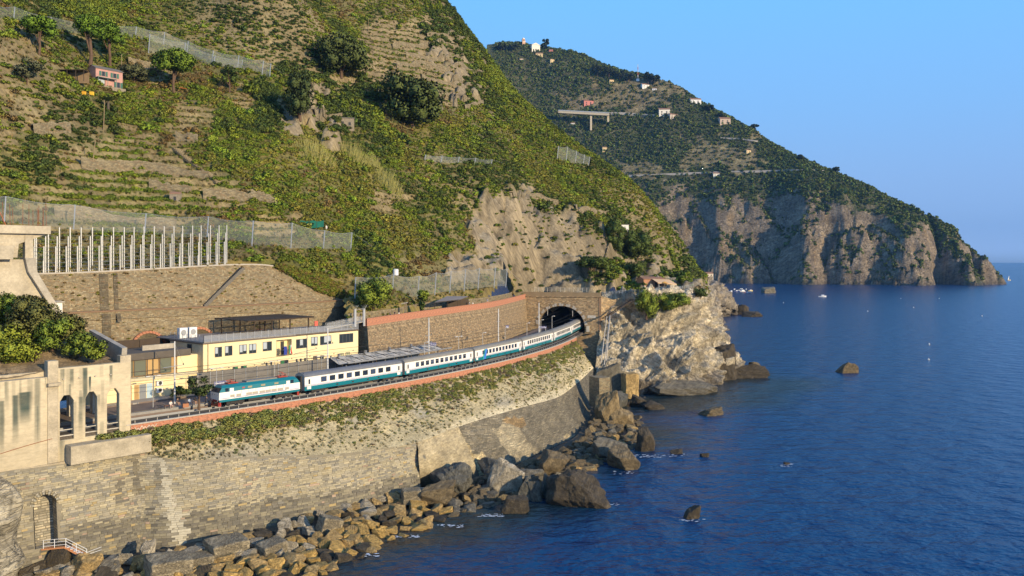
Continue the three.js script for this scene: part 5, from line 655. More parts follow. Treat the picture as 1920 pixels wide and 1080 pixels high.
/* people: one continuous skin each, meshed from joints */
function figure(joints, res = 44) { // joints: [[x,y,z,r],[x,y,z,r]] tapered capsules, smooth-joined
  const lo = v3(1e9, 1e9, 1e9), hi = v3(-1e9, -1e9, -1e9); for (const [a, b] of joints) for (const q of [a, b]) { lo.min(v3(q[0] - .16, q[1] - .16, q[2] - .16)); hi.max(v3(q[0] + .16, q[1] + .16, q[2] + .16)); }
  const size = Math.max(hi.x - lo.x, hi.y - lo.y, hi.z - lo.z) / 2, c = lo.clone().add(hi).multiplyScalar(.5), mc = new MarchingCubes(res, new THREE.MeshStandardMaterial(), false, false, 60000); mc.isolation = 0;
  for (let k = 0; k < res; k++) for (let j = 0; j < res; j++) for (let i = 0; i < res; i++) { const p = [(i - res / 2) / (res / 2) * size + c.x, (j - res / 2) / (res / 2) * size + c.y, (k - res / 2) / (res / 2) * size + c.z]; let e = 0; for (const [a, b] of joints) { const d = [b[0] - a[0], b[1] - a[1], b[2] - a[2]], l = d[0] * d[0] + d[1] * d[1] + d[2] * d[2], t = clamp(((p[0] - a[0]) * d[0] + (p[1] - a[1]) * d[1] + (p[2] - a[2]) * d[2]) / (l || 1)), q = Math.hypot(p[0] - a[0] - d[0] * t, p[1] - a[1] - d[1] * t, p[2] - a[2] - d[2] * t) - lerp(a[3], b[3], t); e += Math.exp(-q * 38); } mc.field[i + j * res + k * res * res] = Math.log(e + 1e-30) / 38; }
  mc.update(); const n = mc.count, g = new THREE.BufferGeometry(), P = new Float32Array(mc.positionArray.slice(0, n * 3)), N = new Float32Array(mc.normalArray.slice(0, n * 3)); for (let i = 0; i < n; i++) { P[i * 3] = P[i * 3] * size + c.x; P[i * 3 + 1] = P[i * 3 + 1] * size + c.y; P[i * 3 + 2] = P[i * 3 + 2] * size + c.z; } g.setAttribute('position', new THREE.BufferAttribute(P, 3)); g.setAttribute('normal', new THREE.BufferAttribute(N, 3)); return g;
}
const STAND = [[[0, 1.0, 0, .13], [0, 1.36, 0, .15]], [[-.15, 1.38, 0, .08], [.15, 1.38, 0, .08]], [[0, 1.45, 0, .055], [0, 1.55, .01, .055]], [[0, 1.6, .02, .095], [0, 1.67, .01, .1]], [[-.09, .95, 0, .09], [-.1, .5, .02, .065]], [[-.1, .5, .02, .065], [-.11, .08, 0, .04]], [[.09, .95, 0, .09], [.1, .5, .04, .065]], [[.1, .5, .04, .065], [.11, .08, -.02, .04]], [[-.11, .05, 0, .045], [-.12, .04, .16, .035]], [[.11, .05, 0, .045], [.12, .04, .16, .035]], [[-.2, 1.36, 0, .055], [-.26, 1.08, .02, .042]], [[-.26, 1.08, .02, .042], [-.2, .95, .2, .03]], [[.2, 1.36, 0, .055], [.26, 1.08, 0, .042]], [[.26, 1.08, 0, .042], [.24, .82, .06, .03]]];
const SIT = [[[0, .55, 0, .15], [0, .95, .02, .15]], [[-.15, .98, .02, .08], [.15, .98, .02, .08]], [[0, 1.05, .04, .055], [0, 1.13, .06, .055]], [[0, 1.18, .08, .095], [0, 1.25, .07, .1]], [[-.1, .53, .02, .09], [-.12, .52, .42, .07]], [[-.12, .52, .42, .065], [-.12, .08, .45, .04]], [[.1, .53, .02, .09], [.12, .52, .42, .07]], [[.12, .52, .42, .065], [.12, .08, .5, .04]], [[-.12, .05, .46, .04], [-.12, .04, .6, .035]], [[.12, .05, .5, .04], [.12, .04, .64, .035]], [[-.2, .95, .02, .055], [-.24, .7, .1, .042]], [[-.24, .7, .1, .042], [-.08, .72, .3, .03]], [[.2, .95, .02, .055], [.24, .7, .1, .042]], [[.24, .7, .1, .042], [.1, .85, .3, .03]]];
const FIG = { stand: figure(STAND), sit: figure(SIT) };
const paint = (g, low, topc, skin, legs, hair, split, neck) => { const q = g.clone(), P = q.attributes.position, c = []; for (let i = 0; i < P.count; i++) { const y = P.getY(i), x = Math.abs(P.getX(i)), z = P.getZ(i); let k; if (y > neck + .2 || (y > neck + .05 && z < 0.0)) k = hair; else if (y > neck) k = skin; else if (x > .21 && y < neck - .25 && y > split - .2) k = skin; else if (y > split) k = topc; else if (y > low) k = legs; else if (y > .09) k = skin; else k = [.75, .73, .7]; c.push(...k); } q.setAttribute('color', new THREE.Float32BufferAttribute(c, 3)); return q; };
function person(pose, p, turn, label, topc, legs, hair = [.05, .035, .02], low = .1) { const sit = pose === 'sit', o = thing('person', label, 'person', p, turn); mesh('body', paint(FIG[pose], low, topc, [.5, .3, .2], legs, hair, sit ? .62 : .98, sit ? 1.06 : 1.46), plain([1, 1, 1], .8, 0, { vertexColors: true }), o); return o; }
{
  const pl = (px, py) => onLevel(px, py, 20.03), f = .7;
  const bench = (p, turn, lab) => { const o = thing('bench', lab, 'bench', p, turn); new B().box(0, .42, 0, 1.7, .07, .45).put('seat', textured([.32, .14, .07], T.grain, 1), o); for (const x of [-.7, .7]) new B().box(x, .2, 0, .08, .4, .4).put('leg', M.steel, o); };
  const b1 = pl(317, 765); bench(b1, f, 'metal and wood bench under the seated woman in pale clothes'); person('sit', b1.clone().add(v3(.3, 0, .1)), f, 'seated person in a white top and pale shorts on the near bench', [.72, .68, .62], [.62, .42, .34], [.06, .04, .03], .4);
  const b2 = pl(352, 760); bench(b2, f, 'long wooden bench shared by three people beside the platform tree'); person('sit', b2.clone().add(v3(-1.6, 0, .4)), f + .4, 'person in dark clothes sitting at the left end of the shared bench', [.06, .05, .05], [.5, .3, .2], [.03, .02, .015], .5); person('sit', b2.clone().add(v3(.25, 0, -.1)), f, 'person in a light blue shirt sitting in the middle of the bench', [.42, .52, .66], [.10, .12, .2]); person('sit', b2.clone().add(v3(1.0, 0, -.7)), f, 'person in a black top sitting nearest the platform tree', [.03, .03, .03], [.5, .3, .2], [.03, .02, .015], .5);
  { const o = thing('suitcase', 'brown suitcase standing in front of the people on the bench', 'suitcase', pl(348, 764), f); new B().box(0, .34, 0, .95, .62, .34).put('case', plain([.40, .16, .07], .6), o); new B().box(0, .69, 0, .3, .05, .06).put('handle', M.dark, o); }
  person('stand', pl(238.5, 779), 1, 'person in a white shirt and dark trousers standing beside the gallery pillar', [.65, .66, .68], [.05, .05, .07]); person('stand', pl(386, 757), 2.4, 'person in dark blue standing in the shade of the platform tree', [.05, .07, .12], [.05, .05, .06]); person('stand', pl(397, 756), 2.2, 'person in a pale blue shirt standing beside the locomotive nose', [.42, .46, .55], [.08, .09, .14]); person('stand', pl(401, 752), .4, 'person in a grey jacket waiting behind the locomotive nose', [.3, .3, .32], [.06, .06, .07]);
  { const o = thing('wheeled_bin', 'black bicycle rack hoop standing on the platform before the seated woman', 'bicycle rack', pl(299, 768), f); for (const x of [-.5, 0, .5]) { const t = new B().geo(new THREE.TorusGeometry(.38, .03, 6, 16, Math.PI).translate(x, .4, 0)); t.tube(v3(x - .38, 0, 0), v3(x - .38, .4, 0), .03, .03, 6).tube(v3(x + .38, 0, 0), v3(x + .38, .4, 0), .03, .03, 6); t.put('hoop', M.black, o); } o.name = 'bicycle_rack'; }
  // walkers on the coast path
  const pp = (px, py, Y = 31.0) => { const D = FOC * (CAM_Y - Y) / (py - HY); return at(px, py, D); };
  person('stand', at(824, 601, 231).setY(31.4), .5, 'person in a blue top walking on the path beyond the shelter', [.2, .26, .4], [.6, .35, .25], [.05, .04, .03]).position.copy(at(914, 598, 0.1).set((914 - HX) * 246 / FOC, 31.3, -246));
  const onPath = (px, D, y) => v3((px - HX) * D / FOC, y, -D);
  person('stand', onPath(880, 232, 31.2), 2, 'person in white on the path beside the thatched shelter', [.75, .74, .72], [.4, .4, .42]); person('stand', onPath(886.5, 233, 31), .5, 'person in a pale shirt leaning at the red parapet beside the shelter', [.7, .65, .6], [.3, .3, .35]);
  person('stand', onPath(740, 196, 30.8), .7, 'person in black walking on the path near the iron gate', [.03, .03, .03], [.04, .04, .05]); person('stand', onPath(732, 195, 30.7), .7, 'child in dark clothes on the path next to the person in black', [.05, .05, .09], [.05, .05, .06]).scale.setScalar(.8); person('stand', onPath(748, 197, 30.7), .7, 'small person in a white top on the path near the gate', [.75, .72, .7], [.5, .3, .25]).scale.setScalar(.85);
  // gate and ramp from the terrace to the path
  const g = thing('path_gate', 'tall galvanised gate frame where the terrace ramp meets the coast path', 'gate', at(674, 600, 180).setY(30), .9); for (const x of [-1.3, 1.3]) { new B().box(x, 1.9, 0, .55, 3.8, .3).put('pillar', M.galv, g); const s = new B(); for (let k = 0; k < 5; k++) s.bar(v3(x + (k - 2) * .12, 3.8, 0), v3(x + (k - 2) * .42, 4.8, .2), .03); s.put('spikes', M.galv, g); } new B().box(0, 3.9, 0, 3.2, .08, .08).put('crossbar', M.galv, g);
  const r = thing('terrace_ramp', 'grey ramp with mesh railings climbing from the terrace to the path gate', 'ramp', v3(0, 0, 0)), A = at(612, 626, 178).setY(29.6), C = at(678, 594, 181).setY(31); new B().bar(A, C, 2.2, .2).put('ramp_deck', M.concreteGrey, r); for (const z of [-1.1, 1.1]) { const dir = C.clone().sub(A).setY(0).normalize(), n = v3(-dir.z, 0, dir.x).multiplyScalar(z), rb = new B(); for (let k = 0; k <= 10; k++) { const q = A.clone().lerp(C, k / 10).add(n); new B().box(q.x, q.y + .65, q.z, .07, 1.3, .07).put('railing_post', M.galv, r); } for (let j = 0; j < 7; j++) rb.bar(A.clone().add(n).add(v3(0, .2 + j * .17, 0)), C.clone().add(n).add(v3(0, .2 + j * .17, 0)), .035); rb.put('rail', M.galv, r); }
  // shelter on the path
  const s = thing('path_shelter', 'open timber shelter with a grey lean-to roof beside the coast path', 'shelter', v3(0, 0, 0)), Q = (px, D, y) => v3((px - HX) * D / FOC, y, -D), c4 = [Q(815, 216, 33.6), Q(863, 226, 33.8), Q(878, 233, 34.4), Q(838, 229, 34.6)]; const rf = new B(); rf.quad(c4[0], c4[1], c4[2], c4[3]).quad(c4[3].clone().setY(34.4), c4[2].clone().setY(34.2), c4[1].clone().setY(33.6), c4[0].clone().setY(33.4)); rf.put('roof', textured([.36, .31, .27], T.grain, 2), s); for (const q of [...c4, c4[0].clone().lerp(c4[1], .5), c4[3].clone().lerp(c4[2], .5)]) new B().tube(q.clone().setY(30.6), q.clone().add(v3(0, -.1, 0)), .08, .08, 6).put('post', M.wood, s); new B().bar(c4[0].clone().setY(31.5), c4[1].clone().setY(31.5), .06, .1).put('rail', M.wood, s); const bw = new B(); bw.quad(c4[3].clone().setY(31), c4[2].clone().setY(31), c4[2].clone().setY(33.6), c4[3].clone().setY(33.6)); bw.put('back_screen', M.wood, s);
  const ls = thing('path_pillar', 'stone gate pillar with a small tiled cap beside the coast path', 'pillar', Q(760, 201, 30.8)); new B().box(0, 1.6, 0, .7, 3.2, .7).put('shaft', M.dryStone, ls); new B().box(-.2, 3.3, 0, 1.5, .2, 1.0, 0, .2).put('cap', M.coping, ls); const ta = thing('water_tank', 'small white water tank standing on the slope above the path', 'tank', at(742, 512, 219)); new B().tube(v3(0, -.6, 0), v3(0, 1, 0), .75, .75, 16).put('tank', M.white, ta); new B().tube(v3(0, 1, 0), v3(0, 1.12, 0), .8, .5, 16).put('lid', M.white, ta);
}
/* ---------- vegetation ---------- */
function leaves(list, n, size, opt = {}) { // leaf-sized faces on and in lumps [[x,y,z,rx,ry,rz], ...]
  const p = [], nn = [], c = [], vol = list.map((l) => l[3] * l[5] + l[3] * l[4]), tot = vol.reduce((a, b) => a + b);
  for (let k = 0; k < n; k++) {
    let t = rnd() * tot, i = 0; while (t > vol[i]) t -= vol[i++];
    const [x, y, z, rx, ry, rz] = list[i], a = rnd() * 6.283, u = rr(opt.low ?? -.7, 1), s = Math.sqrt(1 - u * u), r = rr(.72, 1.06), d = v3(Math.cos(a) * s, u, Math.sin(a) * s), q = v3(x + d.x * rx * r, y + d.y * ry * r, z + d.z * rz * r);
    const e = v3(rr(-1, 1), rr(-1, 1), rr(-1, 1)).normalize(), f = v3().crossVectors(e, v3(rr(-1, 1), rr(-1, 1), rr(-1, 1))).normalize(), w = size * rr(.6, 1.3), l = w * (opt.long ?? 1.6), m = d.clone().multiplyScalar(1.9).add(v3(rr(-.5, .5), rr(-.1, .7), rr(-.5, .5))).normalize(), t0 = rr(.86, 1.12);
    const P = [q.clone().addScaledVector(e, -l / 2), q.clone().addScaledVector(f, w / 2), q.clone().addScaledVector(e, l / 2), q.clone().addScaledVector(f, -w / 2)];
    for (const o of [0, 1, 2, 0, 2, 3]) { p.push(P[o].x, P[o].y, P[o].z); nn.push(m.x, m.y, m.z); c.push(t0, t0, t0 * rr(.9, 1)); }
  }
  for (const [x, y, z, rx, ry, rz] of list) { const g = new THREE.IcosahedronGeometry(1, 1), A = g.attributes.position; for (let i = 0; i < A.count; i++) { p.push(x + A.getX(i) * rx * .52, y + A.getY(i) * ry * .52, z + A.getZ(i) * rz * .52); nn.push(A.getX(i), A.getY(i), A.getZ(i)); c.push(.85, .85, .8); } }
  const g = new THREE.BufferGeometry(); g.setAttribute('position', new THREE.Float32BufferAttribute(p, 3)); g.setAttribute('normal', new THREE.Float32BufferAttribute(nn, 3)); g.setAttribute('color', new THREE.Float32BufferAttribute(c, 3)); return g;
}
const lumps = (n, R, H, r0, r1, y0 = 0) => Array.from({ length: n }, () => { const a = rnd() * 6.283, d = Math.sqrt(rnd()) * R, r = rr(r0, r1); return [Math.cos(a) * d, y0 + H * (1 - (d / R) ** 2) * rr(.5, 1), Math.sin(a) * d, r, r * rr(.75, 1), r]; });
const leafMat = plain([1, 1, 1], .85, 0, { vertexColors: true });
const leafOf = (c) => plain(c, .85, 0, { vertexColors: true });
const BUSH = Array.from({ length: 5 }, () => leaves(lumps(8, .75, .5, .28, .52, .05), 760, .115)), SMALL = Array.from({ length: 4 }, () => leaves(lumps(6, .7, .45, .3, .5, .05), 340, .155)), FAR = Array.from({ length: 4 }, () => leaves(lumps(5, .5, .7, .4, .6, .2), 90, .32));
const TUFT = (() => { const p = [], nn = [], c = []; for (let k = 0; k < 26; k++) { const a = rnd() * 6.28, x = Math.cos(a) * rr(0, .5), z = Math.sin(a) * rr(0, .5), h = rr(.4, 1), b = rnd() * 3.14, w = .05, l = rr(-.35, .35), m = rr(-.35, .35), t = rr(.75, 1.2); p.push(x - Math.cos(b) * w, 0, z - Math.sin(b) * w, x + Math.cos(b) * w, 0, z + Math.sin(b) * w, x + l, h, z + m); for (let i = 0; i < 3; i++) { nn.push(l * .6, .8, m * .6); c.push(t, t, t); } } const g = new THREE.BufferGeometry(); g.setAttribute('position', new THREE.Float32BufferAttribute(p, 3)); g.setAttribute('normal', new THREE.Float32BufferAttribute(nn, 3)); g.setAttribute('color', new THREE.Float32BufferAttribute(c, 3)); return g; })();
class Scatter { constructor() { this.l = {}; } add(key, geo, x, y, z, s, c, sy = 1, ry = rnd() * 6.28) { (this.l[key] ??= { geo, a: [] }).a.push([x, y, z, s, c, sy, ry]); }
  put(name, label, category, mat = leafMat) { const r = thing(name, label, category, null); r.userData.kind = 'stuff'; for (const k of Object.keys(this.l)) { const { geo, a } = this.l[k], m = new THREE.InstancedMesh(geo, mat, a.length), q = new THREE.Object3D(); m.name = 'foliage'; m.userData.kind = 'stuff'; a.forEach(([x, y, z, s, c, sy, ry], i) => { q.position.set(x, y, z); q.rotation.set(0, ry, 0); q.scale.set(s, s * sy, s); q.updateMatrix(); m.setMatrixAt(i, q.matrix); m.setColorAt(i, lin(...c)); }); m.castShadow = m.receiveShadow = true; r.add(m); } return r; } }
const jit = (c, k = .22) => { const m = rr(1 - k, 1 + k), h = rr(-.12, .12); return [c[0] * m * (1 + h), c[1] * m, c[2] * m * (1 - h)]; };
const LEAF = { green: [.25, .32, .032], olive: [.34, .335, .055], dark: [.11, .16, .028], bright: [.33, .43, .036], yellow: [.48, .46, .08], dry: [.56, .42, .14], brown: [.33, .23, .085] };
{
  const green = new Scatter(), grass = new Scatter(), vine = new Scatter(); let leafC = 0; const blocked = (x, y, d) => { for (let k = 1; k <= 7; k++) { const f = 1 - k * .05, D = d * f; if (D < 150) break; if (!inside(TOE, x * f, D)) continue; if (hill(x * f, D) > CAM_Y + (y - CAM_Y) * f + 3.5) return true; } return false; };
  const st = .98; let n = 0;
  for (let d = 128; d < 470; d += st) for (let x = -200; x < 125; x += st) {
    const X = x + rr(-.55, .55), D = d + rr(-.55, .55), [px] = pixel(X, 0, -D); if (px < -60 || px > 1420) continue; if (!inside(TOE, X, D)) continue;
    const y = hill(X, D), [, py] = pixel(X, y, -D); if (py < -50 || py > 640 || blocked(X, y, D)) continue;
    const c = coverAt(X, y, D), nz = fbm(X * .07, 3, D * .07, 3), sp = fbm(X * .045 + 20, 7, D * .045, 3) * 2.2 + rr(-.35, .35), r = clamp(.5 + sp), steep = hillNormal(X, D, 1).y, far = D > 300; let b = 0, col, s, set = far ? SMALL : BUSH;
    if (c === 'G') { b = .62 + nz * .5; col = r < .22 ? LEAF.dark : r < .72 ? LEAF.green : r < .88 ? LEAF.bright : LEAF.olive; s = rr(.7, 1.6) * (rnd() < .12 ? 1.6 : 1); }
    else if (c === 'D') { b = .55 + nz * .4; col = r < .6 ? LEAF.dark : LEAF.green; s = rr(1.1, 2.6); }
    else if (c === 'M') { b = .48 + nz * .7; col = r < .2 ? LEAF.dark : r < .55 ? LEAF.green : r < .75 ? LEAF.bright : r < .9 ? LEAF.olive : LEAF.brown; s = rr(.5, 1.5) * (rnd() < .08 ? 1.7 : 1); }
    else if (c === 'B') { b = .2 + Math.max(-.1, nz) * .8; col = pick([LEAF.green, LEAF.olive, LEAF.brown, LEAF.bright, LEAF.olive]); s = rr(.35, 1.1); }
    else if (c === 'V') { const q = y / 2.4 + .25 * n3(X * .03, D * .03, 1), f = q - Math.floor(q); if (f < .62) { b = .85; col = pick([LEAF.bright, LEAF.green, LEAF.green]); s = rr(.75, 1.25); } else b = .16; col ??= LEAF.olive; s ??= .5; }
    else if (c === 'T') { const q = y / 3.4 + .25 * n3(X * .03, D * .03, 1), f = q - Math.floor(q); b = f < .6 ? .55 + nz * .4 : .06; col = pick([LEAF.green, LEAF.olive, LEAF.green, LEAF.dark]); s = rr(.6, 1.35); }
    else if (c === 'R') { b = .06 + Math.max(0, nz - .05) * 1.0; col = pick([LEAF.green, LEAF.dark, LEAF.olive]); s = rr(.5, 1.4); }
    else { b = .5; col = pick([LEAF.yellow, LEAF.olive, LEAF.bright, LEAF.yellow]); s = rr(.7, 1.4); }
    if (rnd() < b) { const k = Math.floor(rnd() * set.length); (c === 'V' ? vine : green).add((far ? 's' : 'b') + k, set[k], X, y - .15 * s, -D, s, jit(col), rr(.75, 1.15)); n++; }
    else if ('BMVTYG'.includes(c) && rnd() < .75) grass.add('t', TUFT, X, y - .05, -D, rr(.5, 1.15), jit(rnd() < .5 ? LEAF.dry : rnd() < .6 ? LEAF.olive : LEAF.green, .3));
  }
  green.put('hillside_scrub', 'green and dark evergreen scrub covering the steep hillside', 'scrub'); grass.put('dry_grass', 'tufts of dry straw coloured grass between the hillside shrubs', 'grass'); vine.put('vineyard', 'rows of low green vines on the hillside terraces at the left', 'vines');
  // headland
  const hv = new Scatter(); const hd2 = 4.3;
  for (let d = 1385; d < 1960; d += hd2) for (let x = -40; x < 900; x += hd2) {
    const X = x + rr(-3, 3), D = d + rr(-3, 3), y = head(X, D); if (y < 9) continue; const [px, py] = pixel(X, y, -D); if (px < 880) continue; const e = 4, gx = (head(X + e, D) - head(X - e, D)) / (2 * e), gd = (head(X, D + e) - head(X, D - e)) / (2 * e), ny = 1 / Math.hypot(1, gx, gd); if (gd < -.12 && y > 60) continue;
    const veg = Math.max(smooth(.30, .50, ny + .62 * fbm(X * .011, y * .014, D * .011, 3)), smooth(215, 265, y)), dry = headDry(px, py), q = (y / 9) % 1; let b = veg * .97; if (dry) b = q < .5 ? .5 : .1; if (y < 60) b *= .35 + .5 * smooth(30, 60, y);
    for (let rep = 0; rep < Math.min(4, Math.round(.8 / ny)); rep++) if (rnd() < b) { const k = Math.floor(rnd() * 4), s = rr(2.2, 4.6) * (rnd() < .1 ? 1.5 : 1); const X2 = X + rep * rr(-2, 2), D2 = D + rep * rr(-2, 2); hv.add('f' + k, FAR[k], X2, head(X2, D2) - .2 * s, -D2, s, jit(dry ? [.2, .22, .05] : rnd() < .25 ? [.085, .13, .038] : [.165, .225, .045], .3), rr(.8, 1.25)); }
  }
  hv.put('headland_woods', 'dark green woods and maquis covering the far headland', 'woods');
  // bank plants
  const bk = new Scatter(), A = curve(WALL_TOP, 200), Z = curve(BANK_TOP, 200);
  for (let k = 0; k < 7500; k++) { const u = rnd(), v = Math.pow(rnd(), .75), i = Math.floor(u * 199), p = A[i].clone().lerp(Z[i], v).lerp(A[Math.min(199, i + 1)].clone().lerp(Z[Math.min(199, i + 1)], v), rnd()); p.y += .25 * Math.sin(v * 3.14); const [px, py] = pixel(p.x, p.y, p.z); const nz = fbm(p.x * .22, v * 3, p.z * .22, 3);
    const dens = (px < 730 ? smooth(.25, .7, v) * 1.25 : smooth(.25, .85, v) * .8) + (px > 640 ? .2 : .1); if (rnd() < .75) bk.add('t', TUFT, p.x, p.y - .05, p.z, rr(.25, .6), jit(rnd() < .55 ? [.52, .48, .2] : rnd() < .5 ? [.34, .37, .1] : [.56, .44, .2], .25)); if (rnd() > .72 * dens * (.55 + 1.6 * nz) || (v < .12 && rnd() < .8)) continue; const s = v > .5 ? rr(.35, 1.0) * (px < 560 ? 1.2 : .9) : rr(.2, .55), q = Math.floor(rnd() * 4); bk.add('b' + q, BUSH[q], p.x, p.y - .1 * s, p.z, s, jit(rnd() < .7 ? [.36, .39, .10] : rnd() < .5 ? [.46, .44, .14] : [.34, .26, .17]), rr(.6, .95)); }
  bk.put('bank_weeds', 'green and dry weeds growing on the sandy bank below the brick parapet', 'weeds');
  const cr = new Scatter(); for (let k = 0; k < 900; k++) { const i = Math.floor(rr(52, 88)), q = UW[i].clone().lerp(UW[Math.min(89, i + 1)], rnd()), n = seaNormal(UW, i), t = (i - 52) / 36, hang = rnd() * lerp(.9, 4.2, Math.sin(t * 3.1)), s = rr(.4, .9), qk = Math.floor(rnd() * 5); q.addScaledVector(n, .3 + .12 * hang); cr.add('b' + qk, BUSH[qk], q.x, q.y + .5 - hang, q.z, s, jit(rnd() < .5 ? LEAF.olive : rnd() < .6 ? LEAF.green : LEAF.brown)); } for (let k = 0; k < 260; k++) { const i = Math.floor(rr(8, 60)), q = UW[i].clone().lerp(UW[i + 1], rnd()), n = seaNormal(UW, i), low = rnd() < .5, y = low ? rr(27, 35) : rr(36, q.y + .3), o = low ? lerp(2.55, 1.85, (y - 19) / 16) : lerp(.95, .3, (y - 35.2) / 8); q.addScaledVector(n, o); const qk = Math.floor(rnd() * 5); cr.add('b' + qk, BUSH[qk], q.x, y - .2, q.z, rr(.15, .42), jit(rnd() < .5 ? LEAF.olive : LEAF.brown)); } cr.put('wall_creeper', 'creepers and small plants rooted on the great retaining wall', 'creeper');
  const sg = new Scatter(); for (let k = 0; k < 900; k++) { const s0 = rr(-46, -16), o = rr(-1.5, 14), p = L0(s0, o, 0), f = smooth(-2, 16, o), y = lerp(28.4, lerp(39, 31.5, smooth(-40, -16, s0)), f); sg.add('t', TUFT, p.x, y - .1, p.z, rr(.3, .7), jit(rnd() < .6 ? [.34, .26, .17] : LEAF.brown, .3)); }
  sg.put('gallery_dry_grass', 'dry brown grass and twigs on the gallery roof', 'grass');
}
/* trees one can tell apart */
function trunk(b, pts, r0, r1) { for (let i = 0; i < pts.length - 1; i++) b.tube(pts[i], pts[i + 1], lerp(r0, r1, i / (pts.length - 1)), lerp(r0, r1, (i + 1) / (pts.length - 1)), 8, false); return b; }
const bark = textured([.25, .155, .095], T.ground, 1.2), barkG = textured([.20, .16, .12], T.ground, 1.2);
function tree(name, label, category, base, w, h, o = {}) { // w crown width, h total height, o.clear: bare trunk share
  const t = thing(name, label, category, base, rnd() * 6), R = w / 2, c0 = h * (o.clear ?? .3), ch = h - c0, top = v3(o.lean ?? 0, c0 + ch * .35, 0), list = [];
  const nl = Math.round((o.lumps ?? 12) * (o.flat ? 1.5 : 1.2)); for (let k = 0; k < nl; k++) { const a = k * 2.4 + rr(-.4, .4), d = R * Math.sqrt((k + .5) / nl) * (o.flat ? .66 : .78), q = R * (o.flat ? rr(.33, .47) : (o.clear ?? .3) < .12 ? rr(.36, .52) : rr(.27, .4)) * (o.fine ?? 1), prof = o.flat ? 1 - .5 * (d / R) ** 2 : Math.sqrt(Math.max(.05, 1 - (d / R) ** 2)); list.push([top.x + Math.cos(a) * d, c0 + (o.flat ? ch * (.1 + .66 * Math.sqrt(Math.max(0, 1 - (d / R) ** 2 * 1.5)) * (k % 3 ? 1 : .55)) : ch * ((o.clear ?? .3) < .12 ? .44 + (rnd() - .5) * .7 * prof : .5 + (rnd() - .5) * .75 * prof)), Math.sin(a) * d, q, q * (o.flat ? Math.min(.8, ch / w * 1.3) : Math.min(1.6, ch / w)), q]); }
  const b = new B(); trunk(b, (o.clear ?? .3) < .12 ? [v3(0, -.3, 0), v3(0, ch * .3, 0), v3(.05 * w, ch * .55, 0)] : [v3(0, -.6, 0), v3(top.x * .3 + rr(-.05, .05) * w, c0 * .6, rr(-.05, .05) * w), top], (o.r ?? .035) * h, .02 * h); b.put('trunk', o.bark ?? bark, t);
  for (let k = 0; k < (o.limbs ?? 4); k++) { const l = list[k * 2 % list.length], q = new B(); trunk(q, [v3(top.x * .5, c0 * rr(.75, .95), 0), v3(lerp(top.x * .6, l[0], .5), lerp(c0, l[1], .4), l[2] * .5), v3(l[0], l[1], l[2])], .016 * h, .006 * h); q.put('limb', o.bark ?? bark, t); }
  mesh('crown', leaves(list, Math.round(clamp(list.reduce((q, l) => q + l[3] * l[4], 0) * 12.6 * .75 / Math.pow(o.leaf ?? .3, 2), 1200, 9000)), (o.leaf ?? .3) * Math.max(1, Math.sqrt(list.reduce((q, l) => q + l[3] * l[4], 0) * 12.6 * .75 / Math.pow(o.leaf ?? .3, 2) / 9000)), { low: o.flat ? -.45 : -.9, long: 1.5 }), leafOf(o.col ?? LEAF.green), t); return t;
}
const spot = (px, py) => onHill(px, py) ?? at(px, py, 300), mpp = (p) => -p.z / FOC;
function treeAt(name, label, category, px, pyBase, wpx, hpx, o) { const p = o?.at ?? spot(px, pyBase), m = mpp(p); return tree(name, label, category, p.clone(), wpx * m, hpx * m, o); }
const pineC = [.17, .29, .022];
treeAt('stone_pine', 'leftmost umbrella pine on the upper slope, with a broad flat crown and bare trunk', 'pine tree', 73, 104, 70, 74, { flat: 1, clear: .36, col: pineC, n: 3200, leaf: .36 });
treeAt('stone_pine', 'tallest umbrella pine, directly above the left end of the pink house', 'pine tree', 168, 128, 58, 112, { flat: 1, clear: .33, col: pineC, n: 3600, leaf: .36, lumps: 16 });
treeAt('stone_pine', 'umbrella pine leaning right above the right end of the pink house', 'pine tree', 206, 126, 56, 88, { flat: 1, clear: .32, col: pineC, n: 3200, leaf: .36, lean: 1.2 });
treeAt('stone_pine', 'broad low umbrella pine right of the pink house with a forked trunk', 'pine tree', 326, 174, 84, 84, { flat: 1, clear: .28, col: [.18, .27, .022], n: 4000, leaf: .36, lumps: 16 });
treeAt('umbrella_pine', 'flat topped pine with spreading bare branches above the tunnel mouth', 'pine tree', 1112, 552, 78, 72, { at: at(1112, 551, 303), flat: 1, clear: .55, col: [.11, .16, .025], n: 2200, leaf: .34, limbs: 8, lumps: 14, fine: .85 });
treeAt('dark_tree', 'slender dark tree on a thin trunk below the upper rockfall net', 'tree', 430, 174, 34, 50, { clear: .3, col: LEAF.dark, n: 1400 }); treeAt('dark_tree', 'tall dark evergreen column in the middle of the slope casting a shadow left', 'tree', 562, 228, 52, 100, { clear: .04, col: [.09, .125, .03], n: 3400, lumps: 18 });
treeAt('holm_oak', 'dark holm oak thicket above the rock shelf near the top', 'tree', 640, 150, 88, 84, { clear: .06, col: [.10, .13, .03], n: 3600, lumps: 18 }); treeAt('holm_oak', 'large dark holm oak below the stone terraces in the upper middle slope', 'tree', 772, 238, 108, 112, { clear: .05, col: [.10, .135, .03], n: 4600, lumps: 22 }); treeAt('holm_oak', 'dark round oak beside the small shack on the coastal slope', 'tree', 1195, 487, 56, 58, { clear: .08, col: LEAF.dark, n: 2400, lumps: 14, at: at(1195, 487, 345) });
treeAt('olive_tree', 'grey green olive tree left of the pink house garden', 'olive tree', 50, 160, 56, 50, { clear: .15, col: [.14, .15, .075], n: 1700 }); treeAt('olive_tree', 'olive tree immediately right of the pink house', 'olive tree', 252, 156, 50, 40, { clear: .1, col: [.13, .14, .06], n: 1600 }); treeAt('olive_tree', 'rounded bush below the broad low pine on the slope', 'tree', 470, 182, 32, 28, { clear: .05, col: LEAF.green, n: 1200 });
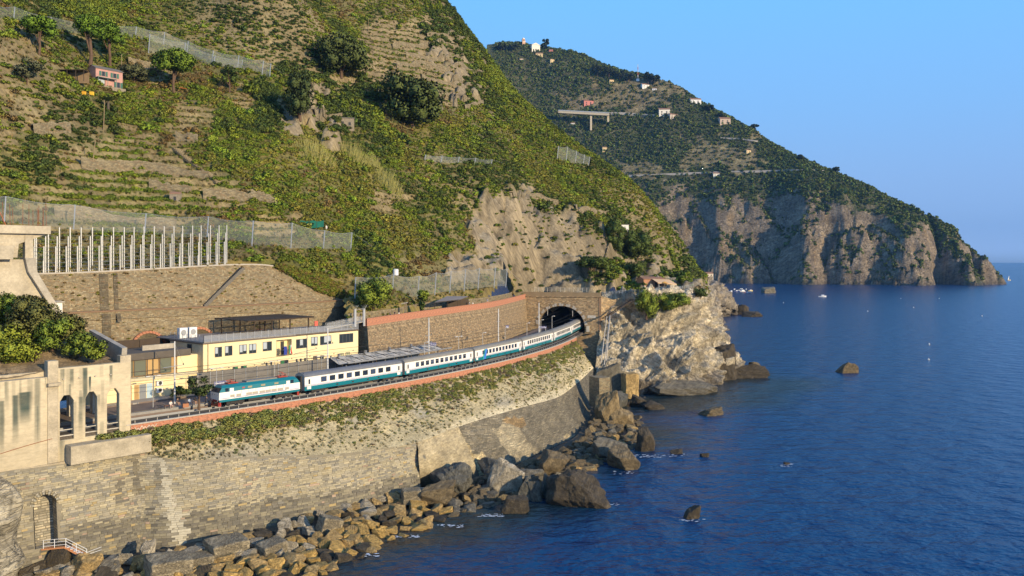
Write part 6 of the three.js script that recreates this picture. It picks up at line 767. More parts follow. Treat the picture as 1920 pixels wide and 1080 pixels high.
treeAt('green_bush', 'dense bright green bush beside the path gate under the rockfall net', 'bush', 700, 575, 66, 58, { clear: 0, col: LEAF.green, n: 3000, lumps: 14, limbs: 0, at: at(700, 578, 192) }); treeAt('small_cypress', 'small dark cypress between the stone pillar and the path shelter', 'cypress', 791, 582, 11, 26, { clear: 0, col: LEAF.dark, n: 700, leaf: .2, limbs: 0, at: at(791, 584, 207) }); treeAt('green_bush', 'leafy bush over the path wall, above the small cypress', 'bush', 793, 563, 22, 24, { clear: 0, col: LEAF.green, n: 1000, limbs: 0, at: at(793, 565, 214) });
treeAt('platform_tree', 'leafy tree with a twisted trunk on the platform before the locomotive', 'tree', 373, 763, 52, 58, { clear: .32, col: [.075, .11, .022], n: 2600, leaf: .22, at: onLevel(373, 763, 20), r: .05 }); treeAt('hedge_shrub', 'green shrub at the foot of the cream wall behind the platform tree', 'shrub', 338, 745, 34, 22, { clear: 0, col: LEAF.dark, n: 1100, limbs: 0, leaf: .2, at: onLevel(338, 745, 20.3) });
treeAt('flowering_shrub', 'purple flowering shrub on the roof before the first brick arch', 'shrub', 257, 660, 40, 22, { clear: 0, col: [.10, .09, .03], n: 1300, limbs: 0, leaf: .2, at: at(257, 662, 158) });
treeAt('cliff_shrub', 'tall green shrub hanging over the cliff edge below the orange bar', 'shrub', 1212, 598, 40, 62, { clear: 0, col: LEAF.green, n: 1900, limbs: 0, at: at(1212, 598, 287) }); treeAt('cliff_shrub', 'wide green shrub on the cliff edge before the bar terrace', 'shrub', 1262, 582, 62, 40, { clear: 0, col: LEAF.green, n: 2200, limbs: 0, at: at(1262, 584, 292) }); treeAt('cliff_shrub', 'dark round shrub at the outer corner of the cliff top', 'shrub', 1313, 558, 27, 22, { clear: 0, col: LEAF.dark, n: 1000, limbs: 0, at: at(1313, 559, 306) }); treeAt('cliff_shrub', 'dark green bush on the rock face left of the orange bar', 'shrub', 1190, 522, 40, 40, { clear: 0, col: LEAF.dark, n: 1500, limbs: 0, at: at(1190, 524, 322) }); treeAt('cliff_shrub', 'dark bush on the bare rock just right of the flat topped pine', 'shrub', 1150, 470, 34, 70, { clear: 0, col: LEAF.dark, n: 1600, limbs: 0, at: at(1152, 472, 334) });
treeAt('wall_cypress', 'small pointed cypress bush beside the brick parapet near the tunnel', 'cypress', 1068, 655, 12, 22, { clear: 0, col: LEAF.dark, n: 800, leaf: .2, limbs: 0, at: at(1068, 656, 258) }); treeAt('wall_cypress', 'round green bush against the brick parapet below the third coach', 'bush', 917, 693, 11, 13, { clear: 0, col: LEAF.green, n: 600, leaf: .2, limbs: 0, at: at(917, 694, 203) });
[[18, 690, 90, 88, 3], [60, 640, 80, 90, 7], [10, 620, 70, 80, 10], [98, 655, 70, 62, 7], [128, 640, 60, 60, 9.5], [150, 668, 56, 50, 7], [176, 672, 44, 36, 6], [50, 600, 70, 50, 13]].forEach(([px, py, w, h, o], i) => { const lab = ['large round green shrub at the front left of the gallery roof', 'tall green shrub in the middle of the gallery roof thicket', 'shrub at the left edge below the concrete abutment wall', 'yellow green shrub beside the middle thicket on the gallery roof', 'dark green shrub below the sloping concrete buttress', 'broad olive shrub in front of the pale concrete box', 'last low shrub at the right end of the gallery roof', 'ivy covered shrub highest against the abutment wall'][i]; treeAt('roof_shrub', lab, 'shrub', px, py, w, h, { clear: 0, limbs: 2, col: jit(i % 3 === 1 ? [.17, .17, .04] : LEAF.green, .15), n: 3400, leaf: .2, lumps: 16, at: at(px, py, 116 + o) }); });
[[137, 680, 30, 24], [84, 684, 30, 22], [105, 690, 30, 18], [160, 690, 26, 20]].forEach(([px, py, w, h], i) => treeAt('dry_shrub', ['brown dry shrub in the middle of the gallery roof', 'brown dry shrub beside the large round green shrub', 'low tan dry shrub at the gallery roof front', 'dry shrub under the broad olive shrub'][i], 'shrub', px, py, w, h, { clear: 0, limbs: 2, col: jit([.27, .18, .08]), n: 1100, leaf: .14, at: at(px, py + 4, 124) }));
function spikes(name, label, category, p, n, len, w, col, up, parent) { const b = new B(), t = thing(name, label, category, p); for (let k = 0; k < n; k++) { const a = k * 2.4, e = up * rr(.6, 1.1), d = v3(Math.cos(a) * Math.cos(e), Math.sin(e), Math.sin(a) * Math.cos(e)), s = v3(-Math.sin(a), 0, Math.cos(a)).multiplyScalar(w), m = d.clone().multiplyScalar(len * .6), q = d.clone().multiplyScalar(len).add(v3(0, -len * .25 * Math.cos(e), 0)); const lf = new B(); lf.tri(s.clone(), s.clone().negate(), m.clone().sub(s)).tri(s.clone(), m.clone().sub(s), m.clone().add(s)).tri(m.clone().add(s), m.clone().sub(s), q); lf.put('leaf', col, t); } return t; }
const agaveM = plain([.34, .42, .36], .6); [[440, 192, 1.9, 'largest grey blue agave on the slope below the net end'], [466, 208, 1.5, 'second grey blue agave, right of and below the largest'], [533, 216, 1.4, 'grey agave left of the tall dark evergreen column'], [1192, 572, 1.6, 'grey agave on the cliff edge beside the tall hanging shrub']].forEach(([px, py, s, l], i) => spikes('agave', l, 'agave', i === 3 ? at(px, py, 285) : spot(px, py), 18, s, .12, agaveM, .9));
{ const p = spot(203, 212), t = spikes('palm_tree', 'date palm with arching fronds below the pink house', 'palm tree', p.clone().add(v3(0, 3.2, 0)), 26, 4.2, .26, plain([.11, .15, .04], .7), .5); new B().tube(v3(0, -4.2, 0), v3(0, 0, 0), .4, .32, 10).put('trunk', barkG, t); t.children.forEach((c) => { if (c.name === 'leaf') c.name = 'frond'; }); }
[[592, 292, 75, 46, 'wide clump of pale yellow reeds in the middle of the slope'], [662, 296, 60, 44, 'second clump of yellow reeds, right of the widest clump'], [728, 352, 50, 48, 'lowest clump of yellow reeds above the green thicket'], [700, 318, 40, 36, 'small clump of reeds between the other reed clumps']].forEach(([px, py, w, h, lab]) => { const p = spot(px, py), m = mpp(p), g = thing('reed_clump', lab, 'reeds', p), b = new B(); const c = []; for (let k = 0; k < 300; k++) { const ra = rnd() * 6.283, rq = .5 * Math.pow(rnd(), .6), x = Math.cos(ra) * rq * w * m, z = Math.sin(ra) * rq * w * m * .7, hh = h * m * rr(.3, .95) * (1 - 3.2 * rq * rq), gy = hill(g.position.x + x, -(g.position.z + z)) - g.position.y, l = v3(x + rr(-.3, 1) * hh * .4 + x * .25, gy + hh, z + rr(-.35, .35) * hh); b.tri(v3(x - .08, gy - .3, z), v3(x + .08, gy - .3, z), l).tri(v3(x, gy - .3, z - .08), v3(x, gy - .3, z + .08), l); } b.put('stems', plain([.50, .46, .15], .9), g); g.children[0].userData.kind = 'stuff'; });
/* ---------- nets, poles, terrace walls on the slope ---------- */
{
  const NC = 128, nt = (() => { const c = document.createElement('canvas'); c.width = c.height = NC; const x = c.getContext('2d'); x.fillStyle = '#000'; x.fillRect(0, 0, NC, NC); x.strokeStyle = '#fff'; x.lineWidth = 5; for (let k = -8; k < 16; k++) { x.beginPath(); x.moveTo(k * 16, 0); x.lineTo(k * 16 + NC, NC); x.stroke(); x.beginPath(); x.moveTo(k * 16, NC); x.lineTo(k * 16 + NC, 0); x.stroke(); } return finish(new THREE.CanvasTexture(c), false); })();
  const netM = new THREE.MeshStandardMaterial({ color: lin(.36, .39, .35), roughness: .7, metalness: .1, alphaMap: scaled(nt, 2), transparent: true, side: THREE.DoubleSide, opacity: .34 });
  const net = (name, label, posts, from) => { const o = thing(name, label, 'rockfall net', v3(0, 0, 0)), tops = [], bases = []; for (const [px, y0, y1, D] of posts) { const b = D ? at(px, y1, D) : spot(px, y1), t = at(px + 3, y0, -b.z + .8); tops.push(t); bases.push(b); new B().bar(b.clone().add(v3(0, -.5, 0)), t, .2).put('post', M.galv, o); }
    const cab = new B(), sh = []; for (let i = 0; i < tops.length - 1; i++) { const K = 8, sag = (f) => -.5 * Math.sin(f * Math.PI); const nb = new B(); for (let k = 0; k < K; k++) { const a = k / K, b = (k + 1) / K, A = bases[i].clone().lerp(bases[i + 1], a), Bq = bases[i].clone().lerp(bases[i + 1], b), C = tops[i].clone().lerp(tops[i + 1], b).add(v3(0, sag(b), 0)), D2 = tops[i].clone().lerp(tops[i + 1], a).add(v3(0, sag(a), 0)); A.y = Math.min(A.y, D2.y - .3); nb.quad(A, Bq, C, D2, a * 6, 0); cab.tube(D2, C, .035, .035, 4, false); } nb.put('net', netM, o); }
    cab.put('top_cable', M.galv, o); for (const i of [0, tops.length - 1]) { const e = bases[i].clone().add(v3(i ? 5 : -5, 1.5, -6)); new B().tube(tops[i], e, .025, .025, 4).put('stay', M.galv, o); } };
  net('rockfall_net', 'long rockfall net with leaning posts above the great retaining wall', [[-40, 360, 408], [8, 368, 420], [138, 384, 432], [271, 400, 440], [388, 406, 450], [472, 414, 462], [545, 418, 466], [606, 432, 468], [657, 436, 474]]);
  net('rockfall_net', 'rockfall net with leaning posts above the coast path and shelter', [[664, 520, 574, 196], [735, 515, 556, 214], [783, 518, 556, 222], [815, 511, 550, 228], [843, 508, 546, 234], [870, 505, 543, 240], [896, 503, 540, 247], [926, 502, 537, 256], [948, 504, 536, 264]]);
  net('rockfall_net', 'upper rockfall net crossing the slope above the pines and pink house', [[-20, 8, 36], [25, 13, 40], [93, 32, 58], [165, 42, 66], [253, 50, 72], [306, 60, 84], [350, 77, 102], [397, 95, 122], [445, 104, 130], [491, 114, 142], [505, 119, 147]]); net('rockfall_net', 'second row of net posts just below the upper rockfall net', [[278, 64, 100], [345, 80, 104], [400, 104, 126], [452, 112, 130]]);
  net('rockfall_net', 'small rockfall net high on the ridge line toward the sea', [[1044, 274, 302], [1061, 275, 304], [1078, 283, 307], [1093, 290, 309], [1103, 294, 311]]); net('rockfall_net', 'low grey net fence among scrub on the middle slope', [[795, 290, 302], [826, 292, 306], [858, 294, 307], [889, 296, 309], [920, 299, 310]]);
  for (const [px, y0, y1, lean, lab] of [[194, 188, 246, 2, 'tall wooden pole standing below the palm'], [172, 262, 318, 7, 'leaning wooden pole on the vineyard terraces'], [228, 102, 152, 0, 'thin wooden pole at the right corner of the pink house'], [691, 36, 62, 0, 'dark burnt stump pole near the top of the slope']]) { const p = spot(px, y1), t = at(px + lean, y0, -p.z), o = thing('wooden_pole', lab, 'pole', p); new B().tube(v3(0, -.5, 0), t.sub(p), .13, .1, 7).put('shaft', textured([.42, .31, .17], T.grain, 1), o); }
  // dry stone terrace walls that stand out
  const rows = [[[742, 126], [790, 122], [850, 130], [905, 140]], [[735, 92], [800, 88], [866, 96]], [[760, 108], [830, 106], [868, 112]], [[790, 150], [850, 158], [902, 168]], [[800, 72], [850, 66], [878, 78]], [[820, 180], [880, 192]], [[870, 206], [905, 196]], [[150, 312], [240, 318], [330, 330], [392, 336]], [[380, 368], [470, 374], [520, 388]], [[100, 404], [180, 412], [270, 424], [330, 430]], [[330, 262], [372, 268]], [[470, 372], [508, 380]], [[960, 372], [1000, 372], [1046, 384]], [[1078, 394], [1140, 404]], [[60, 250], [130, 246]], [[240, 120], [300, 132]], [[588, 215], [640, 222]], [[280, 350], [360, 362]]];
  const labs = ['long pale dry stone terrace wall across the upper middle slope', 'terrace wall second from the top of the slope', 'short terrace wall between two longer walls near the top', 'terrace wall just above the large dark holm oak', 'topmost terrace wall near the skyline', 'terrace wall right of the large dark holm oak', 'small terrace wall piece beside the bare rock spur', 'lowest vineyard terrace wall with rail at the left', 'tan terrace wall below the vineyard rows', 'wall behind the long rockfall net at the left', 'small terrace wall under an olive bush in the vineyard', 'tumbled terrace wall at the vineyard edge', 'pale stone wall on top of the bare rock above the tunnel', 'wall along the coastal slope above the shack', 'terrace wall on the brown slope at the far left', 'dry stone wall between the pink house and the broad pine', 'rough wall beside the stone hut', 'terrace wall right of the vineyard steps'];
  rows.forEach((r, n) => { const c = new THREE.CatmullRomCurve3(r.map(([x, y]) => spot(x, y))), N = 24, w = thing('terrace_wall', labs[n], 'wall', v3(0, 0, 0)), b = new B(); let u = 0; for (let i = 0; i < N; i++) { const A = c.getPoint(i / N), C = c.getPoint((i + 1) / N); for (const q of [A, C]) { q.y = hill(q.x, -q.z); } const h = 2.1 + .5 * n3(i * .4, n, 1), l = A.distanceTo(C), nrm = v3(C.z - A.z, 0, A.x - C.x).multiplyScalar(-1 / l), s = nrm.z > 0 ? 1 : -1, o = nrm.clone().multiplyScalar(s * .5); const P = (q, y, k) => q.clone().addScaledVector(o, k).add(v3(0, y, 0)); b.quad(P(A, -1, 1.5), P(C, -1, 1.5), P(C, h, .8), P(A, h, .8), u, 0).quad(P(A, h, .8), P(C, h, .8), P(C, h, -2.4), P(A, h, -2.4), u, 0); u += l; } b.put('stone_face', M.dryStone, w); });
  { const o = thing('hillside_steps', 'narrow stone steps climbing through the vineyard', 'steps', v3(0, 0, 0)), a = [[330, 284], [362, 308], [384, 322], [408, 346]].map(([x, y]) => spot(x, y)), c = new THREE.CatmullRomCurve3(a); for (let k = 0; k < 34; k++) { const p = c.getPoint(k / 33), q = c.getTangent(k / 33); new B().box(0, 0, 0, .9, .55, 1.9, Math.atan2(-q.z, q.x)).put('step', M.dryStone, o).position.copy(p).add(v3(0, .15, 0)); } }
}
/* ---------- houses on the slope ---------- */
function gable(b, x0, x1, z0, z1, y, h, ov = .4) { const zm = (z0 + z1) / 2; b.quad(v3(x0 - ov, y - .1, z1 + ov), v3(x1 + ov, y - .1, z1 + ov), v3(x1 + ov, y + h, zm), v3(x0 - ov, y + h, zm)).quad(v3(x1 + ov, y - .1, z0 - ov), v3(x0 - ov, y - .1, z0 - ov), v3(x0 - ov, y + h, zm), v3(x1 + ov, y + h, zm)).quad(v3(x0 - ov, y - .25, z1 + ov), v3(x1 + ov, y - .25, z1 + ov), v3(x1 + ov, y - .1, z1 + ov), v3(x0 - ov, y - .1, z1 + ov)); return b; }
function house(name, label, category, base, w, h, d, turn, wall, roof, o = {}) {
  const t = thing(name, label, category, base, turn), g = new B(); g.span(-w / 2, -3, -d, w / 2, h, 0); if (!o.flat) { const rh = o.rh ?? w * .18; g.tri(v3(w / 2, h, 0), v3(w / 2, h, -d), v3(w / 2, h + rh, -d / 2)).tri(v3(-w / 2, h, -d), v3(-w / 2, h, 0), v3(-w / 2, h + rh, -d / 2)); gable(new B(), -w / 2, w / 2, -d, 0, h, rh, .03 * w).put('roof', roof, t); } else new B().span(-w / 2 - .2, h, -d - .2, w / 2 + .2, h + .25, .2).put('roof', roof, t); g.put('wall', wall, t);
  for (const [x, y, ww, hh] of o.win ?? []) { const q = windowOn(t, (x - ww / 2) * w, y * h, (x + ww / 2) * w, (y + hh) * h, .02, { n: 1, frame: o.frame ?? M.frame, pane: o.pane }); if (o.shut) for (const s of [-1, 1]) new B().span((x + s * (ww / 2 + .055)) * w - .04 * w, y * h, .08, (x + s * (ww / 2 + .055)) * w + .04 * w, (y + hh) * h, .02).put('shutter', o.shut, q); } return t;
}
const tiles = textured([.42, .22, .13], T.grain, 2), greyRoof = textured([.24, .22, .20], T.grain, 2), stoneW = textured([.50, .42, .30], T.ground, 3);
{
  const p = spot(205, 166), h = house('pink_house', 'small pink house with green shutters under the umbrella pines', 'house', p, 8.2, 5.6, 5.2, .92, textured([.72, .40, .33], T.grain, 5), greyRoof, { rh: 1.1, win: [[-.22, .58, .12, .26], [.2, .58, .12, .26], [.34, .08, .12, .3]], shut: plain([.03, .13, .09], .6) }); new B().span(-4.2, 2.5, 0, 1.6, 2.62, 1.6).put('porch_roof', plain([.12, .22, .19], .5), h); for (const x of [-4, -1.2, 1.4]) new B().span(x, -1, 1.4, x + .1, 2.5, 1.5).put('porch_post', plain([.12, .22, .19], .5), h); windowOn(h, -3.8, .1, -1.4, 2.3, .03, { n: 2, pane: plain([.45, .5, .52], .2) }); new B().span(-4.3, -1.5, 1.6, 4.3, .05, 0).put('porch_floor', stoneW, h);
  const sh = thing('garden_shed', 'low open garden shed with cluttered front, left of the pink house', 'shed', spot(128, 148)); new B().span(-6, 2.2, -2, 5, 2.35, 1).put('roof', M.wood, sh); for (const x of [-5.8, -3, 0, 2.5, 4.8]) new B().span(x, -1, .7, x + .14, 2.2, .84).put('post', M.wood, sh); new B().span(-6, -1, -2, 5, 2.2, -1.9).put('back_wall', textured([.4, .27, .15], T.grain, 2), sh); for (const [x, c] of [[-5, [.75, .75, .72]], [-3.8, [.55, .65, .75]]]) new B().tube(v3(x, 0, .4), v3(x, 1.1, .4), .45, .45, 12).put('barrel', plain(c, .5), sh);
  const ob = thing('orange_awning', 'orange tarpaulin roofed bench under the broad low pine', 'awning', spot(343, 172)); new B().box(0, 1, 0, 2.4, .12, 1.1, .2, -.1).put('roof', plain([.62, .20, .05], .7), ob); for (const x of [-1, 1]) new B().box(x, .3, 0, .1, 1.4, .1).put('post', M.wood, ob);
  for (const [px, py, c, l] of [[157, 180, [.80, .42, .03], 'orange yellow crate below the pink house garden'], [172, 181, [.85, .55, .05], 'yellow crate right of the orange crate in the garden']]) { const o = thing('garden_crate', l, 'crate', spot(px, py)); new B().box(0, .5, 0, 1.0, 1, .8).put('body', plain(c, .6), o); new B().box(0, 1.03, 0, 1.08, .08, .88).put('rim', plain([c[0] * .7, c[1] * .7, c[2]], .6), o); }
  house('stone_hut', 'ruined stone hut with dark openings on the middle slope', 'hut', spot(650, 243), 5.4, 4, 4, .25, stoneW, greyRoof, { flat: 1, win: [[-.28, .1, .2, .6], [.2, .35, .16, .3]], pane: M.dark }); house('tool_hut', 'tiny stone tool hut among the vineyard rows above the net', 'hut', spot(328, 378), 2.6, 2.2, 2, .2, stoneW, tiles, { win: [[0, .1, .25, .5]], pane: M.dark });
  house('white_shack', 'small white shack with a flat roof on the coastal slope', 'shack', at(1170, 434, 362), 4.8, 3.0, 3, .35, plain([.72, .70, .64], .8), greyRoof, { flat: 1, win: [[-.25, .15, .2, .6], [.1, .15, .2, .6]], pane: plain([.3, .33, .33], .3) });
  { const o = thing('green_tarp', 'green shade netting stretched between stakes near the net end', 'tarpaulin', spot(580, 430)); const b = new B(); for (let k = 0; k < 8; k++) b.quad(v3(-4 + k, .2 + .2 * Math.sin(k), 0), v3(-3 + k, .2 + .2 * Math.sin(k + 1), .2 * (k % 2)), v3(-3 + k, 2 + .2 * Math.sin(k * 2), .1), v3(-4 + k, 2 + .2 * Math.sin(k * 2 - 2), 0)); b.put('cloth', plain([.02, .20, .13], .9), o); for (const x of [-4, -1, 2, 4]) new B().tube(v3(x, -.8, 0), v3(x, 2.2, 0), .05, .05, 5).put('stake', M.wood, o); person('stand', spot(612, 434), .5, 'person in white working on the terrace beside the green netting', [.75, .74, .7], [.6, .6, .6]); }
  // bar on the coast path
  const b = house('orange_bar', 'orange bar building with a wide awning on the cliff path', 'bar', at(1226, 545, 307), 8.6, 4.6, 6, .3, textured([.66, .33, .18], T.grain, 4), tiles, { rh: .8, win: [[.1, .2, .12, .5], [.3, .2, .12, .5]], pane: M.dark }), aw = new B(); aw.quad(v3(-.5, 3.2, 4.2), v3(7.5, 2.6, 4.2), v3(6.5, 4.3, .1), v3(-1, 4.6, .1)).quad(v3(-.5, 2.9, 4.25), v3(7.5, 2.3, 4.25), v3(7.5, 2.6, 4.2), v3(-.5, 3.2, 4.2)); aw.put('awning', plain([.66, .44, .24], .8), b); for (const x of [0, 3.5, 7.2]) new B().span(x, -.5, 4, x + .1, 2.8, 4.1).put('awning_post', M.white, b); new B().span(-4.4, -2.5, 0, 10, .02, 5).put('terrace', M.coping, b);
  const um = thing('yellow_parasol', 'small orange yellow parasol on the bar terrace', 'parasol', at(1246, 541, 304)); new B().tube(v3(0, 0, 0), v3(0, 2.4, 0), .04, .04, 6).put('pole', M.white, um); mesh('canopy', new THREE.ConeGeometry(1.5, .7, 10).translate(0, 2.4, 0), plain([.75, .38, .06], .7), um);
  const rl = thing('path_railing', 'pale railing along the cliff path from the tunnel to the bar', 'railing', v3(0, 0, 0)), rp = curve([at(1130, 553, 292), at(1180, 549, 292), at(1215, 548, 296), at(1265, 544, 300), at(1300, 538, 305)], 34), rb = new B(); rp.forEach((q, i) => { new B().box(q.x, q.y + .5, q.z, .09, 1.2, .09).put('post', M.galv, rl); if (i) for (const y of [.4, .75, 1.05]) rb.bar(rp[i - 1].clone().add(v3(0, y, 0)), q.clone().add(v3(0, y, 0)), .05); }); rb.put('rail', M.galv, rl);
  const st = thing('cliff_stairs', 'dark timber stairway slanting down the cliff beside the wing wall', 'stairs', v3(0, 0, 0)), A = at(1183, 562, 287), Z = at(1128, 598, 280); for (const o of [0, .8]) new B().bar(A.clone().add(v3(o, 0, o)), Z.clone().add(v3(o, 0, o)), .25).put('stringer', M.wood, st); for (let k = 0; k < 16; k++) { const q = A.clone().lerp(Z, k / 15); new B().box(q.x + .4, q.y + .1, q.z + .4, .9, .08, 1.2).put('tread', M.wood, st); } for (const y of [.5, 1]) new B().bar(A.clone().add(v3(0, y, 0)), Z.clone().add(v3(0, y, 0)), .08).put('handrail', M.wood, st);
  [['left pale pole of the pair leaning against the cliff foot', 1127, 678, 1138, 593], ['middle pale pole leaning against the cliff beside the ladder', 1133, 682, 1143, 592], ['right pale pole leaning on the cliff foot', 1137, 674, 1144, 591]].forEach(([l, x0, y0, x1, y1]) => { const a = at(x0, y0, 262), c = at(x1, y1, 274), o = thing('leaning_pole', l, 'pole', a); new B().tube(v3(0, -.4, 0), c.sub(a), .14, .1, 7).put('shaft', plain([.55, .5, .42], .7), o); });
}
/* ---------- far headland: church, houses, roads, viaduct, mast ---------- */
{
  const cream = plain([.82, .76, .62], .8), warm = plain([.75, .56, .28], .8), pk = plain([.62, .22, .17], .8), wh = plain([.8, .78, .72], .8);
  const hp = (px, py) => onHead(px, py) ?? at(px, py, 1880);
  { const p = hp(1005, 97).add(v3(0, 1, 0)), c = house('hill_church', 'white church with a bell tower on the hilltop', 'church', p, 21, 15, 30, .35, cream, tiles, { rh: .1, win: [[-.28, 0, .14, .3], [0, 0, .16, .36], [.28, 0, .14, .3]], pane: M.dark }); const f = new B(); f.tri(v3(-10.5, 15, .1), v3(10.5, 15, .1), v3(0, 20, .1)).tri(v3(10.5, 15, -.4), v3(-10.5, 15, -.4), v3(0, 20, -.4)).quad(v3(0, 20, .1), v3(10.5, 15, .1), v3(10.5, 15, -.4), v3(0, 20, -.4)).quad(v3(-10.5, 15, .1), v3(0, 20, .1), v3(0, 20, -.4), v3(-10.5, 15, -.4)); f.put('gable', cream, c); const tw = plain([.72, .42, .26], .8); new B().span(-26, -3, -22, -18.5, 26, -29.5).put('bell_tower', tw, c); new B().span(-26.6, 26, -21.4, -17.9, 27, -30).put('cornice', cream, c); new B().span(-25.4, 27, -22.6, -19.1, 33, -29).put('belfry', tw, c); mesh('dome', new THREE.SphereGeometry(3.4, 14, 8, 0, 6.3, 0, 1.57).translate(-22.2, 33, -25.8), cream, c); new B().span(-23.6, 28, -22.5, -20.9, 31.5, -22.3).put('bell_opening', M.dark, c); }
  const win2 = [[-.25, .5, .12, .22], [.2, .5, .12, .22], [-.25, .12, .12, .24], [.2, .1, .14, .36]];
  for (const [px, py, w, h, wall, lab] of [[1011, 107, 17, 8, warm, 'yellow house just below the hilltop church'], [1036, 119, 10, 8, warm, 'small yellow house alone on the wooded slope below the church'], [978, 116, 9, 7, plain([.6, .5, .4], .8), 'small brown house left of and below the church'], [1033, 98, 9, 6, pk, 'small red house right of the church'], [1104, 198, 22, 11, pk, 'pink red house above the viaduct'], [1147, 158, 10, 9, warm, 'small tan house at the edge of the terraced field'], [1211, 166, 18, 8, wh, 'white house on the terraced field near the mast'], [1227, 170, 10, 4, wh, 'low white shed right of the white house on the field'], [1305, 195, 24, 10, wh, 'white house on the right shoulder of the ridge'], [1246, 218, 24, 14, cream, 'cream house on the bend of the road'], [1264, 222, 20, 8, plain([.55, .46, .36], .8), 'tan low house beside the cream house on the bend'], [1360, 234, 24, 12, plain([.52, .40, .30], .8), 'brown terraced house near the ridge skyline'], [1344, 333, 14, 7, cream, 'small cream house below the coast road'], [1404, 288, 10, 6, warm, 'tiny hut among the lower terraces'], [1134, 285, 10, 9, warm, 'tan ruin on the gully slope'], [1074, 236, 9, 5, wh, 'tiny white hut below the viaduct']]) { const p = hp(px, py); house('far_house', lab, 'house', p, w, h, w * .6, rr(-.2, .45), wall, tiles, { win: win2, pane: M.dark }); }
  const strip = (pts, wd, wall) => { const c = curve(pts.map(([x, y]) => hp(x, y).add(v3(0, .5, 0))), 90), b = new B(); let u = 0; for (let i = 0; i < 89; i++) { const n = v3(0, 0, 1), A = c[i], C = c[i + 1]; b.quad(A.clone().addScaledVector(n, 2), C.clone().addScaledVector(n, 2), C.clone().addScaledVector(n, -wd), A.clone().addScaledVector(n, -wd), u, 0); b.quad(A.clone().add(v3(0, -wall, 2.2)), C.clone().add(v3(0, -wall, 2.2)), C.clone().add(v3(0, 1.2, 2.0)), A.clone().add(v3(0, 1.2, 2.0)), u, 0); u += A.distanceTo(C); } return b; };
  const rm = textured([.50, .46, .40], T.grain, 20); structure('coast_road', strip([[1152, 331], [1200, 330], [1260, 327], [1320, 324], [1390, 323], [1450, 321], [1500, 320], [1545, 321]], 7, 3.5).make(), rm); structure('coast_road', strip([[1350, 259], [1390, 262], [1420, 266], [1450, 268]], 5, 2).make(), rm); structure('coast_road', strip([[1140, 214], [1170, 213], [1200, 215], [1245, 219]], 6, 6).make(), rm);
  { const a = hp(1052, 214), D = -a.z - 25, A = at(1047, 208, D), C = at(1142, 213, D - 15), v = thing('viaduct', 'concrete road viaduct with one tall pier across the wooded gully', 'bridge', v3(0, 0, 0)), cm = plain([.56, .47, .32], .85); new B().bar(A, C, 11, 1.2).put('deck', plain([.5, .49, .45], .8), v); new B().bar(A.clone().add(v3(0, -3, 2)), C.clone().add(v3(0, -3, 2)), 6, 4.4).put('girder', cm, v); for (const [px, y] of [[1108, 238], [1140, 222]]) { const q = at(px, 214, D - 8), e = at(px, y, D - 8); new B().span(q.x - 2, e.y - 8, q.z - 3, q.x + 2, q.y - 3, q.z + 3).put('pier', cm, v); } new B().bar(A.clone().add(v3(0, 1.3, 5.4)), C.clone().add(v3(0, 1.3, 5.4)), .3, 1).put('railing', M.galv, v); }
  { const p = hp(1196, 152), o = thing('radio_mast', 'red and white lattice radio mast on the ridge', 'mast', p); for (let k = 0; k < 6; k++) { const b = new B(), y0 = k * 6.2, y1 = y0 + 6.2, r0 = 1.1 - k * .13, r1 = r0 - .13; for (let i = 0; i < 4; i++) { const c = (j, r) => [[1, 1], [-1, 1], [-1, -1], [1, -1]][j % 4].map((q) => q * r); const [ax, az] = c(i, r0), [bx, bz] = c(i, r1), [dx, dz] = c(i + 1, r1); b.bar(v3(ax, y0, az), v3(bx, y1, bz), .3).bar(v3(ax, y0, az), v3(dx, y1, dz), .2); } b.put('lattice', k % 2 ? plain([.75, .75, .72], .6) : plain([.6, .1, .07], .6), o); } new B().span(-4, -2, -3, 3, 4, 3).put('equipment_hut', wh, o); }
  for (const [px, py, w, h, lab] of [[1022, 92, 17, 22, 'round dark pine right of the church'], [1120, 143, 22, 26, 'first dark pine of the ridge line grove'], [1142, 146, 24, 24, 'second pine of the ridge grove'], [1162, 150, 22, 22, 'third pine of the ridge grove before the mast'], [1180, 153, 18, 20, 'fourth pine of the ridge grove beside the mast'], [1215, 158, 24, 24, 'pine right of the radio mast'], [1228, 160, 20, 22, 'second pine right of the radio mast'], [1330, 208, 18, 14, 'dark bush under the white house on the ridge shoulder'], [1352, 220, 14, 12, 'small tree above the brown terraced house'], [940, 96, 22, 20, 'dark tree on the left end of the far skyline'], [962, 94, 24, 16, 'dark grove tree left of the church'], [1415, 243, 18, 14, 'bush on the ridge skyline below the terraced house'], [1500, 298, 16, 12, 'dark bush on the descending skyline'], [1568, 322, 14, 12, 'bush on the skyline where the coast road ends']]) { const p = hp(px, py + 3), m = mpp(p); tree('ridge_tree', lab, 'tree', p, w * m, h * m, { clear: .2, col: [.045, .065, .022], n: 420, leaf: 2.0, lumps: 8, r: .02, limbs: 2 }); }
  // village corner and harbour across the bay
  house('cliff_house', 'pale house on the cliff edge beyond the bar', 'house', at(1331, 522, 640), 6, 4, 5, .2, plain([.62, .54, .42], .8), tiles, { win: [[-.25, .5, .15, .25], [.2, .5, .15, .25]], pane: M.dark });
}
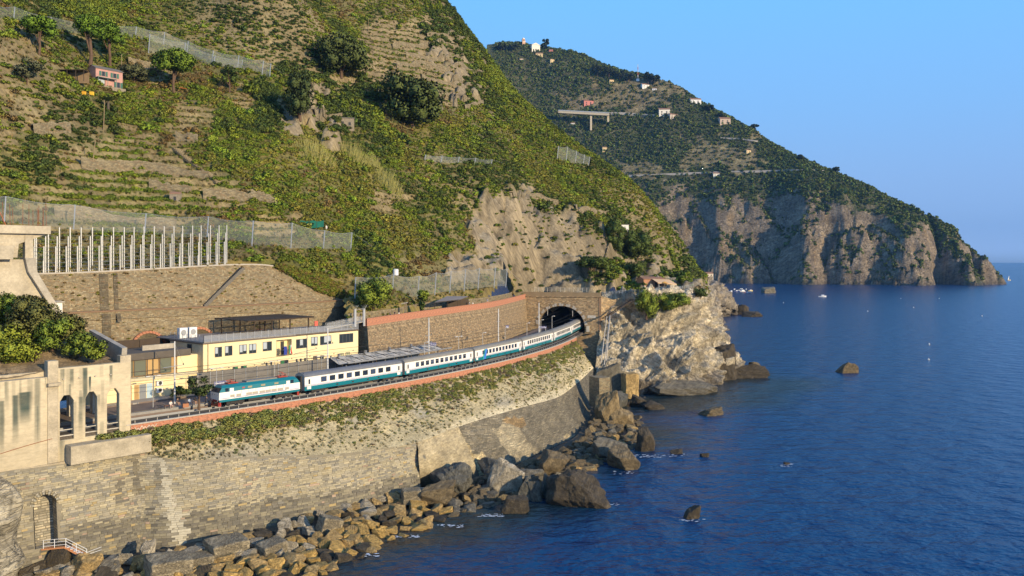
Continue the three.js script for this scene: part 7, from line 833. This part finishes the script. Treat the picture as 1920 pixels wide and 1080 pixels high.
/* ---------- boulders, islets, boats, stairs ---------- */
const rockMat = (c) => plain(c, .92, 0, { vertexColors: true, map: scaled(T.rock, 3), bumpMap: scaled(T.rockH, 2.2), bumpScale: .25 });
function boulderGeo(sd, o = {}) { // unit boulder: a rounded polytope with cracks; foot at y = -.35
  const s0 = seed; seed = sd * 7919 + 3; const K = o.k ?? 15, pl = []; for (let i = 0; i < K; i++) { const u = rr(-1, 1), a = rnd() * 6.283, s = Math.sqrt(1 - u * u); pl.push([Math.cos(a) * s, u, Math.sin(a) * s, rr(.5, 1.0)]); } pl.push([0, -1, 0, .6], [rr(-.4, .4), 1, rr(-.4, .4), rr(.5, .85)], [1, rr(-.3, .3), rr(-.3, .3), rr(.7, 1)], [-1, rr(-.3, .3), rr(-.3, .3), rr(.7, 1)], [rr(-.3, .3), rr(-.3, .3), 1, rr(.7, 1)], [rr(-.3, .3), rr(-.3, .3), -1, rr(.7, 1)]);
  if (o.box) { pl.length = 0; for (const a of [0, 1, 2, 3]) pl.push([Math.cos(a * 1.5708), 0, Math.sin(a * 1.5708), .8]); pl.push([0, 1, 0, .8], [0, -1, 0, .8]); }
  const g = new THREE.IcosahedronGeometry(1, o.d ?? 8), P = g.attributes.position, c = []; const sharp = o.sharp ?? 16, ph = rnd() * 90;
  for (let i = 0; i < P.count; i++) { const d = v3().fromBufferAttribute(P, i).normalize(); let e = 0; for (const [a, b, q, h] of pl) { const t = d.x * a + d.y * b + d.z * q; if (t > .05) e += Math.pow(t / h, sharp); } let r = Math.min(1.45, Math.pow(e, -1 / sharp)); r *= 1 + (o.rough ?? .09) * fbm(d.x * 2.2 + ph, d.y * 2.2 + (o.fin ? d.x * 2 : 0), d.z * 2.2, 4) + (o.fin ? .12 * ridge(d.x * 3 + ph + d.y, d.y * .6, d.z * 3, 3) : 0); P.setXYZ(i, d.x * r, d.y * r, d.z * r); const m = .8 + .55 * fbm(d.x * 3 + ph, d.y * 4, d.z * 3, 3); c.push(m, m, m * .98); }
  g.computeBoundingBox(); const bb = g.boundingBox, sx = 2 / (bb.max.x - bb.min.x), sy = 1.5 / (bb.max.y - bb.min.y), sz = 2 / (bb.max.z - bb.min.z); g.translate(-(bb.max.x + bb.min.x) / 2, -(bb.max.y + bb.min.y) / 2, -(bb.max.z + bb.min.z) / 2); g.scale(sx, sy, sz); // two wide, one and a half high
  seed = s0; g.setAttribute('color', new THREE.Float32BufferAttribute(c, 3)); g.computeVertexNormals(); // faces stay crisp where planes meet
  const uv = []; for (let i = 0; i < P.count; i++) uv.push(P.getX(i) * 1.3 + P.getZ(i) * .7, P.getY(i) * 1.3 + P.getZ(i) * .5); g.setAttribute('uv', new THREE.Float32BufferAttribute(uv, 2)); return g;
}
const BG = Array.from({ length: 14 }, (_, i) => boulderGeo(i + 1, { k: 6 + i % 5, d: 9, sharp: 90, rough: .05 })), BB = boulderGeo(50, { box: 1, d: 9, sharp: 26, rough: .03 });
const RM = { tan: rockMat([.86, .59, .24]), tan2: rockMat([.56, .41, .2]), ochre: rockMat([1.0, .65, .2]), grey: rockMat([.38, .335, .24]), dark: rockMat([.16, .125, .075]), pale: rockMat([.78, .68, .50]), slate: rockMat([.27, .255, .2]), conc: rockMat([.55, .46, .30]), brown: rockMat([.37, .28, .15]) };
{
  // heap at the foot of the sea walls: line of the wall foot and of the water's edge, in pixels
  const foot = [[60, 1062], [150, 1050], [300, 1032], [400, 1012], [500, 990], [600, 962], [700, 934], [770, 914], [830, 905], [900, 893], [960, 878], [1010, 856], [1060, 836], [1098, 812], [1112, 780], [1122, 745]], edge = [[60, 1120], [150, 1120], [300, 1112], [400, 1105], [500, 1098], [600, 1082], [660, 1052], [720, 1022], [790, 990], [860, 966], [920, 950], [960, 938], [1000, 922], [1060, 898], [1120, 875], [1170, 850], [1205, 820], [1195, 780]];
  const line = (l, y) => new THREE.CatmullRomCurve3(l.map(([px, py]) => onLevel(px, py, y)), false, 'centripetal'), cf = line(foot, 1.8), ce = line(edge, 0), put = [], groups = { tan: [], grey: [] };
  for (let layer = 0; layer < 2; layer++) for (let k = 0; k < 7000 && put.length < 560; k++) { const u = rnd(), v = rnd(), a = cf.getPoint(u), b = ce.getPoint(u), p = a.clone().lerp(b, v), [px, py] = pixel(p.x, p.y, p.z); if (px < 20) continue; const zone = px < 840 ? 0 : 1, r = zone ? (layer ? rr(.4, .8) : rr(.6, 1.5)) : layer ? rr(.45, .9) : rr(.8, 1.6); let ok = true; for (const q of put) if (Math.hypot(q.x - p.x, q.z - p.z) < (q.r + r) * (layer ? .6 : .72)) { ok = false; break; } if (!ok) continue; put.push({ x: p.x, z: p.z, r, v, zone, y: lerp(1.5, -.15, Math.pow(v, .9)) + (layer ? .75 * r : 0), px, py }); }
  put.sort((a, b) => b.r / -b.z - a.r / -a.z);
  const tone = { tan: 'tan', ochre: 'ochre yellow', pale: 'pale whitish', brown: 'brown', grey: 'grey', dark: 'dark' }, where = [[120, 'under the white stairs'], [230, 'left of the wide concrete block'], [330, 'around the wide concrete block'], [420, 'before the square concrete block'], [490, 'right of the square concrete block'], [560, 'near the buried concrete slab'], [620, 'left of the speckled block'], [690, 'right of the speckled block'], [760, 'toward the sea wall end'], [840, 'at the sea wall corner'], [920, 'below the grey slate fins'], [1000, 'around the pale tilted slab'], [1060, 'behind the giant striated boulder'], [1130, 'left of the rounded brown boulder'], [1180, 'behind the flat topped slab'], [3000, 'on the rock spit']];
  const label = (q, m, i, S3) => { const fl = S3[1] < q.r * .78 ? 'flat ' : S3[1] > q.r * .95 ? 'upright ' : S3[0] > q.r * 1.1 ? 'long ' : 'compact ', s = i < 70 ? 'large' : i < 170 ? 'middling' : 'small', r = q.v > .72 ? 'at the waterline' : q.v > .3 ? 'inside the heap' : 'high on the heap', w = where.find(([x]) => q.px < x)[1]; return s + ' ' + fl + tone[m] + ' boulder ' + r + ' ' + w; };
  const rest = {}; put.forEach((q, i) => { const t = rnd(); let m = q.zone ? (t < .4 ? 'brown' : t < .75 ? 'grey' : t < .88 ? 'tan' : 'dark') : q.v > .5 ? (t < .5 ? 'ochre' : t < .88 ? 'tan' : 'dark') : q.v > .2 ? (t < .62 ? 'tan' : t < .75 ? 'ochre' : t < .88 ? 'pale' : 'dark') : (t < .45 ? 'pale' : t < .85 ? 'tan' : 'dark');
    const g = BG[Math.floor(rnd() * 14)], S3 = [q.r * rr(.85, 1.3), q.r * rr(.7, 1.05), q.r * rr(.85, 1.2)], R = [rr(-.5, .5), rnd() * 6.28, rr(-.5, .5)];
    if (i < 290) { const o = mesh('boulder', g, RM[m]); tag(o, label(q, m, i, S3), 'boulder', 'boulders: ' + label(q, m, i, S3)); o.position.set(q.x, q.y, q.z); o.scale.set(...S3); o.rotation.set(...R); }
    else (rest[m] ??= []).push([q, S3, R, g]); });
  const rg = []; for (const m of Object.keys(rest)) for (const [q, S3, R, g] of rest[m]) { const c = g.clone(); c.applyMatrix4(new THREE.Matrix4().compose(v3(q.x, q.y, q.z), new THREE.Quaternion().setFromEuler(new THREE.Euler(...R)), v3(...S3))); rg.push(c); } if (rg.length) tag(mesh('small_boulders', mergeGeometries(rg), RM.brown), 'smaller stones filling the gaps of the rock heaps', 'rocks', null, 'stuff');
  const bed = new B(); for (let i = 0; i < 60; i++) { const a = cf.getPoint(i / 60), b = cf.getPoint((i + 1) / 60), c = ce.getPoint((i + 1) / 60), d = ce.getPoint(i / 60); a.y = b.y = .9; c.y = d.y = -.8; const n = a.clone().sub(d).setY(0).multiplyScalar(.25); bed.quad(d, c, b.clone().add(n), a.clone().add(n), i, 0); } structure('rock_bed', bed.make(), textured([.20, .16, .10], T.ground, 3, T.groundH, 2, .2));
  // the boulders one can name: pixel centre, waterline, width, height
  const big = (px, py, w, h, m, label, o = {}) => { if (o.box) { w *= .76; h *= .9; } const p = onLevel(px, py - (o.up ?? 0), o.Y ?? 0), k = mpp(p), g = o.box ? BB : boulderGeo(Math.round(px + py), { k: o.k ?? 13, d: 14, fin: o.fin, rough: o.rough ?? .16, sharp: o.sharp ?? 34 }), r = mesh(o.name ?? 'large_boulder', g, RM[m]); tag(r, label, o.cat ?? 'boulder'); const W = w * k / 2, H = h * k; if (!o.box) { const U = g.attributes.uv; for (let i = 0; i < U.count; i++) U.setXY(i, U.getX(i) * W * .8, U.getY(i) * W * .8); } const sy = H / 1.25; r.scale.set(W * (o.sx ?? 1), sy, W * (o.dep ?? .85)); r.position.set(p.x, (o.Y ?? 0) + sy * .45, p.z - W * .5); r.rotation.set(o.rx ?? 0, o.ry ?? .3, o.rz ?? 0); return r; };
  big(1086, 953, 120, 62, 'dark', 'giant dark striated boulder standing in the sea off the rock heap', { fin: 1, rough: .2, rz: -.12 }); big(1174, 880, 66, 40, 'brown', 'rounded brown boulder at the waterline below the grey slab'); big(1146, 868, 72, 42, 'grey', 'grey flat topped slab boulder behind the rounded brown one', { ry: .1, up: 6 }); big(1213, 846, 44, 44, 'dark', 'dark pointed boulder in the water with a yellow foot', { k: 8 }); big(966, 962, 54, 32, 'dark', 'low dark boulder in the water left of the giant one', { rz: -.25 });
  big(850, 926, 78, 48, 'slate', 'row of grey slate fins leaning left above the ochre boulders', { fin: 1, rough: .25, rz: .35, Y: .8 }); big(944, 918, 60, 52, 'pale', 'pale tilted slab with a sharp edge above the dark boulder', { k: 8, rz: -.5, Y: 1 }); big(932, 892, 66, 26, 'slate', 'long grey slab resting against the slate wall foot', { rz: -.2, Y: 1.5 }); big(990, 905, 62, 24, 'grey', 'flat grey slab between the tilted slab and brown boulder', { Y: 1 }); big(984, 938, 30, 46, 'slate', 'upright bluish grey boulder at the water', { k: 8 }); big(1004, 940, 26, 40, 'slate', 'narrow blue grey boulder beside the upright one', { k: 8, rz: .2 }); big(1026, 934, 22, 48, 'slate', 'thin upright grey slab left of the giant boulder', { k: 7, rz: -.15 }); big(1036, 888, 58, 42, 'brown', 'large brown boulder at the foot of the pale mortar patch', { Y: .8 }); big(820, 945, 76, 36, 'brown', 'long brown ledge boulder at the sea wall corner', { Y: .8, dep: .6 }); big(770, 940, 46, 24, 'conc', 'pale concrete slab at the end of the tall sea wall', { Y: 1.4, box: 1, name: 'concrete_block', cat: 'concrete block' });
  big(418, 1046, 92, 34, 'conc', 'large square concrete block at the foot of the tall sea wall', { Y: .5, box: 1, name: 'concrete_block', cat: 'concrete block', ry: .7, dep: .9 }); big(307, 1082, 100, 36, 'conc', 'wide concrete block nearest the bottom edge of the view', { Y: .6, box: 1, name: 'concrete_block', cat: 'concrete block', ry: .65, rz: -.08 }); big(364, 1066, 66, 24, 'conc', 'concrete block between the square and the wide block', { Y: .5, box: 1, name: 'concrete_block', cat: 'concrete block', ry: .8, rz: -.1 }); big(506, 1042, 64, 26, 'conc', 'speckled concrete slab half buried among tan boulders', { Y: .4, box: 1, name: 'concrete_block', cat: 'concrete block', ry: .8, rz: .1 }); big(615, 1000, 52, 32, 'conc', 'speckled concrete block on the heap before the wall', { Y: .6, box: 1, name: 'concrete_block', cat: 'concrete block', rz: -.3, ry: .6 });
  big(104, 1080, 46, 60, 'dark', 'dark upright boulder in front of the white stair railing', { k: 9, Y: .3 }); big(152, 1085, 64, 44, 'tan', 'beige block shaped boulder below the end of the white stairs', { Y: .3, k: 9 }); big(272, 1050, 30, 34, 'pale', 'pale upright stone against the lime streak of the sea wall', { Y: 1, k: 9 }); big(62, 1088, 60, 32, 'dark', 'rounded dark boulder at the bottom left corner', { Y: .2 }); big(198, 1085, 44, 28, 'grey', 'grey boulder between the beige boulder and wide concrete block', { Y: .3 }); big(30, 1094, 50, 24, 'grey', 'grey boulder at the far bottom left edge', { Y: .2 });
  big(1144, 742, 64, 66, 'grey', 'long grey log shaped boulder leaning beside the toe block', { rz: -.75, dep: .5, Y: 1, k: 9 }); big(1182, 738, 36, 44, 'tan', 'tan cube shaped boulder below the leaning poles', { Y: 2, box: 1 }); big(1160, 765, 50, 34, 'slate', 'blue grey slab pair sloping into the water', { rz: -.5, fin: 1 }); big(1226, 768, 40, 14, 'dark', 'flat dark rock in the water below the cliff'); big(1196, 762, 28, 22, 'dark', 'small dark rock left of the flat one below the cliff'); big(1165, 800, 60, 40, 'tan2', 'broad tan boulder at the tip of the rock spit', { Y: 0 }); big(1140, 790, 46, 60, 'tan2' in RM ? 'tan2' : 'tan', 'stacked tan boulder behind the tip of the spit', { Y: 1.4 });
  const crag = (pts, m, label) => { const o = mesh('rock_crag', boulderGeo(pts[0] + pts[1], { k: 12, d: 20, fin: 1, rough: .3, sharp: 9 }), RM[m]); tag(o, label, 'rock'); return o; };
  big(1354, 712, 88, 70, 'dark', 'dark pointed crag at the foot of the sea cliff', { k: 9, fin: 1, rough: .25, rz: -.1 }); big(1288, 742, 150, 28, 'grey', 'low dark rock apron along the cliff waterline', { fin: 1, rough: .25, dep: .5, name: 'rock_ledge', cat: 'rock' }); big(1400, 710, 92, 26, 'dark', 'rock spit running out right of the dark crag', { fin: 1, dep: .5, name: 'rock_ledge', cat: 'rock', ry: .1 }); big(1420, 692, 34, 15, 'brown', 'small brown rock at the end of the spit'); big(1378, 700, 30, 24, 'dark', 'broken rock between the dark crag and the spit'); big(1240, 720, 70, 40, 'grey', 'grey rock shoulder at the cliff foot behind the apron', { fin: 1 }); big(1205, 735, 60, 36, 'brown', 'brown cracked rock left of the grey rock shoulder', { fin: 1 });
  big(1390, 590, 34, 20, 'dark', 'dark rock hump on the far reef', { name: 'reef_rock', cat: 'rock' }); big(1412, 594, 40, 10, 'dark', 'low dark end of the far reef', { name: 'reef_rock', cat: 'rock' });
  for (const [px, py, w, h, m, l] of [[1589, 699, 37, 21, 'brown', 'pyramid shaped rock alone in the open sea'], [1334, 779, 48, 14, 'brown', 'low brown rock awash right of the rock heap'], [1298, 973, 32, 25, 'dark', 'dark rock alone in the near sea'], [1270, 851, 28, 9, 'dark', 'flat dark rock awash beside the pointed boulder'], [1322, 857, 16, 8, 'dark', 'tiny dark rock right of the flat awash rock'], [1475, 871, 12, 4, 'dark', 'tiny rock with breaking foam in the middle sea'], [1441, 550, 30, 13, 'grey', 'pale rock islet beside the moored boats']]) big(px, py, w, h, m, l, { name: 'sea_rock', cat: 'rock', k: 9 });
  void crag;
}
{ // rock outcrop left of the niche
  structure('rock_outcrop', loft([[at(-60, 1095, 104), at(-10, 1092, 106), at(30, 1085, 108), at(40, 1080, 112)], [at(-60, 1000, 104), at(-10, 1000, 106.5), at(28, 1000, 109.5), at(46, 985, 114)], [at(-60, 915, 105), at(-10, 912, 108), at(28, 915, 111), at(50, 925, 114.5)], [at(-60, 888, 107), at(-10, 886, 110), at(20, 890, 113), at(44, 905, 116.5)]], 60, 60, (p) => .45 * strata(p, .8), rockTone([.40, .36, .27], [.52, .46, .34], [.3, .27, .2]), (p) => [p.x, p.y]), matRock);
  // stairs with a white railing
  const o = thing('sea_stairs', 'small steel landing and stairs with white railing on the sea wall', 'stairs', v3(0, 0, 0)), L = (px, py, D) => at(px, py, D), A = L(82, 1028, 114.2), Bq = L(124, 1024, 114.2), C = L(163, 1044, 114.4), rust = plain([.55, .24, .10], .8); new B().bar(A, Bq, 1.3, .18).put('landing', rust, o); new B().bar(Bq, C, 1.3, .18).put('stair_flight', rust, o);
  for (let k = 0; k < 6; k++) { const q = Bq.clone().lerp(C, (k + .5) / 6); new B().box(q.x, q.y + .12, q.z, .4, .06, 1.2, .6).put('step', M.white, o); }
  const f = v3(.25, 0, .55), rp = (q, h) => q.clone().add(f).add(v3(0, h, 0)); const pts = [A, A.clone().lerp(Bq, .5), Bq, Bq.clone().lerp(C, .5), C]; for (const q of pts) new B().tube(rp(q, 0), rp(q, 1.3), .045, .045, 6).put('post', M.white, o); for (let i = 0; i < 4; i++) for (const h of [.45, .9, 1.3]) new B().tube(rp(pts[i], h), rp(pts[i + 1], h), .035, .035, 6).put('rail', M.white, o); new B().tube(rp(C, .8), rp(C, .9).add(v3(1.8, .5, -.6)), .035, .035, 6).tube(rp(C, .5), rp(C, .5).add(v3(1.8, .5, -.6)), .035, .035, 6).put('end_rail', M.white, o);
}
{ // boats
  const hull = (L, W, H) => { const b = new B(), n = 8, P = (i, j) => { const t = i / n, w = W / 2 * Math.sin(Math.min(1, (1 - t) * 1.6) * 1.57) * (t < .05 ? .9 : 1), k = [.35, .85, 1][j], y = [-.15, H * .45, H + t * t * H * .4][j]; return [lerp(-L / 2, L / 2, t), y, w * k]; }; for (let i = 0; i < n; i++) for (let j = 0; j < 2; j++) for (const s of [1, -1]) { const [a, c, d, e] = [P(i, j), P(i + 1, j), P(i + 1, j + 1), P(i, j + 1)].map(([x, y, z]) => v3(x, y, z * s)); s > 0 ? b.quad(a, c, d, e) : b.quad(c, a, e, d); } for (let i = 0; i < n; i++) { const a = P(i, 2), c = P(i + 1, 2); b.quad(v3(a[0], a[1] - .2, a[2]), v3(c[0], c[1] - .2, c[2]), v3(c[0], c[1] - .2, -c[2]), v3(a[0], a[1] - .2, -a[2])); } b.quad(v3(-L / 2, -.15, -W * .16), v3(-L / 2, -.15, W * .16), v3(-L / 2, H, W * .45), v3(-L / 2, H, -W * .45)); return b; };
  const boat = (px, py, L, c, lab, o = {}) => { const p = onLevel(px, py, 0), t = thing('motor_boat', lab, 'boat', p, o.turn ?? .3, o.group); hull(L, L * .34, L * .15).put('hull', plain(c, .4), t); if (o.cabin !== 0) { new B().box(L * .05, L * .22, 0, L * .34, L * .18, L * .22).put('cabin', M.white, t); new B().box(L * .225, L * .24, 0, .04, L * .09, L * .18).put('windscreen', M.glass, t); } new B().box(-L * .52, L * .13, 0, .3, .6, .35).put('outboard_motor', M.dark, t); return t; };
  boat(1542, 557, 9, [.8, .8, .78], 'white motor boat alone in the bay', { turn: -.15 });
  [[1362, 546, 6, [.8, .8, .78], 'leftmost white boat moored off the village'], [1371, 547, 6, [.75, .77, .8], 'second moored boat from the left, white with cover'], [1381, 547, 7, [.12, .14, .3], 'dark blue moored boat in the row'], [1386, 545, 6, [.8, .78, .74], 'white boat behind the dark blue one'], [1392, 547, 9, [.82, .8, .76], 'long white moored boat in the middle of the row'], [1397, 549, 6, [.55, .16, .08], 'red hulled boat before the long white one'], [1405, 549, 9, [.82, .82, .78], 'white boat nearest the open sea at the row end'], [1407, 546, 7, [.78, .6, .2], 'boat with a yellow cover at the row end'], [1377, 543, 5, [.8, .8, .8], 'small white boat in the back row at the left'], [1390, 542, 5, [.7, .75, .8], 'small white boat in the back row centre'], [1399, 543, 5, [.8, .8, .8], 'small white boat in the back row at the right']].forEach(([px, py, L, c, l], i) => boat(px, py, L, c, l, { turn: i * .7 % 1.2, group: 'boats moored off the village', cabin: i % 3 ? 1 : 0 }));
  { const t = thing('sailing_boat', 'tiny yellow hulled sailing boat near the horizon', 'sailing boat', onLevel(1892, 526, 0), .2); hull(9, 2.8, 1.3).put('hull', plain([.7, .6, .35], .5), t); new B().tube(v3(0, 1, 0), v3(0, 11, 0), .1, .06, 6).put('pole', M.white, t); const s = new B(); s.tri(v3(-.1, 2, 0), v3(-3.4, 2, .3), v3(-.1, 10.4, 0)); s.put('sail', plain([.8, .78, .7], .8), t); }
  [[1741, 675], [1742, 646], [1469, 568], [1627, 584], [1689, 560], [1713, 577], [1841, 593], [1761, 560]].forEach(([px, py], i) => { const p = onLevel(px, py, 0), t = thing('mooring_buoy', ['nearest white mooring buoy in the open bay', 'white buoy just beyond the nearest buoy', 'white buoy between the reef and the lone motor boat', 'white buoy in the middle of the bay below the headland', 'white buoy under the headland cliff', 'white buoy right of the cliff buoy', 'white buoy at the far right of the bay', 'small white buoy before the dark cliff gully'][i], 'buoy', p); mesh('float', new THREE.SphereGeometry(.42, 12, 8).translate(0, .25, 0), M.white, t); new B().tube(v3(0, .6, 0), v3(0, .9, 0), .08, .08, 6).put('ring', M.white, t); });
  const foam = new B(); for (const [px, py, n, w] of [[920, 966, 26, 24], [1216, 855, 34, 30], [1172, 886, 10, 20], [1475, 872, 14, 14], [1335, 925, 0, 0], [1432, 596, 8, 10], [845, 986, 16, 26], [760, 1005, 14, 26], [690, 1040, 12, 24], [1140, 945, 12, 20], [1298, 975, 12, 24], [1270, 853, 8, 20]]) for (let k = 0; k < n * 1.6; k++) { const p = onLevel(px + rr(-1, 1) * w, py + rr(-3, 3), .07), r = rr(.05, .2), m = mpp(p), q = []; for (let i = 0; i < 7; i++) { const a = i / 7 * 6.283, s = r * rr(.5, 1.2); q.push(v3(p.x + Math.cos(a) * s * 2.2, .07, p.z + Math.sin(a) * s * .8)); } for (let i = 1; i < 6; i++) foam.tri(q[0], q[i + 1], q[i]); void m; } tag(foam.put('sea_foam', plain([.8, .84, .88], .9)), 'white foam flecks around the rocks', 'foam', null, 'stuff');
}
renderer.render(scene, camera);
